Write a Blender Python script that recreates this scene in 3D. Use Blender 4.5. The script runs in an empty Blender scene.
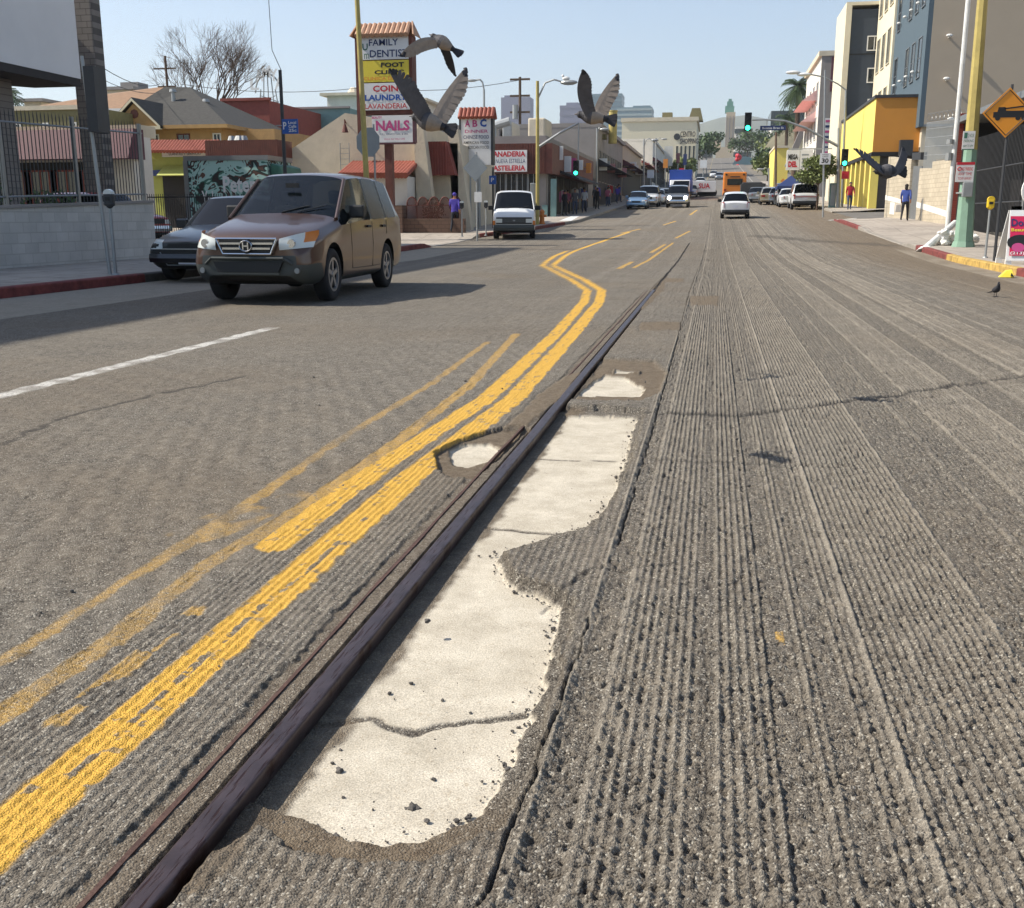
import bpy, bmesh, math, random
import numpy as np
from mathutils import Vector, Matrix
from mathutils.bvhtree import BVHTree
random.seed(7); rng = np.random.default_rng(7)
scn = bpy.context.scene
COL = scn.collection
PI = math.pi
# ------------------------------------------------------------------ view geometry
F = 1020.0; H = 1.13
pitch = math.atan(237/F)
U = Vector((0, math.cos(pitch), -math.sin(pitch)))
YV = Vector((203/F, 237/F, 1)).normalized()
XV = YV.cross(U)
if XV.x < 0: XV = -XV
def ray(px, py):
    r = Vector(((px-512)/F, (454-py)/F, 1.0)); return r.dot(XV), r.dot(YV), r.dot(U)
def P(px, py, d):
    r = ray(px, py); t = d/r[1]; return Vector((r[0]*t, d, H+r[2]*t))
PY = [-20, 28, 40, 50, 61, 92, 117, 200, 300, 450, 700, 1200]; PZ = [0, 0, .2, .55, .98, 2.03, 2.95, 7.3, 14, 25, 33, 36]
def zr(x, y):
    x = np.clip(x, -12, 12)
    return np.interp(y, PY, PZ)+.015*x*np.clip((y-30)/30, 0, 1)
def Z(x, y): return float(zr(x, y))
def G(px, py, dz=0):
    r = ray(px, py); y = 1.0
    while y < 900:
        t = y/r[1]; x = r[0]*t; z = H+r[2]*t
        if z <= Z(x, y)+dz: return Vector((x, y, z))
        y += .02 if y < 30 else .1
    return Vector((x, y, z))
# ------------------------------------------------------------------ materials
def lin(c):
    return tuple((v/12.92 if v <= .04045 else ((v+.055)/1.055)**2.4) for v in c)
def hx(s): return lin(tuple(int(s[i:i+2], 16)/255 for i in (0, 2, 4)))
MATS = {}
def mat(name, col, rough=.8, metal=0, var=.18, vs=3.0, bump=0, bs=60, coat=0, emit=0, trans=0, spec=None):
    if name in MATS: return MATS[name]
    if isinstance(col, str): col = hx(col)
    m = bpy.data.materials.new(name); m.use_nodes = True; nt = m.node_tree; N = nt.nodes; L = nt.links
    b = N['Principled BSDF']; b.inputs['Roughness'].default_value = rough; b.inputs['Metallic'].default_value = metal
    if coat: b.inputs['Coat Weight'].default_value = coat; b.inputs['Coat Roughness'].default_value = .08
    if spec is not None: b.inputs['Specular IOR Level'].default_value = spec
    tc = N.new('ShaderNodeTexCoord')
    if var:
        no = N.new('ShaderNodeTexNoise'); no.inputs['Scale'].default_value = vs; no.inputs['Detail'].default_value = 6; no.inputs['Roughness'].default_value = .65
        L.new(tc.outputs['Object'], no.inputs['Vector'])
        mr = N.new('ShaderNodeMapRange'); mr.inputs[1].default_value = .3; mr.inputs[2].default_value = .7; mr.inputs[3].default_value = 1-var; mr.inputs[4].default_value = 1+var
        L.new(no.outputs['Fac'], mr.inputs[0])
        mx = N.new('ShaderNodeVectorMath'); mx.operation = 'SCALE'; mx.inputs[0].default_value = col
        L.new(mr.outputs[0], mx.inputs['Scale']); L.new(mx.outputs[0], b.inputs['Base Color'])
    else: b.inputs['Base Color'].default_value = (*col, 1)
    if bump:
        n2 = N.new('ShaderNodeTexNoise'); n2.inputs['Scale'].default_value = bs; n2.inputs['Detail'].default_value = 4
        L.new(tc.outputs['Object'], n2.inputs['Vector'])
        bp = N.new('ShaderNodeBump'); bp.inputs['Strength'].default_value = bump; bp.inputs['Distance'].default_value = .02
        L.new(n2.outputs['Fac'], bp.inputs['Height']); L.new(bp.outputs[0], b.inputs['Normal'])
    if emit: b.inputs['Emission Color'].default_value = (*col, 1); b.inputs['Emission Strength'].default_value = emit
    if trans:
        out = N['Material Output']; tr = N.new('ShaderNodeBsdfTransparent'); ms = N.new('ShaderNodeMixShader')
        tr.inputs[0].default_value = (.75, .8, .78, 1); ms.inputs[0].default_value = 1-trans
        L.new(tr.outputs[0], ms.inputs[1]); L.new(b.outputs[0], ms.inputs[2]); L.new(ms.outputs[0], out.inputs['Surface'])
    MATS[name] = m; return m
def blockmat(name, col, mortar, bw=.4, bh=.2, axis='X', rough=.85, var=.12, ms=.012):
    """masonry blocks; axis = the world axis the wall's normal points along"""
    if name in MATS: return MATS[name]
    m = mat(name, col, rough, var=var, vs=1.3, bump=.3, bs=25); nt = m.node_tree; N = nt.nodes; L = nt.links
    b = N['Principled BSDF']; src = b.inputs['Base Color'].links[0].from_socket
    geo = N.new('ShaderNodeNewGeometry'); sp = N.new('ShaderNodeSeparateXYZ'); cb = N.new('ShaderNodeCombineXYZ')
    L.new(geo.outputs['Position'], sp.inputs[0]); L.new(sp.outputs['Y' if axis == 'X' else 'X'], cb.inputs['X']); L.new(sp.outputs['Z'], cb.inputs['Y'])
    br = N.new('ShaderNodeTexBrick'); L.new(cb.outputs[0], br.inputs['Vector'])
    br.inputs['Scale'].default_value = 1; br.inputs['Brick Width'].default_value = bw; br.inputs['Row Height'].default_value = bh; br.inputs['Mortar Size'].default_value = ms
    br.inputs['Color1'].default_value = (1, 1, 1, 1); br.inputs['Color2'].default_value = (.86, .86, .86, 1); mc = hx(mortar); bc = hx(col) if isinstance(col, str) else col
    br.inputs['Mortar'].default_value = tuple(min(1.5, mc[i]/max(bc[i], .01)) for i in range(3))+(1,)
    mx = N.new('ShaderNodeMix'); mx.data_type = 'RGBA'; mx.blend_type = 'MULTIPLY'; mx.inputs[0].default_value = 1
    L.new(src, mx.inputs[6]); L.new(br.outputs['Color'], mx.inputs[7]); L.new(mx.outputs[2], b.inputs['Base Color'])
    return m
def M(k): return MATS[k]
mat('white_paint', 'd8d6d0', .5, var=.06); mat('black', '141414', .6); mat('dark_grey', '333436', .6)
mat('grey_metal', '8a8c8c', .45, .6, var=.1); mat('galv', '9b9d9c', .5, .5, var=.1); mat('pole_yellow', 'ab9a58', .6, bump=.1)
mat('pole_green', '7c9a86', .6, var=.12); mat('pole_white', 'cfcfcb', .5); mat('rubber', '17171a', .85, var=.1)
mat('chrome', 'c8c8c8', .18, 1, var=.03); mat('rim', '9a9a9c', .35, .7, var=.05); mat('glass_dark', '0a0d10', .08, var=0, spec=.35)
mat('glass_see', '0a1014', .04, var=0, trans=.30, spec=.5); mat('glass_side', '07090b', .18, var=0, spec=.08); mat('window_glass', '1c252b', .12, var=.3, vs=.5, spec=.7)
mat('tile_red', '8f4b3a', .75, var=.25, vs=6); mat('tile_tan', 'b08a70', .8, var=.3, vs=5); mat('mansard_brown', '62352a', .7, var=.25)
mat('red_light', '8a1512', .3, var=0); mat('amber', 'c8742a', .3, var=0); mat('lens', 'c9cdc9', .12, var=.05); mat('plate', 'c9cad0', .5, var=.05)
mat('skin', '9a6a50', .6, var=.05); mat('hair', '1b1512', .7); mat('signblue', '1c4f9c', .5, var=.05); mat('signred', 'b81f2e', .5, var=.05)
mat('signnavy', '20305e', .5, var=0); mat('signblack', '1c1a18', .5, var=0); mat('signyellow', 'dcc63c', .5, var=.05); mat('signorange', 'd98a35', .5, var=0)
mat('signpink', 'b8457a', .5, var=0); mat('signwhite', 'dcdad6', .45, var=.04); mat('signgrey', '8f9496', .5, .3, var=.08)
mat('concrete', 'a39c92', .9, var=.15, vs=.8, bump=.3, bs=40); mat('foliage', (.05, .085, .025), .7, var=.45, vs=2.5); mat('foliage_dry', (.15, .18, .05), .7, var=.4)
mat('bark', '5b4a3c', .9, var=.2); mat('green_glow', (.02, .9, .45), .4, var=0, emit=6); mat('headglow', (1, .93, .8), .4, var=0, emit=12)
# ------------------------------------------------------------------ mesh builder
class MB:
    def __init__(s): s.v = []; s.f = []; s.m = []
    def add(s, vs, fs, m=0):
        o = len(s.v); s.v += [tuple(v) for v in vs]; s.f += [tuple(i+o for i in f) for f in fs]; s.m += [m]*len(fs)
    def box(s, x0, x1, y0, y1, z0, z1, m=0):
        s.add([(x0, y0, z0), (x1, y0, z0), (x1, y1, z0), (x0, y1, z0), (x0, y0, z1), (x1, y0, z1), (x1, y1, z1), (x0, y1, z1)],
              [(0, 3, 2, 1), (4, 5, 6, 7), (0, 1, 5, 4), (1, 2, 6, 5), (2, 3, 7, 6), (3, 0, 4, 7)], m); return s
    def obox(s, c, ax, ay, az, m=0):
        c, ax, ay, az = map(Vector, (c, ax, ay, az)); vs = []
        for k in (-1, 1):
            for a, b in ((-1, -1), (1, -1), (1, 1), (-1, 1)): vs.append(c+ax*a+ay*b+az*k)
        s.add(vs, [(0, 3, 2, 1), (4, 5, 6, 7), (0, 1, 5, 4), (1, 2, 6, 5), (2, 3, 7, 6), (3, 0, 4, 7)], m); return s
    def prism(s, pts, off, m=0):
        n = len(pts); off = Vector(off); a = [Vector(p) for p in pts]
        s.add(a+[p+off for p in a], [tuple(range(n))[::-1], tuple(range(n, 2*n))]+[(i, (i+1) % n, n+(i+1) % n, n+i) for i in range(n)], m); return s
    def cyl(s, p0, p1, r0, r1=None, n=10, m=0):
        r1 = r0 if r1 is None else r1; p0 = Vector(p0); p1 = Vector(p1); d = (p1-p0)
        if d.length < 1e-6: return s
        q = d.to_track_quat('Z', 'Y'); vs = []
        for p, r in ((p0, r0), (p1, r1)):
            for i in range(n):
                a = 2*PI*i/n; vs.append(p+q@Vector((r*math.cos(a), r*math.sin(a), 0)))
        s.add(vs, [(i, (i+1) % n, n+(i+1) % n, n+i) for i in range(n)]+[tuple(range(n))[::-1], tuple(range(n, 2*n))], m); return s
    def tube(s, pts, r, n=8, m=0):
        for i in range(len(pts)-1):
            ra = r[i] if isinstance(r, (list, tuple)) else r; rb = r[i+1] if isinstance(r, (list, tuple)) else r
            s.cyl(pts[i], pts[i+1], ra, rb, n, m)
        return s
    def ell(s, c, rx, ry, rz, n=12, k=7, m=0, jit=0):
        vs = [(c[0], c[1], c[2]-rz)]
        for j in range(1, k):
            t = PI*j/k
            for i in range(n):
                a = 2*PI*i/n; q = 1+random.uniform(-jit, jit)
                vs.append((c[0]+rx*math.sin(t)*math.cos(a)*q, c[1]+ry*math.sin(t)*math.sin(a)*q, c[2]-rz*math.cos(t)*q))
        vs.append((c[0], c[1], c[2]+rz)); fs = []
        for i in range(n): fs.append((0, 1+(i+1) % n, 1+i)); fs.append((len(vs)-1, len(vs)-1-n+i, len(vs)-1-n+(i+1) % n))
        for j in range(k-2):
            for i in range(n): fs.append((1+j*n+i, 1+j*n+(i+1) % n, 1+(j+1)*n+(i+1) % n, 1+(j+1)*n+i))
        s.add(vs, fs, m); return s
    def text(s, body, o, xd, w, h, th=.01, m=0, up=(0, 0, 1), bold=0.0):
        """lettering fitted into a w x h box whose lower-left corner is o"""
        cu = bpy.data.curves.new('t', 'FONT'); cu.body = body; cu.offset = bold; cu.resolution_u = 2
        ob = bpy.data.objects.new('t', cu); me = bpy.data.meshes.new_from_object(ob)
        if len(me.vertices):
            xs = [v.co.x for v in me.vertices]; ys = [v.co.y for v in me.vertices]
            x0, x1, y0, y1 = min(xs), max(xs), min(ys), max(ys); o = Vector(o); xd = Vector(xd).normalized(); up = Vector(up).normalized(); nn = xd.cross(up)
            vs = [o+xd*((v.co.x-x0)/(x1-x0)*w)+up*((v.co.y-y0)/(y1-y0)*h)+nn*th for v in me.vertices]
            s.add(vs, [tuple(p.vertices) for p in me.polygons], m)
        bpy.data.objects.remove(ob); bpy.data.curves.remove(cu); bpy.data.meshes.remove(me); return s
    def build(s, name, mats, parent=None, world=True, smooth=False, bevel=0, tags=None):
        if not isinstance(mats, (list, tuple)): mats = [mats]
        me = bpy.data.meshes.new(name)
        off = parent['_o'] if (parent is not None and world and '_o' in parent) else (0, 0, 0)
        me.from_pydata([(v[0]-off[0], v[1]-off[1], v[2]-off[2]) for v in s.v], [], s.f)
        for m in mats: me.materials.append(MATS[m] if isinstance(m, str) else m)
        me.polygons.foreach_set('material_index', s.m)
        if smooth: me.polygons.foreach_set('use_smooth', [True]*len(me.polygons))
        bm = bmesh.new(); bm.from_mesh(me); bmesh.ops.recalc_face_normals(bm, faces=bm.faces); bm.to_mesh(me); bm.free(); me.update()
        o = bpy.data.objects.new(name, me); COL.objects.link(o)
        if parent is not None: o.parent = parent
        if bevel:
            b = o.modifiers.new('b', 'BEVEL'); b.width = bevel; b.segments = 2; b.limit_method = 'ANGLE'
        return o
def tag(o, label, cat, group=None):
    o['label'] = label; o['category'] = cat
    if group: o['group'] = group
    return o
def thing(name, label, cat, loc, rz=0, group=None, world=True):
    o = bpy.data.objects.new(name, None); COL.objects.link(o); o.location = loc; o.rotation_euler = (0, 0, rz)
    o.empty_display_size = .2
    if world: o['_o'] = tuple(loc)
    return tag(o, label, cat, group)
def struct(o, k='structure'): o['kind'] = k; return o
def kids(o): return [c for c in bpy.data.objects if c.parent == o]
def copy_tree(o, parent=None):
    c = o.copy(); COL.objects.link(c)
    if parent: c.parent = parent
    for ch in kids(o): copy_tree(ch, c)
    return c
def baked(o):
    dg = bpy.context.evaluated_depsgraph_get(); dg.update()
    me = bpy.data.meshes.new_from_object(o.evaluated_get(dg), preserve_all_data_layers=True, depsgraph=dg)
    return me
# ------------------------------------------------------------------ noise helpers
_tab = rng.random((512, 512)).astype(np.float32)
def vn(x, y):
    xi = np.floor(x).astype(np.int64); yi = np.floor(y).astype(np.int64); fx = (x-xi).astype(np.float32); fy = (y-yi).astype(np.float32)
    fx = fx*fx*(3-2*fx); fy = fy*fy*(3-2*fy); a = xi & 511; b = yi & 511; a1 = (a+1) & 511; b1 = (b+1) & 511
    return (_tab[a, b]*(1-fx)+_tab[a1, b]*fx)*(1-fy)+(_tab[a, b1]*(1-fx)+_tab[a1, b1]*fx)*fy
def fbm(x, y, s, o=4):
    t = 0; a = 1; w = 0
    for i in range(o): t = t+a*vn(x*s+17*i, y*s+31*i); w += a; a *= .55; s *= 2.03
    return t/w
def sst(a, b, x): t = np.clip((x-a)/(b-a), 0, 1); return t*t*(3-2*t)
def sdf(poly, X, Y):
    """signed distance, negative inside"""
    d = np.full(X.shape, 1e9, np.float32); ins = np.zeros(X.shape, bool); n = len(poly)
    for i in range(n):
        ax, ay = poly[i]; bx, by = poly[(i+1) % n]; ex, ey = bx-ax, by-ay; px, py = X-ax, Y-ay
        t = np.clip((px*ex+py*ey)/(ex*ex+ey*ey+1e-12), 0, 1); d = np.minimum(d, (px-ex*t)**2+(py-ey*t)**2)
        c = ((ay > Y) != (by > Y)); ins ^= c & (X < (bx-ax)*(Y-ay)/((by-ay) if by != ay else 1e-9)+ax)
    d = np.sqrt(d); return np.where(ins, -d, d)
def pdist(pts, X, Y):
    d = np.full(X.shape, 1e9, np.float32)
    for i in range(len(pts)-1):
        ax, ay = pts[i]; bx, by = pts[i+1]; ex, ey = bx-ax, by-ay; px, py = X-ax, Y-ay
        t = np.clip((px*ex+py*ey)/(ex*ex+ey*ey+1e-12), 0, 1); d = np.minimum(d, (px-ex*t)**2+(py-ey*t)**2)
    return np.sqrt(d)
# ------------------------------------------------------------------ kerb lines
KL = [(-20, -9.9), (17, -9.9), (34.5, -9.75), (44, -9.95), (51, -8.8), (60, -7.7), (75, -7.9), (130, -8.3), (450, -9)]
KR = [(-20, 5.8), (20, 5.85), (32, 6.15), (40, 6.4), (52, 6.3), (58, 6.2), (70, 7.4), (130, 7.6), (450, 8)]
def kl(y): return np.interp(y, *zip(*KL))
def kr(y): return np.interp(y, *zip(*KR))
# ------------------------------------------------------------------ road surface (near, modelled)
def fastgrid(name, X, Y, Zv, mats, cols=None):
    r, c = X.shape; me = bpy.data.meshes.new(name); n = r*c; me.vertices.add(n)
    co = np.empty((n, 3), np.float32); co[:, 0] = X.ravel(); co[:, 1] = Y.ravel(); co[:, 2] = Zv.ravel(); me.vertices.foreach_set('co', co.ravel())
    idx = np.arange(n).reshape(r, c); q = np.stack([idx[:-1, :-1], idx[:-1, 1:], idx[1:, 1:], idx[1:, :-1]], -1).reshape(-1, 4).astype(np.int32)
    k = len(q); me.loops.add(k*4); me.loops.foreach_set('vertex_index', q.ravel()); me.polygons.add(k)
    me.polygons.foreach_set('loop_start', np.arange(0, k*4, 4, dtype=np.int32))
    me.polygons.foreach_set('use_smooth', np.ones(k, bool))
    me.update(calc_edges=True)
    for m in mats: me.materials.append(m)
    if cols:
        for nm, arrs in cols.items():
            at = me.color_attributes.new(nm, 'FLOAT_COLOR', 'POINT'); a = np.ones((n, 4), np.float32)
            for i, v in enumerate(arrs): a[:, i] = np.clip(v, 0, 1).ravel()
            at.data.foreach_set('color', a.ravel())
    o = bpy.data.objects.new(name, me); COL.objects.link(o); return o
def road_material():
    m = bpy.data.materials.new('milled_asphalt'); m.use_nodes = True; nt = m.node_tree; N = nt.nodes; L = nt.links; b = N['Principled BSDF']
    b.inputs['Roughness'].default_value = .92; b.inputs['Specular IOR Level'].default_value = .25
    tc = N.new('ShaderNodeTexCoord')
    def noise(s, d=4, r=.6):
        n = N.new('ShaderNodeTexNoise'); n.inputs['Scale'].default_value = s; n.inputs['Detail'].default_value = d; n.inputs['Roughness'].default_value = r; L.new(tc.outputs['Object'], n.inputs['Vector']); return n.outputs['Fac']
    def mr(src, a, bb, c, d):
        n = N.new('ShaderNodeMapRange'); n.inputs[1].default_value = a; n.inputs[2].default_value = bb; n.inputs[3].default_value = c; n.inputs[4].default_value = d; L.new(src, n.inputs[0]); return n.outputs[0]
    def mix(f, a, bb, mode='MIX'):
        n = N.new('ShaderNodeMix'); n.data_type = 'RGBA'; n.blend_type = mode
        if isinstance(f, (int, float)): n.inputs[0].default_value = f
        else: L.new(f, n.inputs[0])
        for i, v in ((6, a), (7, bb)):
            if isinstance(v, tuple): n.inputs[i].default_value = (*v, 1)
            else: L.new(v, n.inputs[i])
        return n.outputs[2]
    def attr(nm):
        a = N.new('ShaderNodeAttribute'); a.attribute_name = nm; s = N.new('ShaderNodeSeparateColor'); L.new(a.outputs['Color'], s.inputs[0]); return s.outputs
    A = attr('mask_a'); B = attr('mask_b')
    vor = N.new('ShaderNodeTexVoronoi'); vor.inputs['Scale'].default_value = 210; L.new(tc.outputs['Object'], vor.inputs['Vector'])
    vs = N.new('ShaderNodeSeparateColor'); L.new(vor.outputs['Color'], vs.inputs[0])
    fine = noise(220, 4, .7); mid = noise(26, 5, .7); big = noise(.7, 5, .6)
    base = mix(mr(mid, .38, .62, 0, 1), (.096, .082, .067), (.192, .170, .140))
    base = mix(mr(big, .35, .65, 0, .6), base, (.195, .168, .132))
    base = mix(mr(vs.outputs[0], .84, .95, 0, .9), base, (.42, .39, .33))           # pale stones
    base = mix(mr(vs.outputs[1], .66, .85, 0, .85), base, (.035, .029, .024))          # dark stones
    base = mix(mr(B[1], 0, 1, 0, .70), base, (.32, .285, .235))                            # scraped ridge tops
    base = mix(mr(B[0], 0, 1, 0, .85), base, mix(mr(mid, .3, .7, 0, 1), (.115, .082, .052), (.20, .155, .105)))  # dirt
    base = mix(mr(B[2], 0, 1, 0, .85), base, (.04, .036, .033))                          # fresh broken edge / tar
    conc = mix(mr(noise(9, 6, .7), .35, .7, 0, 1), (.43, .385, .31), (.56, .51, .42))
    conc = mix(mr(noise(70, 4, .75), .56, .70, 0, .5), conc, (.30, .235, .155))
    conc = mix(mr(noise(3.2, 6, .7), .46, .66, 0, .6), conc, (.33, .29, .225))
    conc = mix(mr(noise(160, 3, .8), .60, .68, 0, .8), conc, (.14, .11, .08))
    base = mix(A[0], base, conc)
    wear = mr(noise(45, 5, .75), .30, .52, 0, 1)
    def mul(a, c):
        n = N.new('ShaderNodeMath'); n.operation = 'MULTIPLY'; L.new(a, n.inputs[0]); L.new(c, n.inputs[1]); return n.outputs[0]
    yel = mix(mr(noise(90, 4, .7), .3, .7, 0, 1), (.55, .315, .05), (.69, .41, .08))
    # thick paint hides almost everything (A.g > .8), old paint wears through
    w2 = N.new('ShaderNodeMath'); w2.operation = 'MAXIMUM'; L.new(mul(A[1], wear), w2.inputs[0]); L.new(mr(A[1], .7, .95, 0, 1), w2.inputs[1])
    base = mix(w2.outputs[0], base, yel)
    base = mix(mul(A[2], wear), base, (.62, .60, .56))
    sp = mix(mr(fine, .3, .7, 0, 1), (.50, .50, .50), (1.42, 1.40, 1.36))
    base = mix(.85, base, sp, 'MULTIPLY')
    L.new(base, b.inputs['Base Color'])
    bp = N.new('ShaderNodeBump'); L.new(mr(A[0], 0, 1, .75, .16), bp.inputs['Strength']); bp.inputs['Distance'].default_value = .007
    ad = N.new('ShaderNodeMath'); ad.operation = 'ADD'; L.new(fine, ad.inputs[0]); L.new(mr(vor.outputs['Distance'], 0, .8, .8, 0), ad.inputs[1])
    L.new(ad.outputs[0], bp.inputs['Height']); L.new(bp.outputs[0], b.inputs['Normal'])
    return m
ROADM = road_material()
def gp2(l, dz=0): return [tuple(G(x, y, dz))[:2] for x, y in l]
def build_road():
    ys = [];
    for py in np.arange(1080, 246, -1.0):
        r = ray(600, py); ys.append(r[1]*(-H)/r[2])
    ys = [y for y in ys if y > .9]
    while ys[-1] < 130: ys.append(ys[-1]*1.012)
    ys = np.array(ys); dY = np.gradient(ys)
    xs = np.concatenate([np.linspace(-1, -.28, 380)[:-1]*10, np.linspace(-2.8, -1.65, 150)[:-1], np.linspace(-1.65, 1.3, 760)[:-1], np.linspace(1.3, 2.8, 220)[:-1], np.linspace(2.8, 7.6, 330)])
    xs[:379] = np.linspace(-10.2, -2.8, 380)[:-1]
    X, Y = np.meshgrid(xs.astype(np.float32), ys.astype(np.float32)); DY = np.broadcast_to(dY[:, None], X.shape).astype(np.float32)
    DX = np.broadcast_to(np.gradient(xs)[None, :], X.shape).astype(np.float32)
    n1 = fbm(X, Y, 30, 3); n2 = fbm(X, Y, 8, 3); n3 = fbm(X+50, Y+9, 2, 3); n4 = fbm(X*1.0, Y, .5, 3)
    n5 = fbm(X+3, Y+4, 55, 2)
    def keep(period): return np.clip(1.5-2.6*DY/period, 0, 1)
    def keepx(period): return np.clip(2.2-3.2*DX/period, 0, 1)
    # lane shoulders: right milled band / left band
    right = sst(-.34, -.30, X)
    # 1-D band profile across the milled lane
    bx = np.linspace(-12, 9, 8000); amp = np.ones_like(bx); br = np.zeros_like(bx); off = np.zeros_like(bx)
    r2 = np.random.default_rng(3); x = -.3
    while x < 9:
        w = r2.uniform(.08, .30); sm = r2.random() < .24
        k = (bx >= x) & (bx < x+w)
        amp[k] = .28 if sm else r2.uniform(.8, 1.1); off[k] = (-.004 if sm else 0)+r2.uniform(-.0015, .0015); br[k] = -.10 if sm else r2.uniform(-.02, .08)
        if r2.random() < .75:
            k = abs(bx-x) < .012; br[k] += .55; off[k] += .005
        x += w
    for xa, xb, a_, b_ in ((.0, .05, .3, -.25), (.19, .255, .2, -.12), (.30, .37, .25, -.08), (.15, .19, 1, -.1)):
        k = (bx >= xa) & (bx < xb); amp[k] = a_; br[k] = b_
    ker = np.hanning(5); ker /= ker.sum(); amp = np.convolve(amp, ker, 'same'); br = np.convolve(br, ker, 'same'); off = np.convolve(off, ker, 'same')
    XW = X+.008*(fbm(X*0, Y, .12, 1)-.5)*2
    AM = np.interp(XW, bx, amp); BR = np.interp(XW, bx, br); OF = np.interp(XW, bx, off)
    per = .024
    gi = np.floor(XW/per); ph = (np.sin(gi*12.9898)*43758.5453) % 1.0
    ridge = .5-.5*np.cos(2*PI*XW/per); bead = .5-.5*np.cos(2*PI*(Y/.031+ph+.4*n2*2))
    kY = keep(.031); kX = keepx(per)
    rnd = (np.sin(gi*12.9898+np.floor(Y/.031+ph)*78.233)*43758.5453) % 1.0
    bead = bead*(.45+.9*rnd)
    beadk = bead*kY+.5*(1-kY)
    hR = (ridge*(.35+.9*beadk))*.0095*AM*kX+OF+(n1-.5)*.014+(n2-.5)*.008-np.clip(n5-.60,0,1)*.05
    wR = np.clip(ridge**2*(.3+.8*beadk)*AM*kX*1.0+.3*(1-kX)+BR+(n2-.5)*.9+(n1-.5)*.8-.12, 0, 1)
    # left side: curved tooth marks
    Rr = np.sqrt((X+2.6)**2+(Y*.55)**2)
    an = X*.78+Y*.30+.10*np.sin(X*1.5)+.05*np.sin(Y*.7); pl = np.where(X > -1.5, .027, .085)
    phL = np.where(X > -1.5, X+.02*Y, an)
    rl = .5-.5*np.cos(2*PI*phL/pl); bl = .5-.5*np.cos(2*PI*(Y+.3*X)/np.where(X > -1.5, .05, .13)+6*n3)
    kl_ = np.clip(1.6-2.6*(DY*.3+DX)/pl, 0, 1)*np.where(X > -1.5, 1, .8)
    hL = rl*(.4+.6*bl)*kl_*np.where(X > -1.5, .0055, .0055)+(n1-.5)*.009+(n2-.5)*.007
    wL = np.clip(rl*bl*.38*kl_+(n2-.5)*.45+(n1-.5)*.7+.10, 0, 1)
    # ripples (washboard) seen further left
    rip = .5+.5*np.sin(2*PI*(Y*1.0+.9*X+.25*(X+3)**2*.4)/.32+3*n4)
    hL += np.where(X < -1.6, rip*.004*np.clip(1.4-2.5*DY/.32, 0, 1), 0)
    wL = np.clip(wL+np.where(X < -1.6, (rip-.5)*.07*np.clip(1.6-2.2*DY/.32, 0, 1), 0), 0, 1)
    h = hL*(1-right)+hR*right; wear = wL*(1-right)+wR*right
    dirt = np.clip((n4-.50)*1.6+(n2-.5)*.4, 0, .5)*np.where(right > .5, .35, .8); tar = np.zeros_like(X); conc = np.zeros_like(X); yel = np.zeros_like(X); wht = np.zeros_like(X)
    # polished worn strips in the left lanes, dirt at right kerb
    dirt = np.maximum(dirt, sst(3.0, 5.0, X-.7*(n3-.5)-.00*Y)*.75*sst(6, 14, Y))
    wear = wear*(1-.5*sst(3.2, 4.6, X+.8*(n3-.5))*sst(6, 14, Y))
    # far region: dark/light streaks
    streak = vn(X*5+3, Y*.05+2)-.5; wear = np.clip(wear+streak*.45*sst(8, 25, Y), 0, 1)
    # --- strip beside the rail
    e0 = -1.045+.009*(fbm(X*0+3, Y, 5, 3)-.5)*2+.012*(fbm(X*0+9, Y, 30, 2)-.5)*2
    strip = sst(0, .012, X-e0)*(X < -.86)*(1-sst(15.5, 17, Y)); h = h*(1-strip)+strip*(-.006+(n1-.5)*.005); dirt = np.maximum(dirt, strip*.45); wear = wear*(1-.6*strip)
    tar = np.maximum(tar, np.clip(1-np.abs(X-e0-.004)/.007, 0, 1)*(n2 > .42)*(Y < 15)*.8)
    rl_ = ((X > -.945) & (X < -.850))*(1-sst(15.8, 16.6, Y)); h = h*(1-rl_)+rl_*-.07
    # broad trough of broken ground beside the rail further on
    # --- potholes down to the concrete
    def hole(poly, depth, rag=.03, soft=.012, cmask=1.0, cpoly=None, dirtrim=0.0, far=9):
        nonlocal h, dirt, tar, conc, wear, yel
        xs_ = [p[0] for p in poly]; ys_ = [p[1] for p in poly]; pad = .4
        i0 = np.searchsorted(ys, min(ys_)-pad); i1 = np.searchsorted(ys, max(ys_)+pad); j0 = np.searchsorted(xs, min(xs_)-pad); j1 = np.searchsorted(xs, max(xs_)+pad)
        S = (slice(i0, i1), slice(j0, j1)); x_, y_ = X[S], Y[S]
        d = sdf(poly, x_, y_)+(fbm(x_+7, y_, 14, 4)-.5)*rag*2+(fbm(x_+1, y_, 45, 3)-.5)*rag*.8
        ins = 1-sst(-soft, soft*.4, d); n_ = n1[S]; rim = np.clip(1-np.abs(d-.004)/.02, 0, 1)
        dd = d if cpoly is None else sdf(cpoly, x_, y_)+(fbm(x_+3, y_, 16, 4)-.5)*rag*2
        c = (1-sst(-.010, .002, np.maximum(dd, d+.016)))*ins*cmask
        rub = c*0
        c = c*(1-rub)
        hh = -depth+(n_-.5)*.0015*c+(n2[S]-.5)*.004*c+(1-c)*ins*(.014+.018*(n2[S]-.35))+rub*.006
        h[S] = h[S]*(1-ins)+hh*ins; c = c*sst(.004, -.006, h[S]+depth-.006) if False else c; conc[S] = np.maximum(conc[S], c); low = 1-sst(1.62, 1.95, y_)*(1 if depth > .049 else 0)*sst(-.78, -.70, x_); dirt[S] = np.maximum(dirt[S]*(1-ins), ins*(1-c)*.9*low); tar[S] = np.maximum(tar[S], ins*(1-c)*(1-low)*.35)
        tar[S] = np.maximum(tar[S]*(1-ins), rim*.25); wear[S] = wear[S]*(1-np.clip(ins+rim*.7, 0, 1)); yel[S] *= (1-ins)
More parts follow.
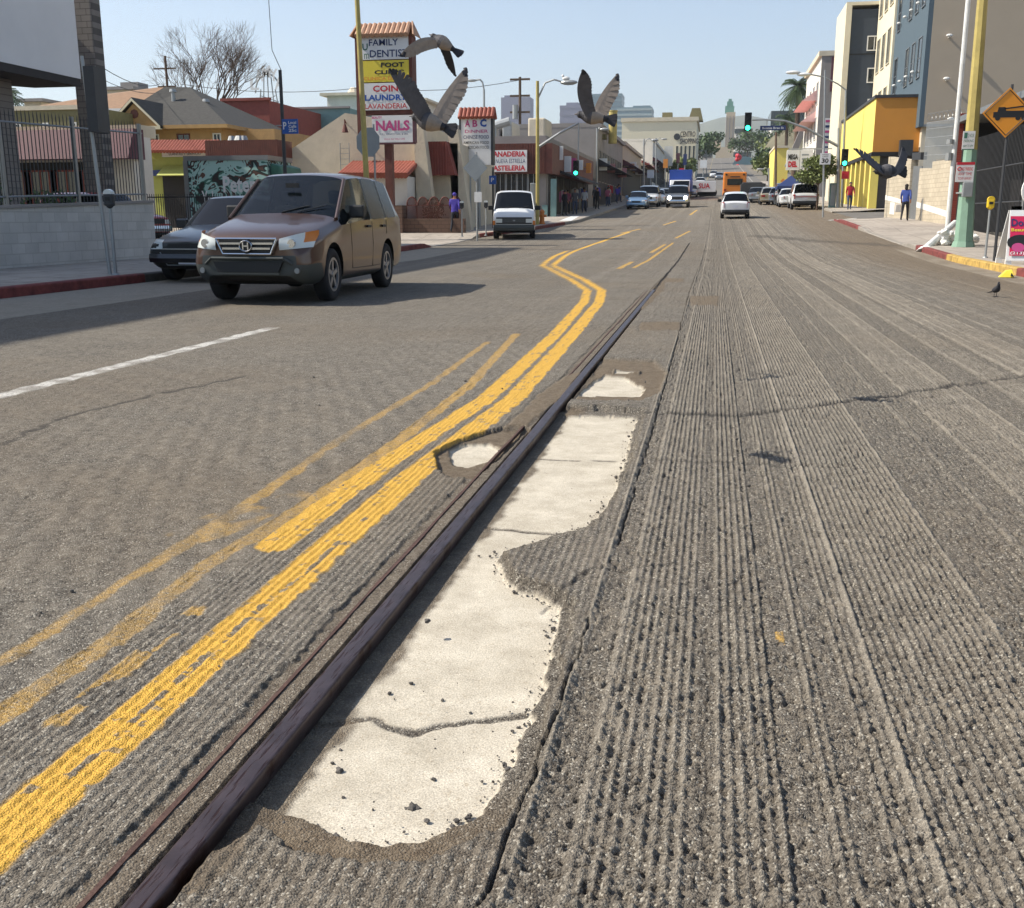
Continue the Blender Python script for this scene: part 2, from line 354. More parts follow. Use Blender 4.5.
        tar[S] = np.maximum(tar[S], rub*.8)
    # yellow paint first (holes cut it)
    ctR = [(-1.27, .8), (-1.26, 2), (-1.285, 4.2), (-1.21, 6.3), (-1.33, 10), (-1.50, 14.0), (-1.70, 16.2), (-2.3, 18.9), (-3.0, 21.6), (-3.75, 24.5), (-4.0, 27), (-4.2, 29.5), (-4.35, 33), (-4.35, 40), (-3.85, 48)]
    ctL = [(-1.48, 3.2), (-1.48, 4.2), (-1.385, 6.3), (-1.50, 10), (-1.71, 14.0), (-1.93, 16.2), (-2.55, 18.9), (-3.25, 21.6), (-4.0, 24.5), (-4.3, 27), (-4.5, 29.5), (-4.6, 33)]
    def paint(pts, w, val, arr, a=.012):
        dd = pdist(pts, X, Y)+(n2-.5)*.03+(n1-.5)*a; ww = w/2
        return np.maximum(arr, (1-sst(ww-.008, ww+.008, dd))*val)
    widR = .14
    yel = paint(ctR, widR, 1, yel); yel = paint(ctL, .13, .96, yel)
    # gaps torn in the thick paint
    gap = (np.abs(X+1.265-.02*(n3-.5)) < .006+.016*(n2-.35))*(n2 > .50)*(Y < 3.6); yel = yel*(1-.9*gap*(n1 > .35))
    yel = np.where((yel > .5) & (n1 > .72), .35, yel)
    oldA = [(-1.60, .8), (-1.585, 1.9), (-1.57, 2.3), (-1.61, 3.0), (-1.565, 3.65), (-1.56, 5), (-1.61, 6.8), (-1.88, 9.9)]
    oldB = [(-1.77, .8), (-1.77, 2.2), (-1.79, 3.1), (-1.81, 3.9), (-1.865, 4.9), (-1.88, 6.7), (-2.02, 9.25)]
    yel = np.maximum(yel, paint(oldA, .075, .55, yel*0)*np.clip(.75+1.2*(n3-.35), .5, 1)); yel = np.maximum(yel, paint(oldB, .055, .45, yel*0)*np.clip((n3-.15)*3, .35, 1))
    yel = np.maximum(yel, paint([(-1.43, 1.9), (-1.45, 2.6)], .06, .55, yel*0)*(n2 > .47)); yel = np.maximum(yel, paint([(-1.80, 3.3), (-1.7, 3.8)], .25, .38, yel*0)*np.clip((n2-.42)*4, 0, 1))
    for a_, b_, w_ in (((618, 269), (632, 262), .12), ((633, 268), (673, 243), .09), ((652, 252), (664, 245), .12), ((676, 238), (690, 231), .12)):
        yel = np.maximum(yel, paint(gp2([a_, b_]), w_, .7, yel*0))
    for a_, b_ in (((598, 243), (612, 238)), ((622, 233), (640, 229)), ((664, 225), (676, 221)), ((690, 215), (697, 210))):
        yel = np.maximum(yel, paint(gp2([a_, b_]), .14, .85, yel*0))
    yel = np.maximum(yel, ((np.abs(X-.225) < .012) & (np.abs(Y-2.72) < .05))*.6*(n1 > .4))
    wht = paint([(-4.49, .5), (-4.49, 3.0)], .13, .9, wht); wht = paint([(-4.49, 5.0), (-4.50, 10.0)], .14, 1.0, wht)
    wht = wht*np.clip((n2-.3)*4, .35, 1)
    # concrete gutter strip on the left
    gut = (1-sst(-7.93, -7.87, X+.0*Y)); gut = gut*(1-sst(33, 36, Y))
    conc = np.maximum(conc, gut*.42); h = h*(1-gut)+gut*(n1-.5)*.002; wear *= (1-gut)
    gutr = sst(-.62, -.58, X-kr(Y).astype(np.float32))*(1-sst(33, 36, Y)); conc = np.maximum(conc, gutr*.30*(1-.5*(n3 > .5))); h = h*(1-gutr)+gutr*(n1-.5)*.002
    big = [(-.93, 1.50)]+gp2([(300, 826), (350, 856), (420, 852), (480, 824), (515, 775), (530, 735), (545, 690), (558, 640), (563, 612), (545, 600), (522, 592), (508, 577), (500, 560), (520, 551), (560, 540), (592, 529), (610, 505), (625, 470), (632, 440), (638, 419), (600, 417), (568, 418)], -.05)
    big[0] = (-.93, big[1][1]+.04); big.append((-.93, big[-1][1]))
    rim = [(-.93, 1.38)]+gp2([(262, 838), (300, 868), (360, 882), (430, 876), (500, 840), (528, 790), (540, 745), (556, 690), (568, 640), (575, 608), (548, 596), (524, 588), (512, 576), (506, 562), (522, 554), (562, 544), (596, 531), (615, 505), (631, 470), (638, 440), (646, 414), (600, 410), (560, 410)], -.03)
    rim.append((-.93, rim[-1][1]))
    hole(rim, .05, rag=.022, soft=.010, cpoly=big)
    big2 = [(-.86, 6.35)]+gp2([(580, 398), (640, 399), (646, 391), (625, 378), (604, 377), (592, 384)], -.035)
    rim2 = [(-.86, 6.3)]+gp2([(570, 402), (640, 403), (660, 395), (668, 375), (655, 362), (600, 360), (585, 366)], -.02)+[(-.86, 8.1)]
    hole(rim2, .038, rag=.02, soft=.03, cpoly=big2)
    hole(gp2([(612, 371), (642, 372), (640, 374), (612, 374)], -.02), .02, rag=.01)
    lc = gp2([(448, 452), (452, 468), (468, 471), (488, 466), (500, 452), (490, 446), (465, 447)], -.04)
    lr = gp2([(434, 452), (438, 470), (452, 477), (475, 478), (506, 452), (530, 428), (516, 424), (500, 428), (480, 432), (455, 441)], 0)
    hole(lr, .042, rag=.012, soft=.008, cpoly=lc)
    lr2 = gp2([(500, 428), (530, 426), (566, 398), (585, 372), (570, 372), (540, 392), (520, 412)], 0)
    hole(lr2, .014, rag=.02, soft=.03, cmask=0)
    for c_ in (((690, 296), (720, 296), (718, 306), (690, 305)), ((640, 322), (682, 322), (680, 330), (638, 331)), ((663, 278), (684, 278), (684, 282), (662, 282))):
        hole(gp2(c_, 0), .014, rag=.03, soft=.03, cmask=0)
    hole(gp2([(655, 285), (668, 272), (664, 290), (645, 308), (636, 312)], 0), .02, rag=.03, soft=.02, cmask=0)
    dirt_shade = (X > -.96)*(X > -.95)*(X < -.70)*(Y > 1.4)*(Y < 6)*np.clip((.075-(X+.865))/.025+(n2-.5)*3.6, 0, 1); conc *= (1-dirt_shade*.9); dirt = np.maximum(dirt, dirt_shade*.8); tar = np.maximum(tar, dirt_shade*.3*(n1 > .5))  # dirt along the rail, with the rail's shadow painted into it
    # --- cracks
    def crack(pts, w, depth, val=.9, rag=.02, thr=0.0, onconc=False):
        nonlocal h, tar, conc, wear
        wx = X+(fbm(X+5, Y+2, 9, 4)-.5)*rag*2; wy = Y+(fbm(X+15, Y+12, 9, 4)-.5)*rag*2
        k = (1-sst(w*.3, w, pdist(pts, wx, wy)))*(n3+.3*n2 > thr)
        h -= k*depth; tar = np.maximum(tar, k*val*(0 if onconc else 1)); wear *= (1-k)
        if onconc: conc *= (1-k)
    J = gp2([(480, 908), (520, 810), (545, 740), (580, 650), (600, 590), (620, 540), (650, 440), (672, 360), (690, 290), (706, 245)])
    crack(J, .0045, .014, rag=.014, thr=.50); crack([(-.90, 16), (-.90, 24), (-.88, 40)], .035, .02, .9, .02, .25); crack([(.03, .8), (.03, 3), (.035, 9)], .006, .005, .5, .01, .62); crack([(.185, .8), (.185, 12)], .006, .004, .35, .008, .5)
    crack(gp2([(280, 728), (330, 728), (370, 722), (420, 738), (470, 722), (522, 716)], -.05), .020, .004, onconc=True, rag=.03)
    crack(gp2([(490, 528), (530, 533), (575, 535)], -.05), .022, .004, onconc=True, rag=.03); crack(gp2([(530, 459), (575, 461), (625, 462)], -.05), .010, .003, onconc=True, rag=.015)
    crack(gp2([(640, 413), (740, 416), (800, 409), (860, 400), (930, 390), (1024, 376)]), .040, .010, .95, .06, .1); crack(gp2([(545, 596), (600, 570), (680, 566)]), .014, .006, .6, .05, .35)
    crack(gp2([(660, 462), (780, 466), (830, 468)]), .03, .003, .35, .05, .4); crack(gp2([(0, 446), (60, 420), (150, 396), (245, 377)]), .03, .004, .8, .05, .25)
    crack(gp2([(640, 413), (740, 417), (800, 409)]), .035, .004, .5, .05, .3)
    crack(gp2([(700, 357), (800, 359), (860, 352)]), .02, .003, .3, .08, .4); crack(gp2([(640, 250), (700, 252), (720, 248)]), .05, .004, .5, .1, .4)
    for q in ((520, 332, 640, 326), (560, 346, 560, 346)):
        crack(gp2([(q[0], q[1]), (q[2], q[3])]), .01, .003, .3, .05, .5)
    # dark patched band near the right kerb
    pb = gp2([(760, 236), (800, 240), (850, 243), (895, 246)])
    tar = np.maximum(tar, (1-sst(.25, .8, pdist(pb, X+(n3-.5), Y)))*.55); 
    cr = -.0
    Zv = zr(X, Y).astype(np.float32)+h.astype(np.float32)
    # edges outside the kerb dive under the pavement
    Zv = np.where(X < kl(Y)-.05, Zv-.2, Zv); Zv = np.where((X > kr(Y)+.05) & ((Y < 59) | (Y > 70)), Zv-.2, Zv)
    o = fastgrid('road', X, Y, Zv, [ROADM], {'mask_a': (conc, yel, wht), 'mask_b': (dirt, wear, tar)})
    return struct(o)
build_road()
def sheet(name, fa, fb, y0, y1, dz, m, step=1.0, cols=6, skirt=0):
    n = max(2, int((y1-y0)/step)+1); ys = np.linspace(y0, y1, n); X = np.array([[fa(y)+(fb(y)-fa(y))*t for t in np.linspace(0, 1, cols)] for y in ys]); Y = np.repeat(ys[:, None], cols, 1)
    Zv = zr(X, Y)+dz
    o = fastgrid(name, X, Y, Zv, [m if not isinstance(m, str) else MATS[m]]); return struct(o)
mat('road_far', (.135, .122, .105), .9, var=.22, vs=.6, bump=.3, bs=20); mat('earth', (.16, .14, .11), .95, var=.25, vs=.2)
sheet('road_surface', lambda y: -10.2, lambda y: 7.6, -25, .93, -.001, 'road_far', 2)
sheet('road_surface', lambda y: -9, lambda y: 8.2, 127, 620, .02, 'road_far', 5)
sheet('side_road', lambda y: 7.5, lambda y: 60, 59, 70.5, -.0, 'road_far', 1, 10)
# paving with scored joints
def pavemat():
    m = mat('pavement', 'a0968a', .9, var=.18, vs=.7, bump=.25, bs=50); nt = m.node_tree; N = nt.nodes; L = nt.links; b = N['Principled BSDF']; src = b.inputs['Base Color'].links[0].from_socket
    geo = N.new('ShaderNodeNewGeometry'); br = N.new('ShaderNodeTexBrick'); L.new(geo.outputs['Position'], br.inputs['Vector']); br.offset = 0
    for k, v in (('Scale', 1), ('Brick Width', 1.1), ('Row Height', 1.1), ('Mortar Size', .014)): br.inputs[k].default_value = v
    br.inputs['Color1'].default_value = (1, 1, 1, 1); br.inputs['Color2'].default_value = (.9, .9, .9, 1); br.inputs['Mortar'].default_value = (.5, .5, .5, 1)
    mx = N.new('ShaderNodeMix'); mx.data_type = 'RGBA'; mx.blend_type = 'MULTIPLY'; mx.inputs[0].default_value = 1; L.new(src, mx.inputs[6]); L.new(br.outputs['Color'], mx.inputs[7])
    n = N.new('ShaderNodeTexNoise'); n.inputs['Scale'].default_value = 3.5; n.inputs['Detail'].default_value = 6; L.new(geo.outputs['Position'], n.inputs['Vector'])
    mr = N.new('ShaderNodeMapRange'); mr.inputs[1].default_value = .55; mr.inputs[2].default_value = .68; mr.inputs[3].default_value = 0; mr.inputs[4].default_value = .45; L.new(n.outputs['Fac'], mr.inputs[0])
    m2 = N.new('ShaderNodeMix'); m2.data_type = 'RGBA'; L.new(mr.outputs[0], m2.inputs[0]); L.new(mx.outputs[2], m2.inputs[6]); m2.inputs[7].default_value = (.12, .105, .09, 1); L.new(m2.outputs[2], b.inputs['Base Color'])
    return m
pavemat()
mat('kerb_red', '70332e', .85, var=.45, vs=5, bump=.3); mat('kerb_yellow', 'ab8c48', .85, var=.5, vs=5, bump=.3); mat('kerb_plain', '8c857b', .9, var=.3, vs=3, bump=.3); mat('kerb_dark', '57524c', .9, var=.3, vs=3)
def hgt(y, side):   # pavement rise above the road, with dropped crossings
    if side < 0: return .15-.12*(35.2 < y < 42.8)
    return .15-.12*(37.5 < y < 47)-.13*(57 < y < 72)
def pave(name, side, fk, fo, y0, y1):
    step = .5; n = int((y1-y0)/step)+1; ys = np.linspace(y0, y1, n); T = np.array([0, .03, .3, .6, 1.0]); X = []; Zs = []
    for y in ys:
        k = float(fk(y))+side*.16; o = fo(y); xs = k+(o-k)*T; hh = float(np.interp(y, *HT[side])); X.append(xs); Zs.append([hh, hh+.002, max(hh, .15) if False else hh+.06*(.15-hh), .15, .15])
    X = np.array(X); Y = np.repeat(ys[:, None], 5, 1); o = fastgrid(name, X, Y, zr(X, Y)+np.array(Zs), [MATS['pavement']]); return struct(o)
HT = {-1: ([-20, 34.6, 35.6, 42.4, 43.6, 500], [.15, .15, .02, .02, .15, .15]), 1: ([-20, 36, 38, 46, 48, 56, 57.5, 59, 70, 72, 500], [.15, .15, .03, .03, .15, .15, .02, .02, .02, .15, .15])}
pave('pavement', -1, kl, lambda y: -13.6 if y < 24 else -32.0, -20, 150)
pave('pavement', 1, kr, lambda y: 10.25 if y < 56 else 12.6, -20, 59)
pave('pavement', 1, kr, lambda y: 12.2, 70.5, 200)
def kerb(name, side, fk, y0, y1, m):
    n = max(2, int((y1-y0)/.4)); ys = np.linspace(y0, y1, n); mb = MB(); rows = []
    for y in ys:
        k = float(fk(y)); hh = float(np.interp(y, *HT[side])); zz = Z(k, y); j = random.uniform(-.004, .004)
        rows.append([(k, y, zz-.1), (k+side*.005+j, y, zz+hh-.02), (k+side*.025, y, zz+hh+.001+j*.5), (k+side*.17, y, zz+hh+.004)])
    vs = [p for r in rows for p in r]; fs = [(i*4+j, i*4+j+1, (i+1)*4+j+1, (i+1)*4+j) for i in range(n-1) for j in range(3)]
    mb.add(vs, fs); o = mb.build(name, m, smooth=False); return struct(o)
for a, b, m in ((-20, 16.8, 'kerb_red'), (16.8, 31.0, 'kerb_dark'), (31.0, 35.5, 'kerb_red'), (35.5, 44, 'kerb_plain'), (44, 50, 'kerb_red'), (50, 57, 'kerb_red'), (57, 150, 'kerb_plain')): kerb('kerb', -1, kl, a, b, m)
for a, b, m in ((-20, 22.0, 'kerb_red'), (22.0, 29.3, 'kerb_yellow'), (29.3, 34.5, 'kerb_red'), (34.5, 38, 'kerb_plain'), (38, 49, 'kerb_plain'), (49, 59, 'kerb_red'), (70.5, 140, 'kerb_plain')): kerb('kerb', 1, kr, a, b, m)
# ground sheet to the horizon
def ground():
    xs = np.concatenate([-np.geomspace(4000, 10.3, 50), np.linspace(-9.8, 8.5, 12), np.geomspace(9, 4000, 50)]); ys = np.concatenate([np.linspace(-400, -25, 8), np.linspace(-20, 450, 190), np.geomspace(470, 6000, 24)])
    X, Y = np.meshgrid(xs, ys); Zv = zr(X, Y)-.13
    lot = (X < -13) & (Y > 24) & (Y < 150); Zv = np.where(np.abs(X) > 14, Zv+.13, Zv)
    Zv = np.where(X > 16, Zv-.2, Zv)
    o = fastgrid('ground', X, Y, Zv, [MATS['earth']]); struct(o)
ground()
# painted strips on far road + crossing lines
mb = MB()
def fline(x, y0, y1, w=.12, dz=.026):
    ys = np.linspace(y0, y1, max(2, int((y1-y0)/4)+1)); vs = []
    for y in ys: vs += [(x-w/2, y, Z(x, y)+dz), (x+w/2, y, Z(x, y)+dz)]
    return vs, [(2*i, 2*i+1, 2*i+3, 2*i+2) for i in range(len(ys)-1)]
for x, w in ((4.6, .12), (1.2, .12)):
    for y in range(130, 480, 12): mb.add(*fline(x, y, y+4, w))
mb.add(*fline(6.6, 200, 430, .16))
mat('worn_white', '9a968d', .85, var=.3, vs=2)
struct(mb.build('road_marking', 'worn_white'))
mb = MB()
for y in range(130, 480, 9): mb.add(*fline(-1.9, y, y+4, .14))
struct(mb.build('road_marking', 'pole_yellow'))
mb = MB()
for a, b, w in (((604, 214), (588, 220), .3),): 
    p, q = G(576, 216, .15), G(565, 221, .15)
    mb.add([(p.x-.25, p.y, p.z+.012), (p.x+.25, p.y, p.z+.012), (q.x+.35, q.y, q.z+.012), (q.x-.35, q.y, q.z+.012)], [(0, 1, 2, 3)])
mb.add([(6.0, 57.8, Z(6, 57.8)+.015), (7.6, 59.6, Z(7.6, 59.6)+.015), (7.6, 59.9, Z(7.6, 59.9)+.015), (5.9, 58.1, Z(6, 58.1)+.015)], [(0, 1, 2, 3)])
struct(mb.build('road_marking', 'white_paint'))
# ------------------------------------------------------------------ tram rail
mat('rail_steel', '4b4042', .42, .6, var=.35, vs=9, bump=.5, bs=30); mat('rail_rust', '4a332b', .8, .2, var=.3, vs=14, bump=.4, bs=60)
def rail():
    t = thing('tram_rail', 'long rusty purple brown steel tram rail laid bare beside the broken concrete', 'rail', (-.905, 1, 0))
    mt = MATS['rail_steel']; nt = mt.node_tree; N = nt.nodes; L = nt.links
    tc = N.new('ShaderNodeTexCoord'); mp = N.new('ShaderNodeMapping'); mp.inputs['Scale'].default_value = (60, 4.5, 1); no = N.new('ShaderNodeTexNoise'); no.inputs['Scale'].default_value = 2; no.inputs['Detail'].default_value = 5
    L.new(tc.outputs['Object'], mp.inputs[0]); L.new(mp.outputs[0], no.inputs['Vector']); mr = N.new('ShaderNodeMapRange'); mr.inputs[1].default_value = .54; mr.inputs[2].default_value = .64; L.new(no.outputs['Fac'], mr.inputs[0])
    b = N['Principled BSDF']; src = b.inputs['Base Color'].links[0].from_socket; mx = N.new('ShaderNodeMix'); mx.data_type = 'RGBA'; L.new(mr.outputs[0], mx.inputs[0]); L.new(src, mx.inputs[6]); mx.inputs[7].default_value = (.035, .014, .012, 1); L.new(mx.outputs[2], b.inputs['Base Color'])
    bp = N.new('ShaderNodeBump'); bp.inputs['Strength'].default_value = .5; bp.inputs['Distance'].default_value = .002; L.new(mr.outputs[0], bp.inputs['Height']); bp.invert = True; L.new(bp.outputs[0], b.inputs['Normal'])
    prof = [(-.926, -.06), (-.930, -.002), (-.9285, .003), (-.926, .0046), (-.922, .0052), (-.884, .0056), (-.879, .0048), (-.8765, .002), (-.8755, -.003), (-.8755, -.012), (-.878, -.03), (-.888, -.06)]
    ys = np.concatenate([np.arange(-12, .9, 1), np.arange(.9, 16.6, .12)]); vs = []
    for y in ys:
        j = (float(vn(np.array([y*1.7]), np.array([2.]))[0])-.5)*.003; vs += [(x+j, y, z) for x, z in prof]
    n = len(prof); mb = MB(); mb.add(vs, [(i*n+k, i*n+k+1, (i+1)*n+k+1, (i+1)*n+k) for i in range(len(ys)-1) for k in range(n-1)])
    mb.build('rail_head', 'rail_steel', t, smooth=True)
    mb = MB(); vs = []
    for y in ys:
        j = (float(vn(np.array([y*2.1]), np.array([7.]))[0])-.5)*.006; w = .004+.004*float(vn(np.array([y*5.]), np.array([3.]))[0]); vs += [(-1.0-w+j, y, -.02), (-1.0-w+j, y, -.0028), (-1.0+w+j, y, -.0018), (-1.0+w+j, y, -.02)]
    mb.add(vs, [(i*4+k, i*4+k+1, (i+1)*4+k+1, (i+1)*4+k) for i in range(len(ys)-1) for k in range(3)]); mb.build('guard_lip', 'rail_rust', t, smooth=False)
rail()
# loose stones
mat('stone', (.09, .08, .07), .95, var=.5, vs=40)
mb = MB()
def stone(x, y, r, dz):
    k = len(mb.v); mb.ell((x, y, dz+r*.4), r*random.uniform(.7, 1.2), r*random.uniform(.7, 1.2), r*.7, 6, 4, jit=.3)
_b = gp2([(300, 826), (350, 856), (420, 852), (480, 824), (515, 775), (530, 735), (545, 690), (558, 640), (563, 612), (545, 600), (522, 592), (508, 577), (500, 560), (520, 551), (560, 540), (592, 529), (610, 505), (625, 470), (632, 440), (638, 419)], -.05); RIMP = [(p[0]+(q[0]-p[0])*k/12, p[1]+(q[1]-p[1])*k/12) for p, q in zip(_b[:-1], _b[1:]) for k in range(12)]
for _ in range(1250):
    s = random.random()
    if s < .03: y = random.uniform(1.6, 2.4); x = random.uniform(-.82, -.35); z = -.05
    elif s < .28: y = random.uniform(1.3, 6); x = random.gauss(.165, .02); z = 0
    elif s < .75:
        e_ = random.choice(RIMP); y = e_[1]+random.gauss(0, .022); x = e_[0]+random.gauss(-.012, .02); z = -.047
    else: y = random.uniform(1.4, 9); x = random.uniform(-2.8, 2.4); z = .003
    if -.96 < x < -.84: continue
    stone(x, y, min(.009, random.expovariate(1/.0017)+.0012), z)
o = mb.build('loose_gravel', 'stone', smooth=False); struct(o, 'stuff'); o['label'] = 'small loose stones and asphalt crumbs scattered on the road'; o['category'] = 'gravel'
mb = MB(); q = G(413, 812, -.05); mb.ell((q.x, q.y, q.z+.006), .016, .013, .012, 9, 6, jit=.3); mb.ell((q.x-.012, q.y-.004, q.z+.004), .008, .008, .007, 7, 5, jit=.3)
tag(mb.build('asphalt_lump', 'stone'), 'single larger dark lump of asphalt lying on the pale concrete', 'stone')
# ================================================================== vehicles
WCACHE = {}
def wheel_meshes(r, w, spokes=True):
    k = (round(r, 3), round(w, 3), spokes)
    if k in WCACHE: return WCACHE[k]
    n = 28; prof = [(r*.62, -w/2*.9), (r*.9, -w/2), (r*.985, -w/2*.8), (r, -w/4), (r, w/4), (r*.985, w/2*.8), (r*.9, w/2), (r*.62, w/2*.9), (r*.6, 0)]
    mb = MB(); m = len(prof); vs = [(z, q*math.cos(2*PI*i/n), q*math.sin(2*PI*i/n)) for i in range(n) for q, z in prof]
    mb.add(vs, [(i*m+j, i*m+(j+1) % m, ((i+1) % n)*m+(j+1) % m, ((i+1) % n)*m+j) for i in range(n) for j in range(m)]); ty = mb.build('tyre', 'rubber', smooth=True)
    mb = MB(); mb.cyl((w*.05, 0, 0), (w*.12, 0, 0), r*.62, n=n, m=1)
    mb.cyl((w*.12, 0, 0), (w*.46, 0, 0), r*.17, r*.12, n=14)
    for i in range(n):
        a = 2*PI*i/n; b = 2*PI*(i+1)/n
        vs = [(x, q*math.cos(t), q*math.sin(t)) for t in (a, b) for x, q in ((w*.05, r*.645), (w*.47, r*.645), (w*.47, r*.56), (w*.30, r*.55))]
        mb.add(vs, [(0, 1, 5, 4), (1, 2, 6, 5), (2, 3, 7, 6)])
    for i in range(5):
        a = 2*PI*i/5+.3; d = Vector((0, math.cos(a), math.sin(a))); t = Vector((0, -math.sin(a), math.cos(a)))
        mb.obox(Vector((w*.36, 0, 0))+d*r*.36, (w*.06, 0, 0), d*r*.23, t*r*.085)
    ri = mb.build('rim', ['rim', 'black'])
    WCACHE[k] = (ty.data, ri.data); bpy.data.objects.remove(ty); bpy.data.objects.remove(ri); return WCACHE[k]
def add_wheel(parent, x, y, r, w):
    ty, ri = wheel_meshes(r, w); o = bpy.data.objects.new('wheel', ty); COL.objects.link(o); o.parent = parent; o.location = (x, y, r)
    if x < 0: o.rotation_euler = (0, 0, PI)
    q = bpy.data.objects.new('rim', ri); COL.objects.link(q); q.parent = o
def ring(s):
    y, w, zb, zbelt, zt, wt = s
    return [(0, zb), (w*.80, zb), (w*.965, zb+.07), (w, zb+(zbelt-zb)*.55), (w*.975, zbelt), (wt, zt-.06), (wt*.80, zt), (0, zt+.025)]
def vehicle(name, label, cat, loc, rz, st, glass, paint, wheels, wr=.33, wind=None, glassmat='glass_dark', dark_rows=None, group=None, level=2, mats=None, scale=1.0, dg=None):
    """st: stations front (y=0) to rear; wind: {interval: list of ring intervals that are glass}"""
    t = thing(name, label, cat, loc, rz, group, world=False); t.scale = (scale,)*3
    slots = [paint, glassmat, mats or 'dark_grey', 'black']
    vs = []; n = len(st)
    for s in st:
        rg = ring(s)
        for x, z in rg: vs.append((x, s[0], z))
        for x, z in rg[1:7][::-1]: vs.append((-x, s[0], z))
    K = 14; fs = []; fm = []
    def rj(j): return j if j < 7 else 13-j
    for i in range(n-1):
        for j in range(K):
            a = rj(j); fs.append((i*K+j, i*K+(j+1) % K, (i+1)*K+(j+1) % K, (i+1)*K+j)); m = 0
            if i in glass and a in glass[i]: m = 1
            if dark_rows and a in dark_rows.get(i, dark_rows.get('all', ())): m = 2
            if a == 0: m = 3
            fm.append(m)
    for base, rev in ((0, True), ((n-1)*K, False)):
        def q(*ix): f = tuple(base+i for i in ix); fs.append(f[::-1] if rev else f)
        q(0, 1, 13); fm.append(2)
        for a in range(1, 6): q(a, a+1, 13-a, 14-a); fm.append(2 if (dark_rows and a in dark_rows.get('front' if rev else 'rear', ())) else 0)
        q(6, 7, 8); fm.append(0)
    me = bpy.data.meshes.new('body'); me.from_pydata(vs, [], fs)
    for m in slots: me.materials.append(MATS[m])
    me.polygons.foreach_set('material_index', fm)
    ob = bpy.data.objects.new('body', me); COL.objects.link(ob)
    # creases: glass borders and end caps
    cr = me.attributes.new('crease_edge', 'FLOAT', 'EDGE'); em = {}
    for p in me.polygons:
        for k in p.edge_keys: em.setdefault(k, []).append(p.material_index)
    val = []
    for e in me.edges:
        ms = em.get(tuple(sorted(e.vertices)), []); c = 0
        if len(ms) == 2 and (ms[0] == 1) != (ms[1] == 1): c = 1.0
        elif len(ms) == 2 and ms[0] != ms[1]: c = .5
        a, b = e.vertices
        if a//K == b//K and a//K in (0, n-1): c = max(c, .45)
        if a//K != b//K and rj(a%K) in (4,5): c = max(c, .55)
        val.append(c)
    cr.data.foreach_set('value', val)
    sb = ob.modifiers.new('s', 'SUBSURF'); sb.levels = level; sb.render_levels = level
    if wr:
        cut = MB()
        W = max(s[1] for s in st)
        for y in wheels:
            for sx in (-1, 1): cut.cyl((sx*(W-.33), y, wr+.02), (sx*(W+.3), y, wr+.02), wr*1.16, n=28, m=3)
        co = cut.build('cut', slots); bo = ob.modifiers.new('b', 'BOOLEAN'); bo.object = co; bo.operation = 'DIFFERENCE'; bo.solver = 'EXACT'
    m2 = baked(ob)
    if wr: bpy.data.objects.remove(co)
    bpy.data.objects.remove(ob)
    bvh = BVHTree.FromPolygons([v.co for v in m2.vertices], [tuple(p.vertices) for p in m2.polygons])
    # split glass off, by connected piece
    bm = bmesh.new(); bm.from_mesh(m2); bm.faces.ensure_lookup_table()
    def emit(faces, nm):
        sl = ['glass_side' if (m == 'glass_see' and nm == 'side_window') else m for m in slots]
        idx = {}; v_ = []; f_ = []; mm = []
        for f in faces:
            r = []
            for v in f.verts:
                if v.index not in idx: idx[v.index] = len(v_); v_.append(v.co.copy())
                r.append(idx[v.index])
            f_.append(r); mm.append(f.material_index)
        me = bpy.data.meshes.new(nm); me.from_pydata(v_, [], f_)
        for m in sl: me.materials.append(MATS[m])
        me.polygons.foreach_set('material_index', mm); me.polygons.foreach_set('use_smooth', [True]*len(f_)); me.update()
        o = bpy.data.objects.new(nm, me); COL.objects.link(o); o.parent = t; return o
    emit([f for f in bm.faces if f.material_index != 1], 'body')
    left = {f for f in bm.faces if f.material_index == 1}; midy = (st[0][0]+st[-1][0])/2
    while left:
        s0 = left.pop(); comp = [s0]; stack = [s0]
        while stack:
            f = stack.pop()
            for e in f.edges:
                for g in e.link_faces:
                    if g in left: left.discard(g); comp.append(g); stack.append(g)
        cx = sum(f.calc_center_median().x for f in comp)/len(comp); cy = sum(f.calc_center_median().y for f in comp)/len(comp)
        emit(comp, 'side_window' if abs(cx) > .3 else ('windshield' if cy < midy else 'rear_window'))
    bm.free()
    for y in wheels:
        for sx in (-1, 1): add_wheel(t, sx*(max(s[1] for s in st)-.13), y, wr, .21)
    def hit(y, z, side=1):
        r = bvh.ray_cast(Vector((2*side, y, z)), Vector((-side, 0, 0))); return r[0].x if r[0] else side*.8
    def hity(x, z, front=True):
        r = bvh.ray_cast(Vector((x, -3 if front else 9, z)), Vector((0, 1 if front else -1, 0))); return r[0].y if r[0] else (0 if front else st[-1][0])
    return t, hit, hity
def part(mb, name, m, t, smooth=False, bevel=0): return mb.build(name, m, t, world=False, smooth=smooth, bevel=bevel)
def mirrors(t, hit, y, z, m='black'):
    for s in (-1, 1):
        x = hit(y, z, s); mb = MB(); mb.obox((x+s*.13, y-.02, z+.03), (.11, 0, 0), (0, .05, 0), (0, 0, .085)); mb.obox((x+s*.02, y, z), (.05, 0, 0), (0, .03, 0), (0, 0, .025)); part(mb, 'mirror', m, t, bevel=.025)
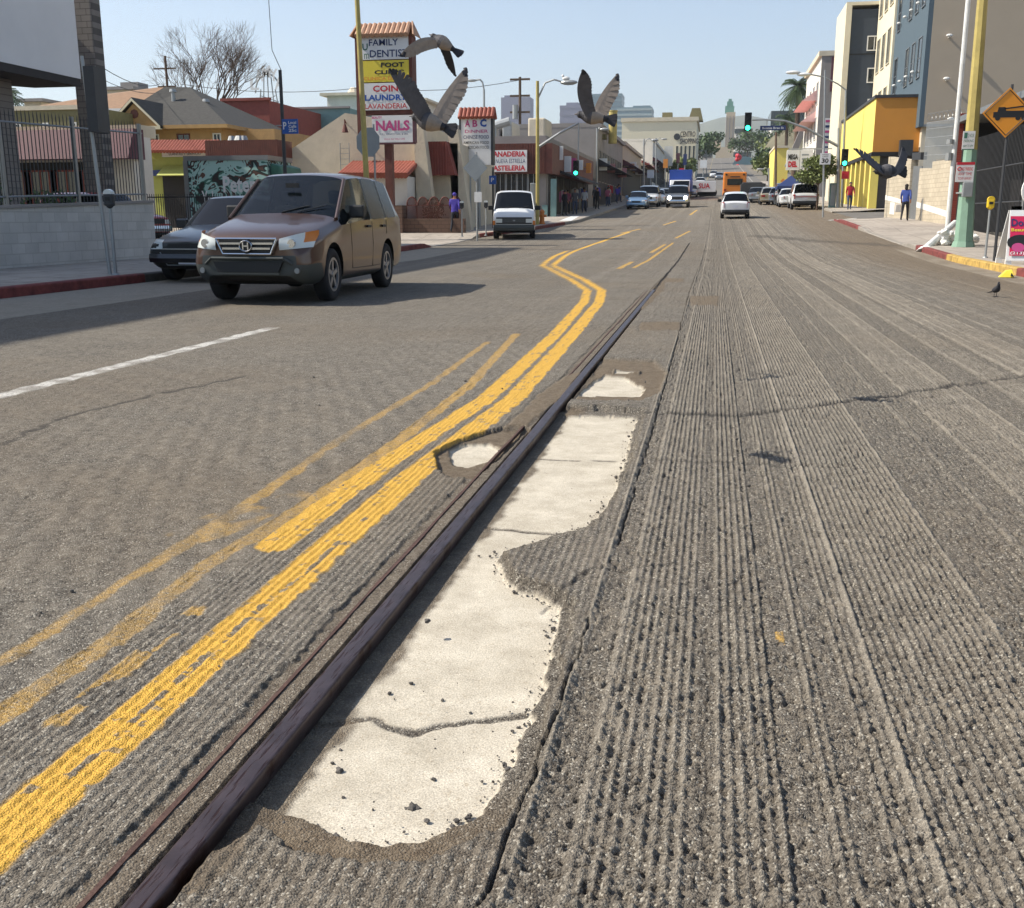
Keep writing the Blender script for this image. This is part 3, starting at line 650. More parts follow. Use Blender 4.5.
def lights_front(t, hity, z, x0=.45, x1=.8, h=.09, m='lens', turn=True):
    for s in (-1, 1):
        mb = MB(); pts = []; k = 7
        for i in range(k):
            x = x0+(x1-x0)*i/(k-1)
            for zz in (z-h, z+h*.2, z+h): pts.append((s*x, hity(s*x, min(zz, z+h*.7))-.012, zz if zz < z+h*.5 else z+h*(.75+.25*i/k)))
        mb.add(pts, [(3*i+j, 3*i+j+1, 3*i+j+4, 3*i+j+3) for i in range(k-1) for j in range(2)], 0)
        if turn: mb.m[-3:] = [1]*3
        part(mb, 'headlight', [m, 'amber'], t, smooth=True)
def rear_kit(t, hity, z, x0=.62, x1=.80, h=.2, hw=None):
    for s in (-1, 1):
        mb = MB(); a = hity(s*x0, z, False); b = hity(s*x1, z, False)
        mb.add([(s*x0, a+.02, z-h), (s*x1, b+.02, z-h), (s*x1, b+.02, z+h), (s*x0, a+.02, z+h), (s*x0, a-.1, z-h), (s*x1, b-.1, z-h), (s*x1, b-.1, z+h), (s*x0, a-.1, z+h)], [(0, 1, 2, 3), (0, 4, 5, 1), (2, 6, 7, 3), (0, 3, 7, 4), (1, 5, 6, 2)])
        part(mb, 'tail_light', 'red_light', t, bevel=.01)
def plate(t, hity, z, front=True):
    y = hity(0, z, front); s = -1 if front else 1; mb = MB(); mb.box(-.16, .16, y+s*.03-.006, y+s*.03+.006, z-.08, z+.08); part(mb, 'number_plate', 'plate', t)
def bumper(t, hity, z, w, h, front=False, m='dark_grey'):
    mb = MB(); s = -1 if front else 1; k = 9; vs = []
    for i in range(k):
        x = -w+2*w*i/(k-1); y = hity(x*.97, z, front)+s*.05
        vs += [(x, y-s*.12, z-h), (x, y, z-h), (x, y+s*.02, z), (x, y, z+h), (x, y-s*.12, z+h)]
    mb.add(vs, [(5*i+j, 5*i+j+1, 5*i+j+6, 5*i+j+5) for i in range(k-1) for j in range(4)]+[(0, 1, 2, 3, 4), tuple(5*(k-1)+i for i in range(5))]); part(mb, 'bumper', m, t, smooth=False)
# --- paints
mat('paint_bronze', '553e32', .32, .5, var=.04, coat=.6); mat('clad_grey', '3b3f3d', .55, var=.08); mat('paint_black', '0b0e16', .3, .1, var=.02, coat=.5); mat('paint_white', 'd3d4d3', .3, var=.03, coat=.6)
mat('paint_silver', '8d9092', .3, .6, var=.03, coat=.8); mat('paint_tan', 'a69a80', .3, .5, var=.03, coat=.8); mat('paint_blue', '6f8fae', .3, .4, var=.03, coat=.8); mat('paint_red', '9c2028', .35, .1, var=.05, coat=.6)
mat('paint_gold', '86714f', .3, .6, var=.03, coat=.8); mat('trim_dark', '1d1e1f', .6, var=.1); mat('interior', '2b2a29', .8)
# SUV
S_SUV = [(0, .70, .36, .60, .76, .60), (.10, .83, .27, .66, .86, .70), (.40, .885, .22, .80, .945, .76), (1.05, .89, .22, .90, 1.05, .78), (1.22, .89, .22, .95, 1.09, .80),
         (1.98, .89, .22, 1.00, 1.60, .665), (2.12, .89, .22, 1.01, 1.635, .675), (2.62, .89, .22, 1.02, 1.66, .68), (2.70, .89, .22, 1.02, 1.66, .68), (3.40, .89, .22, 1.04, 1.655, .67), (3.48, .89, .22, 1.04, 1.655, .67),
         (4.05, .885, .24, 1.06, 1.63, .65), (4.18, .88, .26, 1.06, 1.61, .64), (4.40, .86, .30, 1.06, 1.10, .78), (4.50, .80, .36, .95, 1.0, .72)]
q0 = Vector((-5.93, 12.6, 0))
suv, hit, hity = vehicle('parked_suv', 'bronze brown sport utility vehicle with dark grey bumper driving towards the camera', 'car', q0, 0, S_SUV,
    {4: (4, 5, 6), 6: (4,), 8: (4,), 10: (4,), 12: (5, 6), 5: (4,)}, 'paint_bronze', (.86, 3.48), .335, glassmat='glass_see', dark_rows={'front': (1, 2, 3), 0: (1, 2), 1: (1, 2), 2: (1,), 3: (1,), 4: (1,), 5: (1,), 6: (1,), 7: (1, 4), 8: (1,), 9: (1, 4), 10: (1,), 11: (1,), 12: (1,), 13: (1, 2), 'rear': (1, 2)}, mats='clad_grey', level=3, scale=1.06)
suv.name = 'sport_utility_vehicle'; suv.rotation_euler.z = math.radians(2.5); suv.scale = (.98, 1.06, 1.07)
def suv_kit():
    t = suv
    # upper grille
    mb = MB(); y = hity(0, .70)
    mb.add([(-.40, y-.035, .79), (.40, y-.035, .79), (.31, y-.05, .635), (-.31, y-.05, .635), (-.40, y+.10, .79), (.40, y+.10, .79), (.31, y+.1, .635), (-.31, y+.1, .635)], [(0, 1, 2, 3), (0, 4, 5, 1), (1, 5, 6, 2), (2, 6, 7, 3), (3, 7, 4, 0)])
    g = part(mb, 'grille', 'black', t)
    mb = MB()
    fr = [(-.42, .80), (.42, .80), (.33, .62), (-.33, .62)]
    for i in range(4):
        a = fr[i]; b = fr[(i+1) % 4]; mb.cyl((a[0], y-.055, a[1]), (b[0], y-.055, b[1]), .014, n=8)
    for z, w in ((.745, .37), (.685, .33)): mb.obox((0, y-.06, z), (w, 0, 0), (0, .01, 0), (0, 0, .012))
    part(mb, 'grille_frame', 'chrome', t).parent = g
    mb = MB(); n = 16; ey = y-.085; mb.m = []
    pts = [(.085*math.cos(2*PI*i/n), ey, .715+.062*math.sin(2*PI*i/n)) for i in range(n)]
    for i in range(n): mb.cyl(pts[i], pts[(i+1) % n], .007, n=6)
    for s in (-1, 1): mb.obox((s*.034, ey, .715), (.009, 0, 0), (0, .006, 0), (0, 0, .044))
    mb.obox((0, ey, .715), (.034, 0, 0), (0, .006, 0), (0, 0, .008)); part(mb, 'emblem', 'chrome', t); mb = MB(); mb.cyl((0, ey+.004, .715), (0, ey+.02, .715), .082, n=18); part(mb, 'emblem_backing', 'black', t)
    # lower intake
    mb = MB(); y2 = hity(0, .45); mb.add([(-.48, y2-.045, .53), (.48, y2-.045, .53), (.42, y2-.05, .40), (-.42, y2-.05, .40), (-.48, y2+.1, .53), (.48, y2+.1, .53), (.42, y2+.1, .40), (-.42, y2+.1, .40)], [(0, 1, 2, 3), (0, 4, 5, 1), (1, 5, 6, 2), (2, 6, 7, 3), (3, 7, 4, 0)]); part(mb, 'intake', 'black', t)
    mb = MB(); mb.obox((0, y2-.06, .385), (.44, 0, 0), (0, .008, 0), (0, 0, .008)); mb.tube([(-.60, y2-.01, .50), (-.5, y2-.055, .57), (.5, y2-.055, .57), (.60, y2-.01, .50)], .018); part(mb, 'bumper_trim', 'clad_grey', t)
    # headlights follow the body
    for s in (-1, 1):
        mb = MB(); pts = []; k = 9
        for i in range(k):
            u = i/(k-1); x = .44+.385*u; zt_ = .80+.10*u; zb_ = .665+.035*u
            for v in (0, .35, .7, 1): z = zb_+(zt_-zb_)*v; pts.append((s*x, hity(s*x, min(z, .76+.06*u))-.018-.02*math.sin(PI*v), z))
        mb.add(pts, [(4*i+j, 4*i+j+1, 4*i+j+5, 4*i+j+4) for i in range(k-1) for j in range(3)]); mb.m = [1 if (i >= 6 and j > 0) else 0 for i in range(k-1) for j in range(3)]
        h_ = part(mb, 'headlight', ['lens', 'amber'], t, smooth=True)
        mb = MB(); yy = hity(s*.60, .74)-.045; mb.cyl((s*.60, yy, .745), (s*.60, yy+.03, .745), .05, .055, n=16); part(mb, 'lamp_bowl', 'chrome', t).parent = h_
        mb = MB(); yy = hity(s*.66, .42)-.01; mb.cyl((s*.66, yy-.01, .42), (s*.66, yy+.05, .42), .034, n=14); part(mb, 'fog_light', 'grey_metal', t)
    mirrors(t, hit, 1.72, 1.10, 'trim_dark')
    # pillars, roof rails, cowl, wipers, seams, handles
    for s in (-1, 1):
        mb = MB(); mb.tube([(s*.80, 1.20, 1.03), (s*.668, 1.98, 1.55)], .028); part(mb, 'windshield_pillar', 'paint_bronze', t)
        def line(pts, r, nm, m):
            mb = MB(); mb.tube([(hit(y_, z_, s)+s*.0015, y_, z_) for y_, z_ in pts], r, n=5); part(mb, nm, m, t)
        line([(1.62, .98), (1.62, .7), (1.66, .38), (2.64, .37), (2.66, .7), (2.66, 1.0)], .005, 'door_seam', 'black'); line([(2.66, .37), (3.02, .37), (3.2, .62), (3.42, .82), (3.44, 1.02)], .005, 'door_seam', 'black')
        for y_ in (2.45, 3.24):
            x = hit(y_, .93, s); mb = MB(); mb.obox((x+s*.018, y_, .93), (.012, 0, 0), (0, .09, 0), (0, 0, .018)); part(mb, 'door_handle', 'trim_dark', t, bevel=.008)
        for x0 in (.12*s+.15,):
            mb = MB(); mb.tube([(x0-.05, 1.22, 1.12), (x0+.33, 1.36, 1.205)], .008, n=5); part(mb, 'wiper', 'black', t)
    # cabin
    mb = MB(); mb.box(-.72, .72, 1.35, 1.75, .80, 1.06); part(mb, 'dashboard', 'interior', t, bevel=.05)
    for s in (-1, 1):
        mb = MB(); mb.box(s*.38-.22, s*.38+.22, 2.35, 2.5, .6, 1.22); mb.box(s*.38-.12, s*.38+.12, 2.38, 2.47, 1.24, 1.42); part(mb, 'front_seat', 'interior', t, bevel=.04)
    mb = MB(); mb.box(-.6, .6, 3.2, 3.35, .6, 1.2); part(mb, 'rear_seat', 'interior', t, bevel=.04)
    mb = MB(); c = Vector((.38, 1.90, 1.05)); pts = [c+Vector((.18*math.cos(a), .05*math.sin(a), .17*math.sin(a))) for a in [2*PI*i/20 for i in range(21)]]; mb.tube(pts, .014, n=6); mb.tube([pts[0], c, pts[10]], .012); part(mb, 'steering_wheel', 'black', t)
    mb = MB(); mb.box(-.10, .10, 1.62, 1.65, 1.44, 1.50); part(mb, 'rear_view_mirror', 'black', t)
suv_kit()
# generic station tables -------------------------------------------------
def st_sedan(L=4.5, w=.86, h=1.42, hatch=False, tall=0):
    a = [(0, w*.80, .34, .55, .68, w*.74), (.12, w*.93, .24, .60, .74, w*.82), (.5, w, .2, .72, .84, w*.86), (1.15, w, .2, .82, .93+tall, w*.87), (1.3, w, .2, .84, .96+tall, w*.88), (1.95, w, .2, .88, h-.06, w*.72), (2.1, w, .2, .88, h-.02, w*.73), (2.65, w, .2, .89, h, w*.74), (2.73, w, .2, .89, h, w*.74)]
    if hatch: a += [(L-.95, w, .2, .92, h-.01, w*.73), (L-.8, w, .22, .93, h-.03, w*.72), (L-.42, w*.985, .24, .93, h-.10, w*.70), (L-.12, w*.96, .28, .93, .99, w*.86), (L, w*.88, .34, .85, .9, w*.8)]
    else: a += [(L-1.35, w, .2, .91, h-.05, w*.72), (L-1.25, w, .2, .91, h-.07, w*.72), (L-.72, w, .22, .90, .98, w*.86), (L-.60, w*.99, .24, .90, .97, w*.86), (L-.1, w*.95, .3, .86, .94, w*.82), (L, w*.86, .36, .80, .88, w*.76)]
    return a
GL_S = {4: (4, 5, 6), 5: (4,), 6: (4,), 8: (4,), 10: (4, 5, 6)}
GL_H = {4: (4, 5, 6), 5: (4,), 6: (4,), 8: (4,), 10: (4,), 11: (5, 6)}
def place(px, py): q = G(px, py); return Vector((q.x, q.y, q.z))
def small_car(name, label, cat, px, py, front, paint, kind='sedan', group=None, x=None, scale=1.0, L=4.5, rz=0, w=.86, h=None):
    q = place(px, py)
    hatch = kind in ('hatch', 'wagon', 'mini'); h = h or {'sedan': 1.42, 'hatch': 1.5, 'wagon': 1.6, 'mini': 1.72}[kind]
    stt = st_sedan(L, w, h, hatch, tall=.06 if kind in ('wagon', 'mini') else 0); gl = GL_H if hatch else GL_S
    loc = q if front else q+Vector((0, L, 0)); rot = rz if front else PI+rz
    loc.z = (Z(q.x, q.y)+Z(q.x, q.y+L))/2-.02
    t, hi, hy = vehicle(name, label, cat, loc, rot, stt, gl, paint, (.85, L-.95), .32, group=group, level=2, scale=scale)
    t.rotation_euler.x = (1 if front else -1)*math.atan2(Z(q.x, q.y+L)-Z(q.x, q.y), L)
    t.location.z = (Z(q.x, q.y) if front else Z(q.x, q.y+L))+.0
    if front:
        lights_front(t, hy, .66); mb = MB(); y = hy(0, .6); mb.box(-.34, .34, y-.03, y+.02, .55, .67); part(mb, 'grille', 'black', t); plate(t, hy, .40); bumper(t, hy, .42, .70, .07, True, paint)
    else:
        if kind == 'wagon':
            rear_kit(t, hy, .78, .64, .80, .16)
        else: rear_kit(t, hy, .76, .45, .78, .09)
        plate(t, hy, .68, False); bumper(t, hy, .42, .76, .10, False, 'trim_dark' if kind == 'wagon' else paint)
    mirrors(t, hi, 1.65, .96, 'black' if kind == 'wagon' else paint)
    return t, hi, hy
# dark car behind the SUV
c1, hi, hy = small_car('parked_car', 'dark blue black hatchback parked at the left kerb half hidden by the brown vehicle', 'car', 192, 281, True, 'paint_black', 'hatch', w=.86)
c1.location.x = -9.0; c1.location.y = 16.7; c1.scale = (1.02, 1, 1.02)
mb = MB(); y = hy(0, .58); mb.box(-.45, .45, y-.045, y-.03, .565, .585); part(mb, 'grille_trim', 'chrome', c1); mb = MB(); mb.tube([(-.5, hy(-.5, .5)-.02, .52), (-.40, hy(-.4, .3)-.03, .30), (.40, hy(.4, .3)-.03, .30), (.5, hy(.5, .5)-.02, .52)], .01); part(mb, 'intake_trim', 'grey_metal', c1)
# white hatchback seen from behind
c2, hi, hy = small_car('hatchback_car', 'white compact estate car seen from behind, alone in the middle of the road', 'car', 735, 219, False, 'paint_white', 'wagon', L=4.1, scale=1.0, w=.85, h=1.5)
small = small_car
small('hatchback_car', 'beige hatchback parked at the right kerb behind the awning stalls', 'car', 770, 205, False, 'paint_tan', 'hatch', w=.88)
small('sedan_car', 'low white sedan parked at the right kerb just past the white utility vehicle', 'car', 790, 207.5, False, 'paint_white', 'sedan', w=.86)
# white SUV right
S_BIG = [(0, .74, .42, .72, .90, .66), (.10, .90, .34, .78, .98, .78), (.45, .96, .30, .90, 1.06, .86), (1.2, .97, .3, 1.02, 1.14, .88), (1.35, .97, .3, 1.06, 1.17, .88), (1.95, .97, .3, 1.10, 1.74, .76), (2.1, .97, .3, 1.1, 1.79, .77), (2.75, .97, .3, 1.1, 1.82, .78), (2.85, .97, .3, 1.1, 1.82, .78), (3.7, .97, .3, 1.12, 1.82, .77), (3.8, .97, .3, 1.12, 1.82, .77), (4.6, .96, .32, 1.12, 1.79, .75), (4.72, .96, .34, 1.12, 1.77, .74), (4.92, .94, .38, 1.10, 1.16, .84), (5.0, .88, .45, .95, 1.02, .78)]
GL_B = {4: (4, 5, 6), 5: (4,), 6: (4,), 8: (4,), 10: (4,), 12: (5, 6)}
def big(name, label, cat, px, py, front, paint, scale=1.0, group=None):
    q = place(px, py); L = 5.0*scale; loc = q if front else q+Vector((0, L, 0))
    t, hi, hy = vehicle(name, label, cat, loc, 0 if front else PI, S_BIG, GL_B, paint, (.95, 3.95), .38, group=group, scale=scale)
    t.rotation_euler.x = (1 if front else -1)*math.atan2(Z(q.x, q.y+L)-Z(q.x, q.y), L); t.location.z = Z(q.x, q.y) if front else Z(q.x, q.y+L)
    if front: lights_front(t, hy, .80, .48, .84, .08); mb = MB(); y = hy(0, .8); mb.box(-.42, .42, y-.04, y+.02, .72, .90); part(mb, 'grille', 'trim_dark', t); bumper(t, hy, .55, .86, .10, True, 'chrome'); plate(t, hy, .55)
    else: rear_kit(t, hy, .92, .72, .90, .16); bumper(t, hy, .52, .88, .11, False, 'trim_dark'); plate(t, hy, .80, False)
    mirrors(t, hi, 1.75, 1.2, 'black'); return t, hi, hy
w1, hi, hy = big('utility_vehicle', 'white utility vehicle with dark rear glass, nearest car at the right kerb', 'car', 805, 210, False, 'paint_white')
mb = MB(); y = hy(0, .92, False); mb.box(-.70, .70, y+.005, y+.02, .88, .94); part(mb, 'reflector_strip', 'red_light', w1)
big('utility_vehicle', 'dark red utility vehicle parked under the navy blue canopy', 'car', 786, 205.5, False, 'paint_black')
# silver pickup with headlights on
p1, hi, hy = big('pickup_truck', 'silver pickup with both headlights shining, coming up the oncoming lane', 'truck', 677, 208, True, 'paint_silver')
for ch in [c for c in kids(p1) if c.name.startswith('headlight')]: bpy.data.objects.remove(ch)
for s in (-1, 1):
    mb = MB(); y = hy(s*.66, .82); mb.cyl((s*.66, y-.06, .82), (s*.66, y+.03, .82), .15, .16, n=16); mb.m[-2:] = [1, 0]; part(mb, 'headlight', ['chrome', 'headglow'], p1)
    mb = MB(); mb.cyl((s*.66, y-.075, .82), (s*.66, y-.062, .82), .13, n=16); part(mb, 'lamp', 'headglow', p1)
# row of parked cars on the left
for i, (px, py, pn, lb) in enumerate(((636, 209.5, 'paint_blue', 'pale blue sedan, first car parked at the left kerb past the shops'), (647, 207.5, 'paint_white', 'white pickup parked second in the left kerb row'), (655.5, 205, 'paint_white', 'white sedan parked third in the left kerb row'), (661, 202.5, 'paint_black', 'black sedan parked fourth in the left kerb row'), (664.5, 204, 'paint_tan', 'tan sedan partly hidden behind the silver pickup'))):
    (big if i == 1 else small)('parked_car', lb, 'car', px, py, True, pn, group='cars parked along the left kerb')
for i, (px, py, pn, lb) in enumerate(((690, 197.5, 'paint_silver', 'silver car just under the left end of the white trailer'), (686, 186, 'paint_black', 'dark car far up the road above the white trailer'), (700, 186.5, 'paint_white', 'small white car far up the oncoming lane'), (713.5, 178, 'paint_white', 'white speck of a car near the crest, oncoming side'), (719, 180, 'paint_silver', 'silver car far off left of the red balloons'), (742, 184, 'paint_white', 'white car climbing the far hill right of the orange truck'), (757, 203, 'paint_silver', 'silver car between the orange truck and the beige hatchback'))):
    small('distant_car', lb, 'car', px, py, i < 5, pn, group='cars far up the road')
small('sedan_car', 'pale green car waiting right beside the silver car, at the right kerb', 'car', 778, 205, False, 'paint_silver', 'hatch')
# white van on left
S_VAN = [(0, .76, .34, .66, .80, .70), (.06, .81, .30, .74, .95, .76), (.35, .83, .26, .95, 1.13, .77), (.48, .83, .26, 1.0, 1.20, .77), (1.10, .83, .26, 1.05, 1.84, .66), (1.3, .83, .26, 1.05, 1.90, .68), (1.9, .83, .26, 1.05, 1.92, .69), (2.0, .83, .26, 1.05, 1.92, .69), (3.9, .83, .26, 1.05, 1.9, .68), (4.2, .82, .3, 1.05, 1.84, .66), (4.35, .8, .35, .98, 1.1, .74)]
qv = place(514, 239.5)
van, hi, hy = vehicle('white_van', 'white van with black grille and grey bumper standing at the left kerb', 'van', qv, 0, S_VAN, {3: (4, 5, 6), 5: (4,), 7: (4,)}, 'paint_white', (.75, 3.3), .32, dark_rows={'front': (1,), 0: (1,), 1: (1,)})
[part(MB().box(s*.58-.13, s*.58+.13, hy(0, .72)-.06, hy(0, .72)+.03, .65, .80), 'headlight', 'lens', van) for s in (-1, 1)]; mb = MB(); mb.box(-.68, .68, hy(0, .72)-.03, hy(.6, .72)+.05, .60, .86); g = part(mb, 'grille', 'black', van)
mb = MB(); [mb.box(-.46, .46, hy(0, .72)-.04, hy(0, .72)-.03, z, z+.008) for z in (.67, .71, .75, .79)]; mb.ell((0, hy(0, .72)-.045, .73), .05, .01, .035); part(mb, 'grille_bar', 'grey_metal', van); bumper(van, hy, .46, .78, .11, True, 'clad_grey'); plate(van, hy, .46); mirrors(van, hi, .85, 1.2, 'black'); van.rotation_euler.z = math.radians(10); van.scale = (1.08, 1.08, 1.04)
for s in (-1, 1): mb = MB(); mb.obox((s*.76, hy(s*.74, .66)-.0, .64), (.05, 0, 0), (0, .03, 0), (0, 0, .09)); part(mb, 'indicator', 'amber', van)
for s in (-1, 1): mb = MB(); mb.tube([(s*.3-.1, .42, 1.21), (s*.3+.25, .55, 1.30)], .009, n=5); part(mb, 'wiper', 'black', van)
for s in (-1, 1): mb = MB(); mb.tube([(s*.77, .48, 1.15), (s*.672, 1.10, 1.80)], .022); part(mb, 'windshield_pillar', 'paint_white', van)
# trucks
def wheels6(t, xs, ys, r): 
    for y in ys:
        for s in (-1, 1): add_wheel(t, s*xs, y, r, .26)
mat('truck_orange', 'd07a25', .5, var=.06); mat('truck_blue', '22479c', .5, var=.08); mat('graffiti_green', '3c6b58', .6, var=.3)
q = place(735, 200); t = thing('orange_truck', 'tall orange school bus seen from behind, ahead of the white estate car', 'bus', (q.x-.1, q.y, q.z), 0, world=False)
q = t.location; mb = MB(); mb.box(-1.2, 1.2, 0, 9, .6, 2.9); part(mb, 'body', 'truck_orange', t, bevel=.12)
mb = MB(); mb.box(-.8, .8, -.03, .05, 1.55, 2.2); part(mb, 'rear_window', 'glass_dark', t); mb = MB(); mb.box(-1.15, 1.15, -.12, .0, .45, .75); part(mb, 'bumper', 'black', t)
for s in (-1, 1): mb = MB(); mb.box(s*1.0-.12, s*1.0+.12, -.04, .0, .95, 1.15); part(mb, 'tail_light', 'red_light', t); mb = MB(); mb.cyl((s*.9, -.05, 2.62), (s*.9, 0, 2.62), .1); part(mb, 'warning_light', 'black', t)
wheels6(t, .98, (1.6, 7.3), .48)
mb = MB(); mb.box(-.5, .5, -.02, .0, 2.35, 2.45); part(mb, 'stripe', 'black', t)
# dark truck beside it
q = place(754, 203.5); t = thing('flatbed_truck', 'dark truck with low stake bed right of the orange bus', 'truck', (q.x, q.y+4, q.z+.15), 0, world=False)
mb = MB(); mb.box(-1.1, 1.1, 0, 4, .7, .85); [mb.box(s*1.1-.03, s*1.1+.03, 0, 4, .85, 1.75) for s in (-1, 1)]; mb.box(-1.1, 1.1, 0, .05, .85, 1.75); part(mb, 'stake_bed', 'dark_grey', t); mb = MB(); mb.box(-1, 1, 4.1, 5.8, .6, 2.0); part(mb, 'cab', 'trim_dark', t, bevel=.15); wheels6(t, .95, (1, 4.9), .4)
# blue box truck
q = place(674, 203); t = thing('box_truck', 'box truck with a blue cargo box, behind the silver pickup', 'truck', (q.x+.1, q.y+12, q.z+.45), 0, world=False)
mb = MB(); mb.box(-1.25, 1.25, 1.9, 8, .9, 3.35); part(mb, 'cargo_box', 'truck_blue', t, bevel=.03); mb = MB(); mb.prism([(-1.1, 0, .5), (-1.1, 0, 1.3), (-1.1, .5, 2.2), (-1.1, 1.85, 2.25), (-1.1, 1.85, .5)], (2.2, 0, 0)); part(mb, 'cab', 'paint_white', t, bevel=.06)
mb = MB(); mb.prism([(-1.0, .03, 1.35), (-1.0, .45, 2.1), (-1.0, .52, 2.1), (-1.0, .10, 1.35)], (2.0, -.03, 0)); part(mb, 'windshield', 'glass_dark', t); wheels6(t, 1.0, (1, 6), .45)
# SUA trailer truck, crossing
q = P(701, 196, 128); a = P(686, 195, 128); b = P(715.5, 195, 128); zt = P(700, 181, 128).z; zb = P(700, 192, 128).z
t = thing('semi_trailer', 'long white box trailer with red letters SUA on its side, turning across the road', 'truck', (a.x, 128, Z(a.x, 128)))
mb = MB(); mb.box(a.x, b.x, 128, 130.4, zb, zt); part_ = mb.build('trailer_box', 'paint_white', t, bevel=.03); mb = MB(); mb.text('SUA', (a.x+(b.x-a.x)*.42, 127.985, zb+.40), (1, 0, 0), (b.x-a.x)*.38, (zt-zb)*.48, bold=.03); mb.build('lettering', 'signred', t)
for f_ in (.55, .72, .9):
    for yy in (128.2, 130.0): mb = MB(); x_ = a.x+(b.x-a.x)*f_; mb.cyl((x_, yy, Z(a.x, 128)+.5), (x_, yy+.25, Z(a.x, 128)+.5), .5, n=18); mb.build('wheel', 'rubber', t)
mb = MB(); mb.box(a.x+.3, b.x-.1, 128.3, 130.1, zb-.35, zb-.003); mb.build('chassis', 'dark_grey', t)
# ================================================================== surroundings
RX = [512]
def PR(py, Y): return P(RX[0], py, Y)
def zg(x, y, d=0): return Z(x, y)+d
# ---- building helpers (world coordinates; vertices are shifted to the thing's base)
def bthing(name, label, cat, x, y, group=None): return thing(name, label, cat, (x, y, Z(x, y)), 0, group)
def window(t, face, c, a0, a1, z0, z1, frame='white_paint', glass='window_glass', d=1, bars=(1, 0), fw=.07, nm='window'):
    """face 'x': wall plane x=c, a = y range; face 'y': wall plane y=c, a = x range; d = outward sign"""
    def bx(mb, a, b, p, q, lo, hi, m=0):
        lo, hi = sorted((c+d*lo, c+d*hi))
        if face == 'x': mb.box(lo, hi, a, b, p, q, m)
        else: mb.box(a, b, lo, hi, p, q, m)
    mb = MB()
    bx(mb, a0-fw, a1+fw, z1, z1+fw, -.05, .06); bx(mb, a0-fw, a1+fw, z0-fw, z0, -.05, .08); bx(mb, a0-fw, a0, z0, z1, -.05, .06); bx(mb, a1, a1+fw, z0, z1, -.05, .06)
    for i in range(bars[0]): x = a0+(a1-a0)*(i+1)/(bars[0]+1); bx(mb, x-fw*.35, x+fw*.35, z0, z1, -.04, .035)
    for i in range(bars[1]): z = z0+(z1-z0)*(i+1)/(bars[1]+1); bx(mb, a0, a1, z-fw*.35, z+fw*.35, -.04, .033)
    w = mb.build(nm, frame, t); mb = MB(); bx(mb, a0, a1, z0, z1, -.04, .012); g = mb.build('pane', glass, None); 
    off = t['_o']
    for v in g.data.vertices: v.co -= Vector(off)
    g.parent = w; return w
def tiles(mb, p0, p1, drop, out, n, r, m=0):
    """row of barrel roof tiles from ridge line p0-p1 down to the eave (offset 'out', lowered by drop)"""
    p0 = Vector(p0); p1 = Vector(p1); out = Vector(out)
    for i in range(n):
        a = p0.lerp(p1, (i+.5)/n); mb.cyl(a, a+out+Vector((0, 0, -drop)), r, r*1.08, 8, m)
    mb.add([p0, p1, p1+out+Vector((0, 0, -drop)), p0+out+Vector((0, 0, -drop))], [(0, 1, 2, 3)], m)
mat('stucco_cream', 'c9bda6', .9, var=.12, vs=1.2, bump=.5, bs=14); mat('stucco_white', 'd2cdc2', .9, var=.10, vs=1.0, bump=.3, bs=14); mat('roof_flat', '8d8a85', .9, var=.2)
mat('teal_wall', '6e8a87', .85, var=.1); mat('red_wall', '85443a', .85, var=.15); mat('house_tan', 'a98657', .85, var=.12); mat('shingle', '393733', .9, var=.3, vs=5, bump=.6, bs=9)
mat('shop_yellow', 'a8ac58', .7, var=.08); mat('olive', '77704f', .9, var=.15); mat('roof_tan', '8a6c52', .9, var=.2); mat('burgundy', '59303a', .7, var=.15)
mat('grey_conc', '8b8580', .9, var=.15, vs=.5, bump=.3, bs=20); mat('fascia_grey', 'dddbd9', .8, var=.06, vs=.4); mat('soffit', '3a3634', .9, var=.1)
mat('awning_black', '26262a', .8, var=.1); mat('shop_dark', '1f1c1c', .7, var=.3); mat('yellow_wall', 'e6cf68', .7, var=.05, vs=.5); mat('orange_wall', 'c98734', .75, var=.07, vs=.5)
mat('tan_panel', 'a99a86', .8, var=.05, vs=.3); mat('slate_panel', '4b5a63', .7, var=.06); mat('dark_panel', '323b46', .7, var=.08); mat('cream_panel', 'd6ccb2', .8, var=.05)
blockmat('block_wall_white', 'bdbab4', 'a9a69f', .42, .205, 'X'); blockmat('block_beige', 'b5a993', '978c7a', .42, .205, 'X'); blockmat('block_pillar', '7f7872', '55504c', .42, .205, 'Y'); blockmat('brick_red', '8a3c30', 'a08070', .22, .075, 'X', ms=.008)
blockmat('block_beige_y', 'b5a993', '978c7a', .42, .205, 'Y'); mat('slats', '4c4644', .7, var=.15)
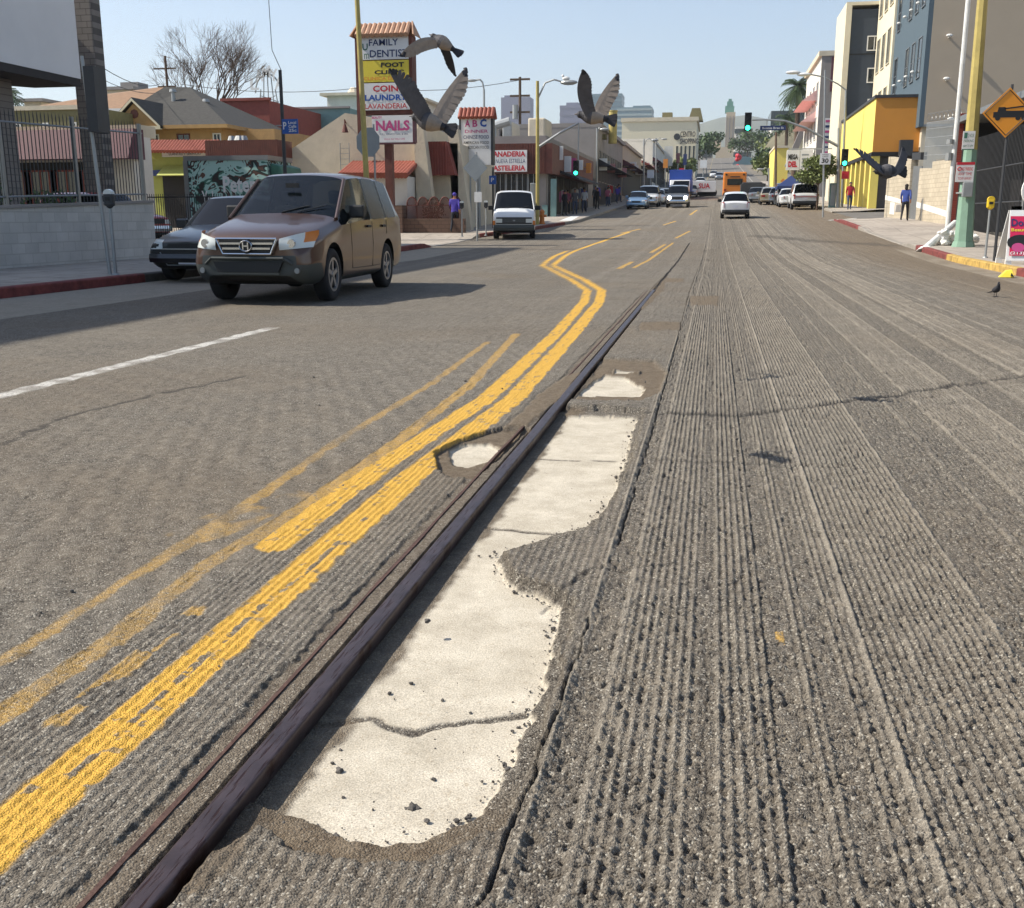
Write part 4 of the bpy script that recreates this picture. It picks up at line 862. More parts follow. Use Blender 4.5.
# ---- LEFT FOREGROUND: block wall, fence, pillars, raised building
WX = -13.6
t = bthing('boundary_wall', 'long pale painted block wall in shade behind the left pavement, under the spiked fence', 'wall', WX, 15)
mb = MB(); ya, yb = -6, 23.7; mb.prism([(WX-.2, ya, 0), (WX-.2, yb, 0), (WX-.2, yb, 1.47), (WX-.2, 17.5, 1.27), (WX-.2, ya, 1.22)], (.2, 0, 0)); mb.build('wall', 'block_wall_white', t)
mb = MB(); mb.prism([(WX-.24, yb+.03, 1.472), (WX-.24, yb+.03, 1.53), (WX-.24, 17.5, 1.33), (WX-.24, ya, 1.28), (WX-.24, ya, 1.222), (WX-.24, 17.5, 1.272)], (.28, 0, 0)); mb.build('coping', 'grey_conc', t)
def spike_fence():
    t = bthing('spiked_fence', 'dark steel picket fence standing on the pale block wall at left', 'fence', WX-.1, 15)
    def top(y): return float(np.interp(y, [-6, 17.5, 23.7], [1.28, 1.33, 1.52]))
    mb = MB(); n = 0; y = 10.0
    while y < 23.5: mb.cyl((WX-.1, y, top(y)+.02), (WX-.1, y, top(y)+1.75), .0125, .011, 6); mb.cyl((WX-.1, y, top(y)+1.75), (WX-.1, y, top(y)+1.84), .011, .002, 6); y += .125
    o = mb.build('picket', 'dark_grey', t); struct(o, 'stuff')
    for dz in (.16, 1.58): mb = MB(); mb.tube([(WX-.1, y, top(y)+dz) for y in (10, 17.5, 23.6)], .022, 6); mb.build('rail', 'grey_metal', t)
    for y in (11.2, 13.6, 16.0, 18.4, 20.8, 23.5): mb = MB(); mb.box(WX-.135, WX-.065, y-.035, y+.035, top(y), top(y)+1.80); mb.build('post', 'grey_metal', t)
spike_fence()
C = P(81, 79, 33); Cx = C.x; zb0 = C.z
t = bthing('elevated_building', 'big grey white overhanging building corner on block pillars at the top left', 'building', Cx, 33)
mb = MB(); pts = [(Cx, 33), (Cx, 4), (-44, 4), (-44, 31), (-24.5, 31), (-23.0, 33.0)]
mb.prism([(x, y, zb0) for x, y in pts], (0, 0, 9.0)); mb.build('wall', 'fascia_grey', t)
mb = MB(); mb.box(-44, -27.3, 31.01, 37.5, zb0, 12.2); mb.build('rear_wing', 'fascia_grey', t)  # unseen block added to keep the lower part of the pillar shaded
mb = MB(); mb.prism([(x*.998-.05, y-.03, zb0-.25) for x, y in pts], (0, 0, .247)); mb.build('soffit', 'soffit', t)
def pillar(x, y, w, h, d=1.0):
    mb = MB(); mb.box(x-w/2, x+w/2, y, y+d, 0, h); mb.build('pillar', 'block_pillar', t, bevel=.05)
a = P(76, 100, 34.6); b = P(99, 100, 34.6); pillar((a.x+b.x)/2, 34.6, b.x-a.x, 16, .6)
a = P(-24, 170, 30); b = P(3, 170, 30); pillar((a.x+b.x)/2, 30.0, b.x-a.x, zb0-.25, .9)
# sign post + meter on the left pavement
def meter(x, y, label, yellow=False, group=None, hgt_=1.12):
    t = thing('parking_meter', label, 'parking meter', (x, y, Z(x, y)+.15), 0, group, world=False)
    mb = MB(); mb.cyl((0, 0, 0), (0, 0, hgt_), .03, .028, 10); mb.cyl((0, 0, 0), (0, 0, .03), .07, .06, 10); part(mb, 'post', 'galv', t)
    mb = MB(); mb.cyl((0, 0, hgt_), (0, 0, hgt_+.06), .035, .075, 12); mb.obox((0, 0, hgt_+.15), (.085, 0, 0), (0, .055, 0), (0, 0, .11)); part(mb, 'meter_head', 'pole_yellow' if yellow else 'dark_grey', t, bevel=.03)
    mb = MB(); 
    for i in range(6): a = PI*i/6; b = PI*(i+1)/6; mb.prism([(0, -.05, hgt_+.24), (.083*math.cos(a), -.05, hgt_+.24+.083*math.sin(a)), (.083*math.cos(b), -.05, hgt_+.24+.083*math.sin(b))], (0, .1, 0))
    part(mb, 'meter_dome', 'pole_yellow' if yellow else 'lens', t)
    mb = MB(); mb.box(-.045, .045, -.062, -.052, hgt_+.13, hgt_+.19); part(mb, 'meter_slot', 'black', t); return t
if 'kerb_yellow' in MATS: mat('meter_yellow', 'd8b420', .5, var=.05); MATS['pole_yellow_'] = MATS['meter_yellow']
meter(-10.16, 16.3, 'grey parking meter on the shaded left pavement in front of the pale block wall')
t = thing('sign_post', 'tall thin signpost with a dark panel seen edge on, beside the left parking meter', 'sign post', (-10.33, 16.4, .15), 0)
mb = MB(); mb.cyl((-10.33, 16.4, .15), (-10.50, 16.4, 3.75), .035, .03, 8); mb.build('post', 'galv', t); mb = MB(); mb.obox((-10.36, 16.5, 3.05), (.10, -.01, 0), (-.05, .25, 0), (0, 0, .52)); mb.build('sign_panel', 'dark_grey', t)
# bushes behind the fence
def leafball(mb, c, r, n, s, sq=(1, 1, 1)):
    for _ in range(n):
        v = Vector((random.gauss(0, 1), random.gauss(0, 1), random.gauss(0, 1))).normalized()*r*random.random()**.45; p = Vector(c)+Vector((v.x*sq[0], v.y*sq[1], v.z*sq[2]))
        a = Vector((random.uniform(-1, 1), random.uniform(-1, 1), random.uniform(-1, 1))).normalized(); b = a.cross(Vector((random.uniform(-1, 1), random.uniform(-1, 1), random.uniform(-1, 1)))).normalized(); k = s*random.uniform(.6, 1.3)
        mb.add([p-a*k, p+b*k*.5, p+a*k, p-b*k*.5], [(0, 1, 2, 3)])
def shrub(x, y, r, h, label, m='foliage', n=1300, s=.07, group=None, z=None):
    z = Z(x, y) if z is None else z; t = thing('shrub', label, 'shrub', (x, y, z), 0, group)
    mb = MB(); leafball(mb, (x, y, z+h*.55), 1, n, s, (r, r, h*.5)); mb.build('foliage', m, t); mb = MB()
    for i in range(5): mb.cyl((x, y, z), (x+random.uniform(-r, r)*.5, y+random.uniform(-r, r)*.5, z+h*.7), .03, .01, 5)
    mb.build('stem', 'bark', t); return t
shrub(-19.3, 24.6, 1.1, 2.3, 'leafy shrub behind the picket fence, left of the block pillar'); shrub(-17.2, 24.8, .9, 1.8, 'lower leafy shrub behind the picket fence, just left of the wide pillar')
# ---- generic tree
def tree(name, label, x, y, h, cr, m='foliage', n=2600, s=.22, trunk=.22, z=None, group=None, clumps=9, base=.35):
    z = Z(x, y)-.15 if z is None else z; t = thing(name, label, 'tree', (x, y, z), 0, group); mb = MB(); tr = MB(); top = Vector((x, y, z+h*base)); tr.cyl((x, y, z), top, trunk, trunk*.6, 8)
    for i in range(clumps):
        a = random.uniform(0, 2*PI); rr = cr*random.uniform(.1, .75); c = Vector((x+rr*math.cos(a), y+rr*math.sin(a), z+h*random.uniform(base+.12, .86))); tr.cyl(top, c, trunk*.45, trunk*.1, 5); leafball(mb, c, cr*random.uniform(.35, .55), n//clumps, s, (1, 1, .7))
    tr.build('trunk', 'bark', t); mb.build('crown', m, t); return t
def palm(label, x, y, h, cr, z=None, fronds=46, trunk=.3):
    z = Z(x, y)-.15 if z is None else z; t = thing('palm_tree', label, 'palm tree', (x, y, z), 0); mb = MB(); mb.tube([(x, y, z), (x+.1, y, z+h*.5), (x, y, z+h)], [trunk*1.2, trunk*.9, trunk], 10); mb.build('trunk', 'bark', t)
    mb = MB(); top = Vector((x, y, z+h))
    for i in range(fronds):
        a = 2*PI*i/fronds*2.4+random.uniform(-.2, .2); e = random.uniform(-.9, 1.25); d = Vector((math.cos(a), math.sin(a), 0)); pts = []
        for k in range(7):
            u = k/6; r = cr*u*math.cos(e*.75); zz = cr*(u*math.sin(e)-.55*u*u); pts.append(top+d*r+Vector((0, 0, zz)))
        sd = d.cross(Vector((0, 0, 1)))
        for k in range(6):
            for q in (0, .5):
                p = pts[k].lerp(pts[k+1], q); tv = (pts[k+1]-pts[k]); L_ = cr*.26*(1-.6*abs((k+q)/6-.45))
                for s_ in (-1, 1):
                    tip = p+sd*s_*L_+tv*.9+Vector((0, 0, -L_*.55)); mb.add([p, p+tv*.28, tip], [(0, 1, 2)])
        mb.tube(pts, [.035*cr/2]*7, 4)
    mb.build('crown', 'foliage', t); return t
palm('small palm tree far behind the shops at the left edge', *P(8, 130, 95).xy, P(8, 95, 95).z-Z(-12, 95)+.1, 1.9)
# ---- LEFT BACKGROUND LOT
def pbox(t, nm, px0, px1, ytop, Y, depth, m, zlow=None, bevel=0):
    a = P(px0, ytop, Y); b = P(px1, ytop, Y); zt = (a.z+b.z)/2; mb = MB(); mb.box(a.x, b.x, Y, Y+depth, (Z(a.x, Y)-.2 if zlow is None else zlow), zt); mb.build(nm, m, t, bevel=bevel); return a.x, b.x, zt
def T(name, label, cat, px, Y, group=None): p = P(px, 200, Y); return bthing(name, label, cat, p.x, Y, group)
# burgundy mansard shop (behind fence)
t = T('shop_building', 'low shop with burgundy tile front and pale flat roof edge, behind the picket fence', 'building', 60, 42)
x0, x1, zt = pbox(t, 'wall', -60, 132, 137, 42, 1.5, 'stucco_white'); mb = MB(); za = P(60, 130, 42).z; zc = P(60, 160, 42).z; mb.prism([(x0-.2, 41.2, zc), (x0-.2, 41.85, za), (x0-.2, 42.6, za), (x0-.2, 42.6, zc)], (x1-x0+.4, 0, 0)); mb.build('mansard', 'burgundy', t)
mb = MB(); mb.box(x0, x1, 42.65, 44, zt, zt+.5); mb.build('parapet', 'stucco_cream', t); mb = MB(); mb.box(x0+1, x1-1, 41.95, 42.1, Z(-12, 42), zc-.1); mb.build('shopfront', 'shop_dark', t)
for i in range(5): a = x0+1.5+i*(x1-x0-3)/5; window(t, 'y', 41.95, a, a+1.6, Z(-12, 42)+1.0, zc-.5, 'red_wall', d=-1)
# olive building
t = T('olive_building', 'flat olive green building seen under the raised corner at far left', 'building', 30, 58); x0, x1, zt = pbox(t, 'wall', -90, 104, 111, 58, 6, 'olive'); mb = MB(); mb.box(x0, x1, 57.9, 58.3, zt+.002, zt+.25); mb.build('parapet', 'stucco_cream', t)
for k in range(3): window(t, 'y', 58, P(15+k*28, 115, 58).x, P(19+k*28, 115, 58).x, zt-1.3, zt-.8, d=-1)
# tan roofed building
t = T('tan_roof_building', 'building with a broad tan pitched roof and white trim behind the block pillar', 'building', 80, 78); a = P(22, 112, 78); b = P(152, 112, 78); r0 = P(60, 92, 78); mb = MB(); mb.box(a.x, b.x, 78, 90, 0, a.z-.3); mb.build('wall', 'stucco_white', t)
mb = MB(); mb.prism([(a.x-.5, 77.4, a.z), (b.x+.5, 77.4, a.z), (b.x-2, 84, r0.z+.9), (a.x+4, 84, r0.z+.4)], (0, .3, .15)); mb.box(a.x-.5, b.x+.5, 77.3, 77.42, a.z-.35, a.z+.05, 1); mb.build('roof', ['roof_tan', 'white_paint'], t)
t = T('rooftop_tower', 'small pale block tower behind the tan roof, right of the block pillar', 'building', 120, 100); x0, x1, zt = pbox(t, 'wall', 106, 132, 90, 100, 6, 'stucco_cream'); mb = MB(); mb.box(x0-.4, x1+.4, 99.6, 106.4, zt+.002, zt+.3); mb.box((x0+x1)/2-1, (x0+x1)/2+1, 102, 104, zt+.3, zt+1.0); mb.build('cornice', 'grey_conc', t)
t = T('rooftop_tower', 'small pale flared block tower above the olive building at left', 'building', 33, 100); x0, x1, zt = pbox(t, 'wall', 24, 41, 102, 100, 6, 'stucco_cream'); mb = MB(); mb.box(x0-.6, x1+.6, 99.4, 106.6, zt+.002, zt+.3); mb.build('cornice', 'grey_conc', t)
# hip roofed house
def house():
    Y = 62; t = T('hip_roof_house', 'tan wooden house with a dark grey hipped roof and small front gable', 'house', 180, Y); a = P(118, 128, Y); b = P(222, 128, Y); zt = P(170, 126, Y).z; D = 11
    mb = MB(); mb.box(a.x, b.x, Y, Y+D, 0, zt); mb.build('wall', 'house_tan', t); e = .7; ap = P(178, 85, Y+5); 
    mb = MB(); v = [(a.x-e, Y-e, zt), (b.x+e, Y-e, zt), (b.x+e, Y+D+e, zt), (a.x-e, Y+D+e, zt), (ap.x-1.0, Y+5, ap.z-.1), (ap.x+.6, Y+5.5, ap.z-.1)]; lo = [(x, y, z-.22) for x, y, z in v[:4]]
    mb.add(v, [(0, 1, 5, 4), (1, 2, 5), (2, 3, 4, 5), (3, 0, 4)]); mb.add(v[:4]+lo, [(0, 1, 5, 4), (1, 2, 6, 5), (2, 3, 7, 6), (3, 0, 4, 7), (4, 5, 6, 7)], 1); mb.build('roof', ['shingle', 'house_tan'], t)
    g0 = P(113, 127, Y-.8); g1 = P(158, 127, Y-.8); gt = P(134, 103, Y-.8); mb = MB(); mb.prism([(g0.x, Y-.85, g0.z), (g1.x, Y-.85, g0.z), (gt.x, Y-.85, gt.z)], (0, 4, 0)); gb = mb.build('gable', 'house_tan', t)
    mb = MB()
    for p, q in (((g0.x-.3, g0.z-.1), (gt.x, gt.z+.12)), ((gt.x, gt.z+.12), (g1.x+.3, g1.z-.1))): mb.prism([(p[0], Y-1.05, p[1]), (q[0], Y-1.05, q[1]), (q[0], Y-1.05, q[1]+.2), (p[0], Y-1.05, p[1]+.2)], (0, 4.2, 0))
    mb.build('gable_roof', ['shingle'], t); mb = MB()
    for p, q in (((g0.x-.3, g0.z-.1), (gt.x, gt.z+.12)), ((gt.x, gt.z+.12), (g1.x+.3, g1.z-.1))): mb.prism([(p[0], Y-1.10, p[1]-.02), (q[0], Y-1.10, q[1]-.02), (q[0], Y-1.10, q[1]+.14), (p[0], Y-1.10, p[1]+.14)], (0, .045, 0))
    mb.box(g0.x-.3, g1.x+.3, Y-1.05, Y-.86, g0.z-.2, g0.z, 0); mb.build('barge_board', 'cream_panel', t); mb = MB(); mb.cyl((gt.x, Y-.88, (gt.z+g0.z)/2+.05), (gt.x, Y-.84, (gt.z+g0.z)/2+.05), .28, n=8); mb.build('gable_vent', 'mansard_brown', t)
    for p0, p1, fr in ((131, 145, 'dark_grey'), (151, 158, 'white_paint'), (178, 189, 'mansard_brown'), (214, 220, 'white_paint')):
        x0 = P(p0, 135, Y).x; x1 = P(p1, 135, Y).x; window(t, 'y', Y, x0, x1, zt-1.75, zt-.55, fr, d=-1)
    mb = MB(); 
    for px, py in ((173, 92), (206, 102)): q = P(px, py, Y+3.2); mb.cyl((q.x, q.y, q.z-.9), (q.x, q.y, q.z), .13); mb.cyl((q.x, q.y, q.z), (q.x, q.y, q.z+.18), .24, .2)
    mb.build('roof_vent', 'galv', t)
    a2 = b.x+.002; mb = MB(); mb.box(a2, a2+2.6, Y+2, Y+D, 0, zt-.1); mb.build('side_wing', 'house_tan', t)
house()
t = T('red_building', 'plain red painted building behind the grey roofed house', 'building', 240, 72); x0, x1, zt = pbox(t, 'wall', 222, 269, 101, 72, 14, 'red_wall'); window(t, 'y', 72, P(257, 130, 72).x, P(265, 130, 72).x, P(260, 139, 72).z, P(260, 132, 72).z, d=-1)
mb = MB(); mb.box(x0-.1, x1+.1, 71.85, 72.2, zt+.002, zt+.2); mb.build('parapet', 'red_wall', t)
t = T('teal_building', 'long flat roofed grey green building behind the cream gabled shop', 'building', 310, 82); x0, x1, zt = pbox(t, 'wall', 267, 350, 109, 82, 16, 'teal_wall'); mb = MB(); mb.box(x0, x1, 81.85, 82.1, zt, zt+.15); mb.build('parapet', 'grey_conc', t)
t = T('white_rooftop_room', 'small white rooftop room with a thin overhanging cap behind the tall shop sign', 'building', 342, 96); x0, x1, zt = pbox(t, 'wall', 327, 358, 96, 96, 6, 'stucco_white'); mb = MB(); mb.box(x0-.5, x1+4, 95.4, 102.6, zt+.003, zt+.25); mb.cyl(((x0+x1)/2+.5, 98, zt+.25), ((x0+x1)/2+.5, 98, zt+.95), .9, .4); mb.build('roof_cap', 'stucco_cream', t)
t = T('white_rooftop_room', 'second white rooftop room just right of the tall shop sign', 'building', 418, 96); x0, x1, zt = pbox(t, 'wall', 405, 422, 101, 96, 6, 'stucco_white')
mb = MB(); mb.box(x0, x1+.6, 95.5, 102.5, zt+.003, zt+.2); mb.build('roof_cap', 'stucco_cream', t)
# yellow-green shop with tile awning
def yshop():
    Y = 50; t = T('yellow_green_shop', 'yellow green shop with a red tiled awning and small signs behind the parked lorry', 'shop', 190, Y); x0, x1, zt = pbox(t, 'wall', 146, 218, 150, Y, 9, 'shop_yellow')
    a = P(140, 141, Y); b = P(220, 141, Y); mb = MB(); tiles(mb, (a.x, Y, a.z), (b.x, Y, b.z), a.z-P(180, 150, Y).z+.1, (0, -.9, 0), 26, .09); mb.build('awning', 'tile_red', t)
    for p0, p1, y0, y1, m in ((162, 208, 151, 157, 'signwhite'), (128, 146, 152, 165, 'signorange'), (153, 163, 170, 176, 'signnavy')):
        A = P(p0, y1, Y-.2); B = P(p1, y0, Y-.2); mb = MB(); mb.box(A.x, B.x, Y-.2, Y-.05, A.z, B.z); s = mb.build('sign', m, t)
        if m == 'signwhite': mb = MB(); mb.text('LLANTAS Y SERVICIO', (A.x+.4, Y-.205, A.z+.08), (1, 0, 0), (B.x-A.x)-.8, (B.z-A.z)*.5); mb.build('lettering', 'signnavy', t)
    mb = MB(); A = P(165, 205, Y); B = P(176, 176, Y); mb.box(A.x, B.x, Y-.05, Y+.05, Z(-12, Y), B.z)
    A = P(178, 205, Y); B = P(190, 176, Y); mb.box(A.x, B.x, Y-.05, Y+.05, Z(-12, Y), B.z); mb.build('doorway', 'shop_dark', t)
    A = P(128, 172, Y); B = P(145, 166, Y); mb = MB(); [mb.box(A.x+i*.22, A.x+i*.22+.12, Y-.6, Y-.1, A.z, B.z) for i in range(5)]; mb.build('striped_awning', 'signwhite', t)
    A = P(165, 170, Y); mb = MB(); mb.prism([(A.x, Y-.9, A.z-.3), (A.x, Y, A.z+.25), (A.x, Y, A.z-.3)], (2.4, 0, 0)); mb.build('window_hood', 'shop_yellow', t)
yshop()
t = T('brown_mansard_shop', 'shop roofed by a brown ribbed metal mansard behind the painted lorry', 'building', 250, 46); x0, x1, zt = pbox(t, 'wall', 214, 284, 160, 46, 9, 'stucco_cream'); zt2 = P(250, 141, 46).z
mb = MB(); mb.box(x0-.1, x1+.0, 45.4, 47, zt, zt2)
for i in range(34): x = x0+i*(x1-x0)/34; mb.box(x, x+.09, 45.33, 45.399, zt, zt2)
mb.build('mansard', 'mansard_brown', t)
for px, r in ((240, .3), (244, .22), (232, .22)): q = P(px, 141, 46.2); mb = MB(); mb.cyl((q.x, 46.2, zt2), (q.x, 46.2, zt2+.25), r, r*.6); mb.build('roof_vent', 'galv', t)
# graffiti lorry
def graffmat():
    m = bpy.data.materials.new('graffiti'); m.use_nodes = True; nt = m.node_tree; N = nt.nodes; L = nt.links; b = N['Principled BSDF']; b.inputs['Roughness'].default_value = .6; MATS['graffiti'] = m
    tc = N.new('ShaderNodeTexCoord'); no = N.new('ShaderNodeTexNoise'); no.inputs['Scale'].default_value = .9; no.inputs['Detail'].default_value = 2; no.inputs['Distortion'].default_value = 2.2; L.new(tc.outputs['Object'], no.inputs['Vector']); cr = N.new('ShaderNodeValToRGB'); L.new(no.outputs['Fac'], cr.inputs[0]); cr.color_ramp.interpolation = 'CONSTANT'
    e = cr.color_ramp.elements; cols = [(0, '2a2422'), (.38, '3f6e5e'), (.43, 'a9c9be'), (.52, '5a3c30'), (.56, '23302c'), (.60, '9cc0b4'), (.70, '8f3a34')]
    e[0].color = (*hx(cols[0][1]), 1); e[1].position = cols[1][0]; e[1].color = (*hx(cols[1][1]), 1)
    for p, c in cols[2:]: k = e.new(p); k.color = (*hx(c), 1)
    L.new(cr.outputs[0], b.inputs['Base Color'])
graffmat()
def lorry():
    Y = 38; t = T('painted_lorry', 'box lorry covered in green and brown graffiti parked behind the brown vehicle', 'truck', 235, Y); A = P(190, 230, Y); B = P(267, 160, Y); zt = B.z; mb = MB(); mb.box(A.x, B.x, Y, Y+2.3, .85, zt); mb.build('cargo_box', 'graffiti', t)
    mb = MB(); mb.box(A.x-.06, B.x+.05, Y-.04, Y+2.34, zt+.002, zt+.18); mb.box(A.x-.08, A.x+.10, Y-.05, Y-.003, .8, zt); mb.build('box_frame', 'grey_metal', t)
    mb = MB(); w = B.x-A.x; mb.text('Yel', (A.x+w*.18, Y-.012, .85+(zt-.85)*.28), (1, 0, 0), w*.14, .6, bold=.02); mb.text('Peter', (A.x+w*.45, Y-.012, .85+(zt-.85)*.50), (1, 0, .0), w*.4, .62, bold=.03); mb.text('Snake', (A.x+w*.24, Y-.012, .85+(zt-.85)*.10), (1, 0, 0), w*.25, .42, bold=.02); mb.build('graffiti_lettering', 'signwhite', t)
    C_ = P(288, 163, Y+.2); mb = MB(); mb.prism([(B.x+.06, Y+.1, .7), (C_.x, Y+.1, .7), (C_.x, Y+.1, 1.7), (C_.x-.3, Y+.1, C_.z-.1), (B.x+.06, Y+.1, zt-.1)], (0, 2.1, 0)); mb.build('cab', 'graffiti_green', t, bevel=.06)
    for x in (A.x+1.1, B.x-.3):
        mb = MB(); mb.cyl((x, Y+.0, .55), (x, Y+.3, .55), .48, n=20); mb.build('wheel', 'rubber', t)
    mb = MB(); mb.box(A.x+.2, C_.x-.3, Y+.4, Y+1.9, .55, .84); mb.build('chassis', 'black', t)
lorry()
# red and white van behind iron fence
small_v, hi, hy = big('red_van', 'red and silver van parked between the block wall and the painted lorry', 'van', 171, 262, True, 'paint_red'); small_v.location = (P(171, 230, 34).x-.6, 34, Z(-12, 34)+.1); small_v.rotation_euler = (0, 0, math.radians(75))
t = T('iron_fence', 'low iron railing fence in front of the red van and the painted lorry', 'fence', 200, 31); A = P(150, 230, 31); B = P(282, 230, 31); mb = MB()
for i in range(60): x = A.x+(B.x-A.x)*i/59; mb.cyl((x, 31, .12), (x, 31, 1.85), .012, n=5)
mb.build('picket', 'black', t); mb = MB(); [mb.cyl((A.x, 31, z), (B.x, 31, z), .02, n=6) for z in (.3, 1.75)]; mb.build('rail', 'black', t)
# bare tree, scaffold sign, poles
def bare_tree():
    Y = 84; r = P(203, 140, Y); t = bthing('bare_tree', 'leafless tree with a wide fan of thin branches behind the grey roofed house', 'tree', r.x, Y); mb = MB(); br = MB()
    def grow(p, d, L_, rad, k):
        q = p+d*L_; (mb if k > 6 else br).cyl(p, q, rad, rad*.72, 5 if k > 3 else 3)
        if k == 0: return
        for i in range(3 if k < 5 else 3):
            a = Vector((random.uniform(-1, 1), random.uniform(-1, 1)*.6, random.uniform(-.3, .7))).normalized(); nd = (d+a*(.34 if k > 4 else .6)).normalized(); grow(q, nd, L_*random.uniform(.66, .86), rad*.60, k-1)
    base = Vector((r.x, Y, Z(-12, Y))); ht = P(197, 42, Y).z-base.z; grow(base, Vector((0, 0, 1)), ht*.27, .26, 7)
    mb.build('trunk', 'bark', t); br.build('crown', 'bark', t)
_st = random.getstate(); random.seed(5); bare_tree(); random.setstate(_st)
def scaffold():
    Y = 110; t = T('scaffold_sign', 'pale arched rooftop sign frame with letters along its top, behind the red building', 'sign', 268, Y); mb = MB(); c = P(269, 108, Y); top = P(269, 74, Y); W = P(284, 90, Y).x-c.x; Hh = top.z-c.z
    for i in range(5): x = c.x-W+i*W/2; hh = Hh*math.sqrt(max(.05, 1-((i-2)/2.4)**2)); mb.cyl((c.x-W*1.1+i*W*.55, Y, c.z-6), (x*.45+c.x*.55, Y, c.z+hh), .07, n=4)
    pts = [(c.x+W*math.cos(a)*.8, Y, c.z+Hh*.45+Hh*.55*math.sin(a)) for a in [PI*i/10 for i in range(11)]]; mb.tube(pts, .09, n=5)
    for k in range(5): z = c.z-3+k*(Hh+1)/5; w_ = W*(1.05-.1*k); mb.cyl((c.x-w_, Y, z), (c.x+w_, Y, z), .05, n=4); mb.cyl((c.x-w_, Y, z), (c.x+w_*.8, Y, z+Hh/5), .04, n=4); mb.cyl((c.x+w_, Y, z), (c.x-w_*.8, Y, z+Hh/5), .04, n=4)
    mb.build('frame', 'galv', t); mb = MB()
    for i, ch in enumerate('LAMYA'):
        a = PI*(.86-.18*i); p = Vector((c.x+W*math.cos(a)*.85-.55, Y-.15, c.z+Hh*.42+Hh*.60*math.sin(a)-.5)); mb.text(ch, p, (1, 0, 0), 1.0, 1.25, bold=.03)
    mb.build('lettering', 'signwhite', t)
scaffold()
def pole(name, label, cat, px, py0, py1, Y, r, m, px1=None, zbase=None, r1=None):
    a = P(px, py0, Y); b = P(px1 if px1 is not None else px, py1, Y); z0 = Z(a.x, Y)+.13 if zbase is None else zbase; t = thing(name, label, cat, (a.x, Y, z0), 0); mb = MB(); mb.cyl((a.x, Y, z0), (b.x, Y, b.z), r, r1 or r*.8, 12); mb.build('pole', m, t, smooth=False); return t, b
t, b = pole('utility_pole', 'dark wooden utility pole with crossarms rising behind the grey roofed house', 'utility pole', 170, 120, 56, 76, .11, 'bark', 165)
for z in (.9, 2.2, 3.0): mb = MB(); mb.box(b.x-1.2+z*.2, b.x+.9-z*.1, 75.95, 76.05, b.z-z-.05, b.z-z+.05); mb.build('crossarm', 'bark', t)
t, b = pole('utility_pole', 'wooden utility pole with crossarm standing behind the bakery roof', 'utility pole', 520, 130, 77, 95, .15, 'bark')
for z in (.2, 1.6, 3): mb = MB(); mb.box(b.x-.9, b.x+.9, 94.9, 95.1, b.z-z-.08, b.z-z+.08); mb.build('crossarm', 'bark', t)
mb = MB(); mb.cyl((b.x-.4, 94.8, b.z-3.6), (b.x-.4, 94.8, b.z-2.4), .25); mb.build('transformer', 'galv', t)
def wire(label, pts, r=.02, sag=.4):
    out = []
    for i in range(len(pts)-1):
        for k in range(9): u = k/8; p = pts[i].lerp(pts[i+1], u); out.append(p-Vector((0, 0, sag*4*u*(1-u))))
    mb = MB(); mb.tube(out, r, 4); tag(mb.build('overhead_wire', 'dark_grey'), label, 'wire')
wire('overhead wire running from the block pillar down to the utility pole', [P(100, 66, 40), P(160, 84, 76)]); wire('overhead wire sloping past the utility pole towards the bare tree', [P(100, 78, 60), P(166, 92, 76), P(260, 112, 90)], .02)
wire('long thin wire crossing the sky between the tall shop sign and the far lamp', [P(180, 84, 90), P(360, 88, 90), P(520, 80, 95)], .025, .5); wire('wire hanging down from the sky to the top of the dark pole', [P(268, -10, 34), P(272, 50, 34), P(281, 70, 34)], .012, .0)
t, b = pole('dark_pole', 'slim dark pole beside the blue phone sign at the corner of the cream shop', 'pole', 288, 230, 70, 34, .07, 'dark_grey', 280)
A = P(283, 134, 33.9); B = P(298, 119, 33.9); t = thing('phone_sign', 'small blue sign reading Local Calls 25c fixed beside the slim dark pole', 'sign', (A.x, 33.9, A.z), 0); mb = MB(); mb.box(A.x, B.x, 33.85, 33.9, A.z, B.z); mb.build('sign_panel', 'signblue', t)
mb = MB(); w_ = B.x-A.x; h_ = B.z-A.z; mb.text('Local', (A.x+w_*.42, 33.845, A.z+h_*.66), (1, 0, 0), w_*.5, h_*.2, bold=.02); mb.text('Calls', (A.x+w_*.42, 33.845, A.z+h_*.40), (1, 0, 0), w_*.5, h_*.2, bold=.02); mb.text('25c', (A.x+w_*.42, 33.845, A.z+h_*.12), (1, 0, 0), w_*.5, h_*.22, bold=.02); mb.text('P', (A.x+w_*.08, 33.845, A.z+h_*.3), (1, 0, 0), w_*.22, h_*.5, bold=.02); mb.build('lettering', 'signwhite', t)
mb = MB(); mb.cyl((A.x, 33.95, B.z-.2), (A.x-.25, 33.95, B.z-.2), .02, n=6); mb.cyl((A.x+.1, 33.93, A.z), (A.x+.1, 33.93, B.z), .03, n=6); mb.build('bracket', 'galv', t)
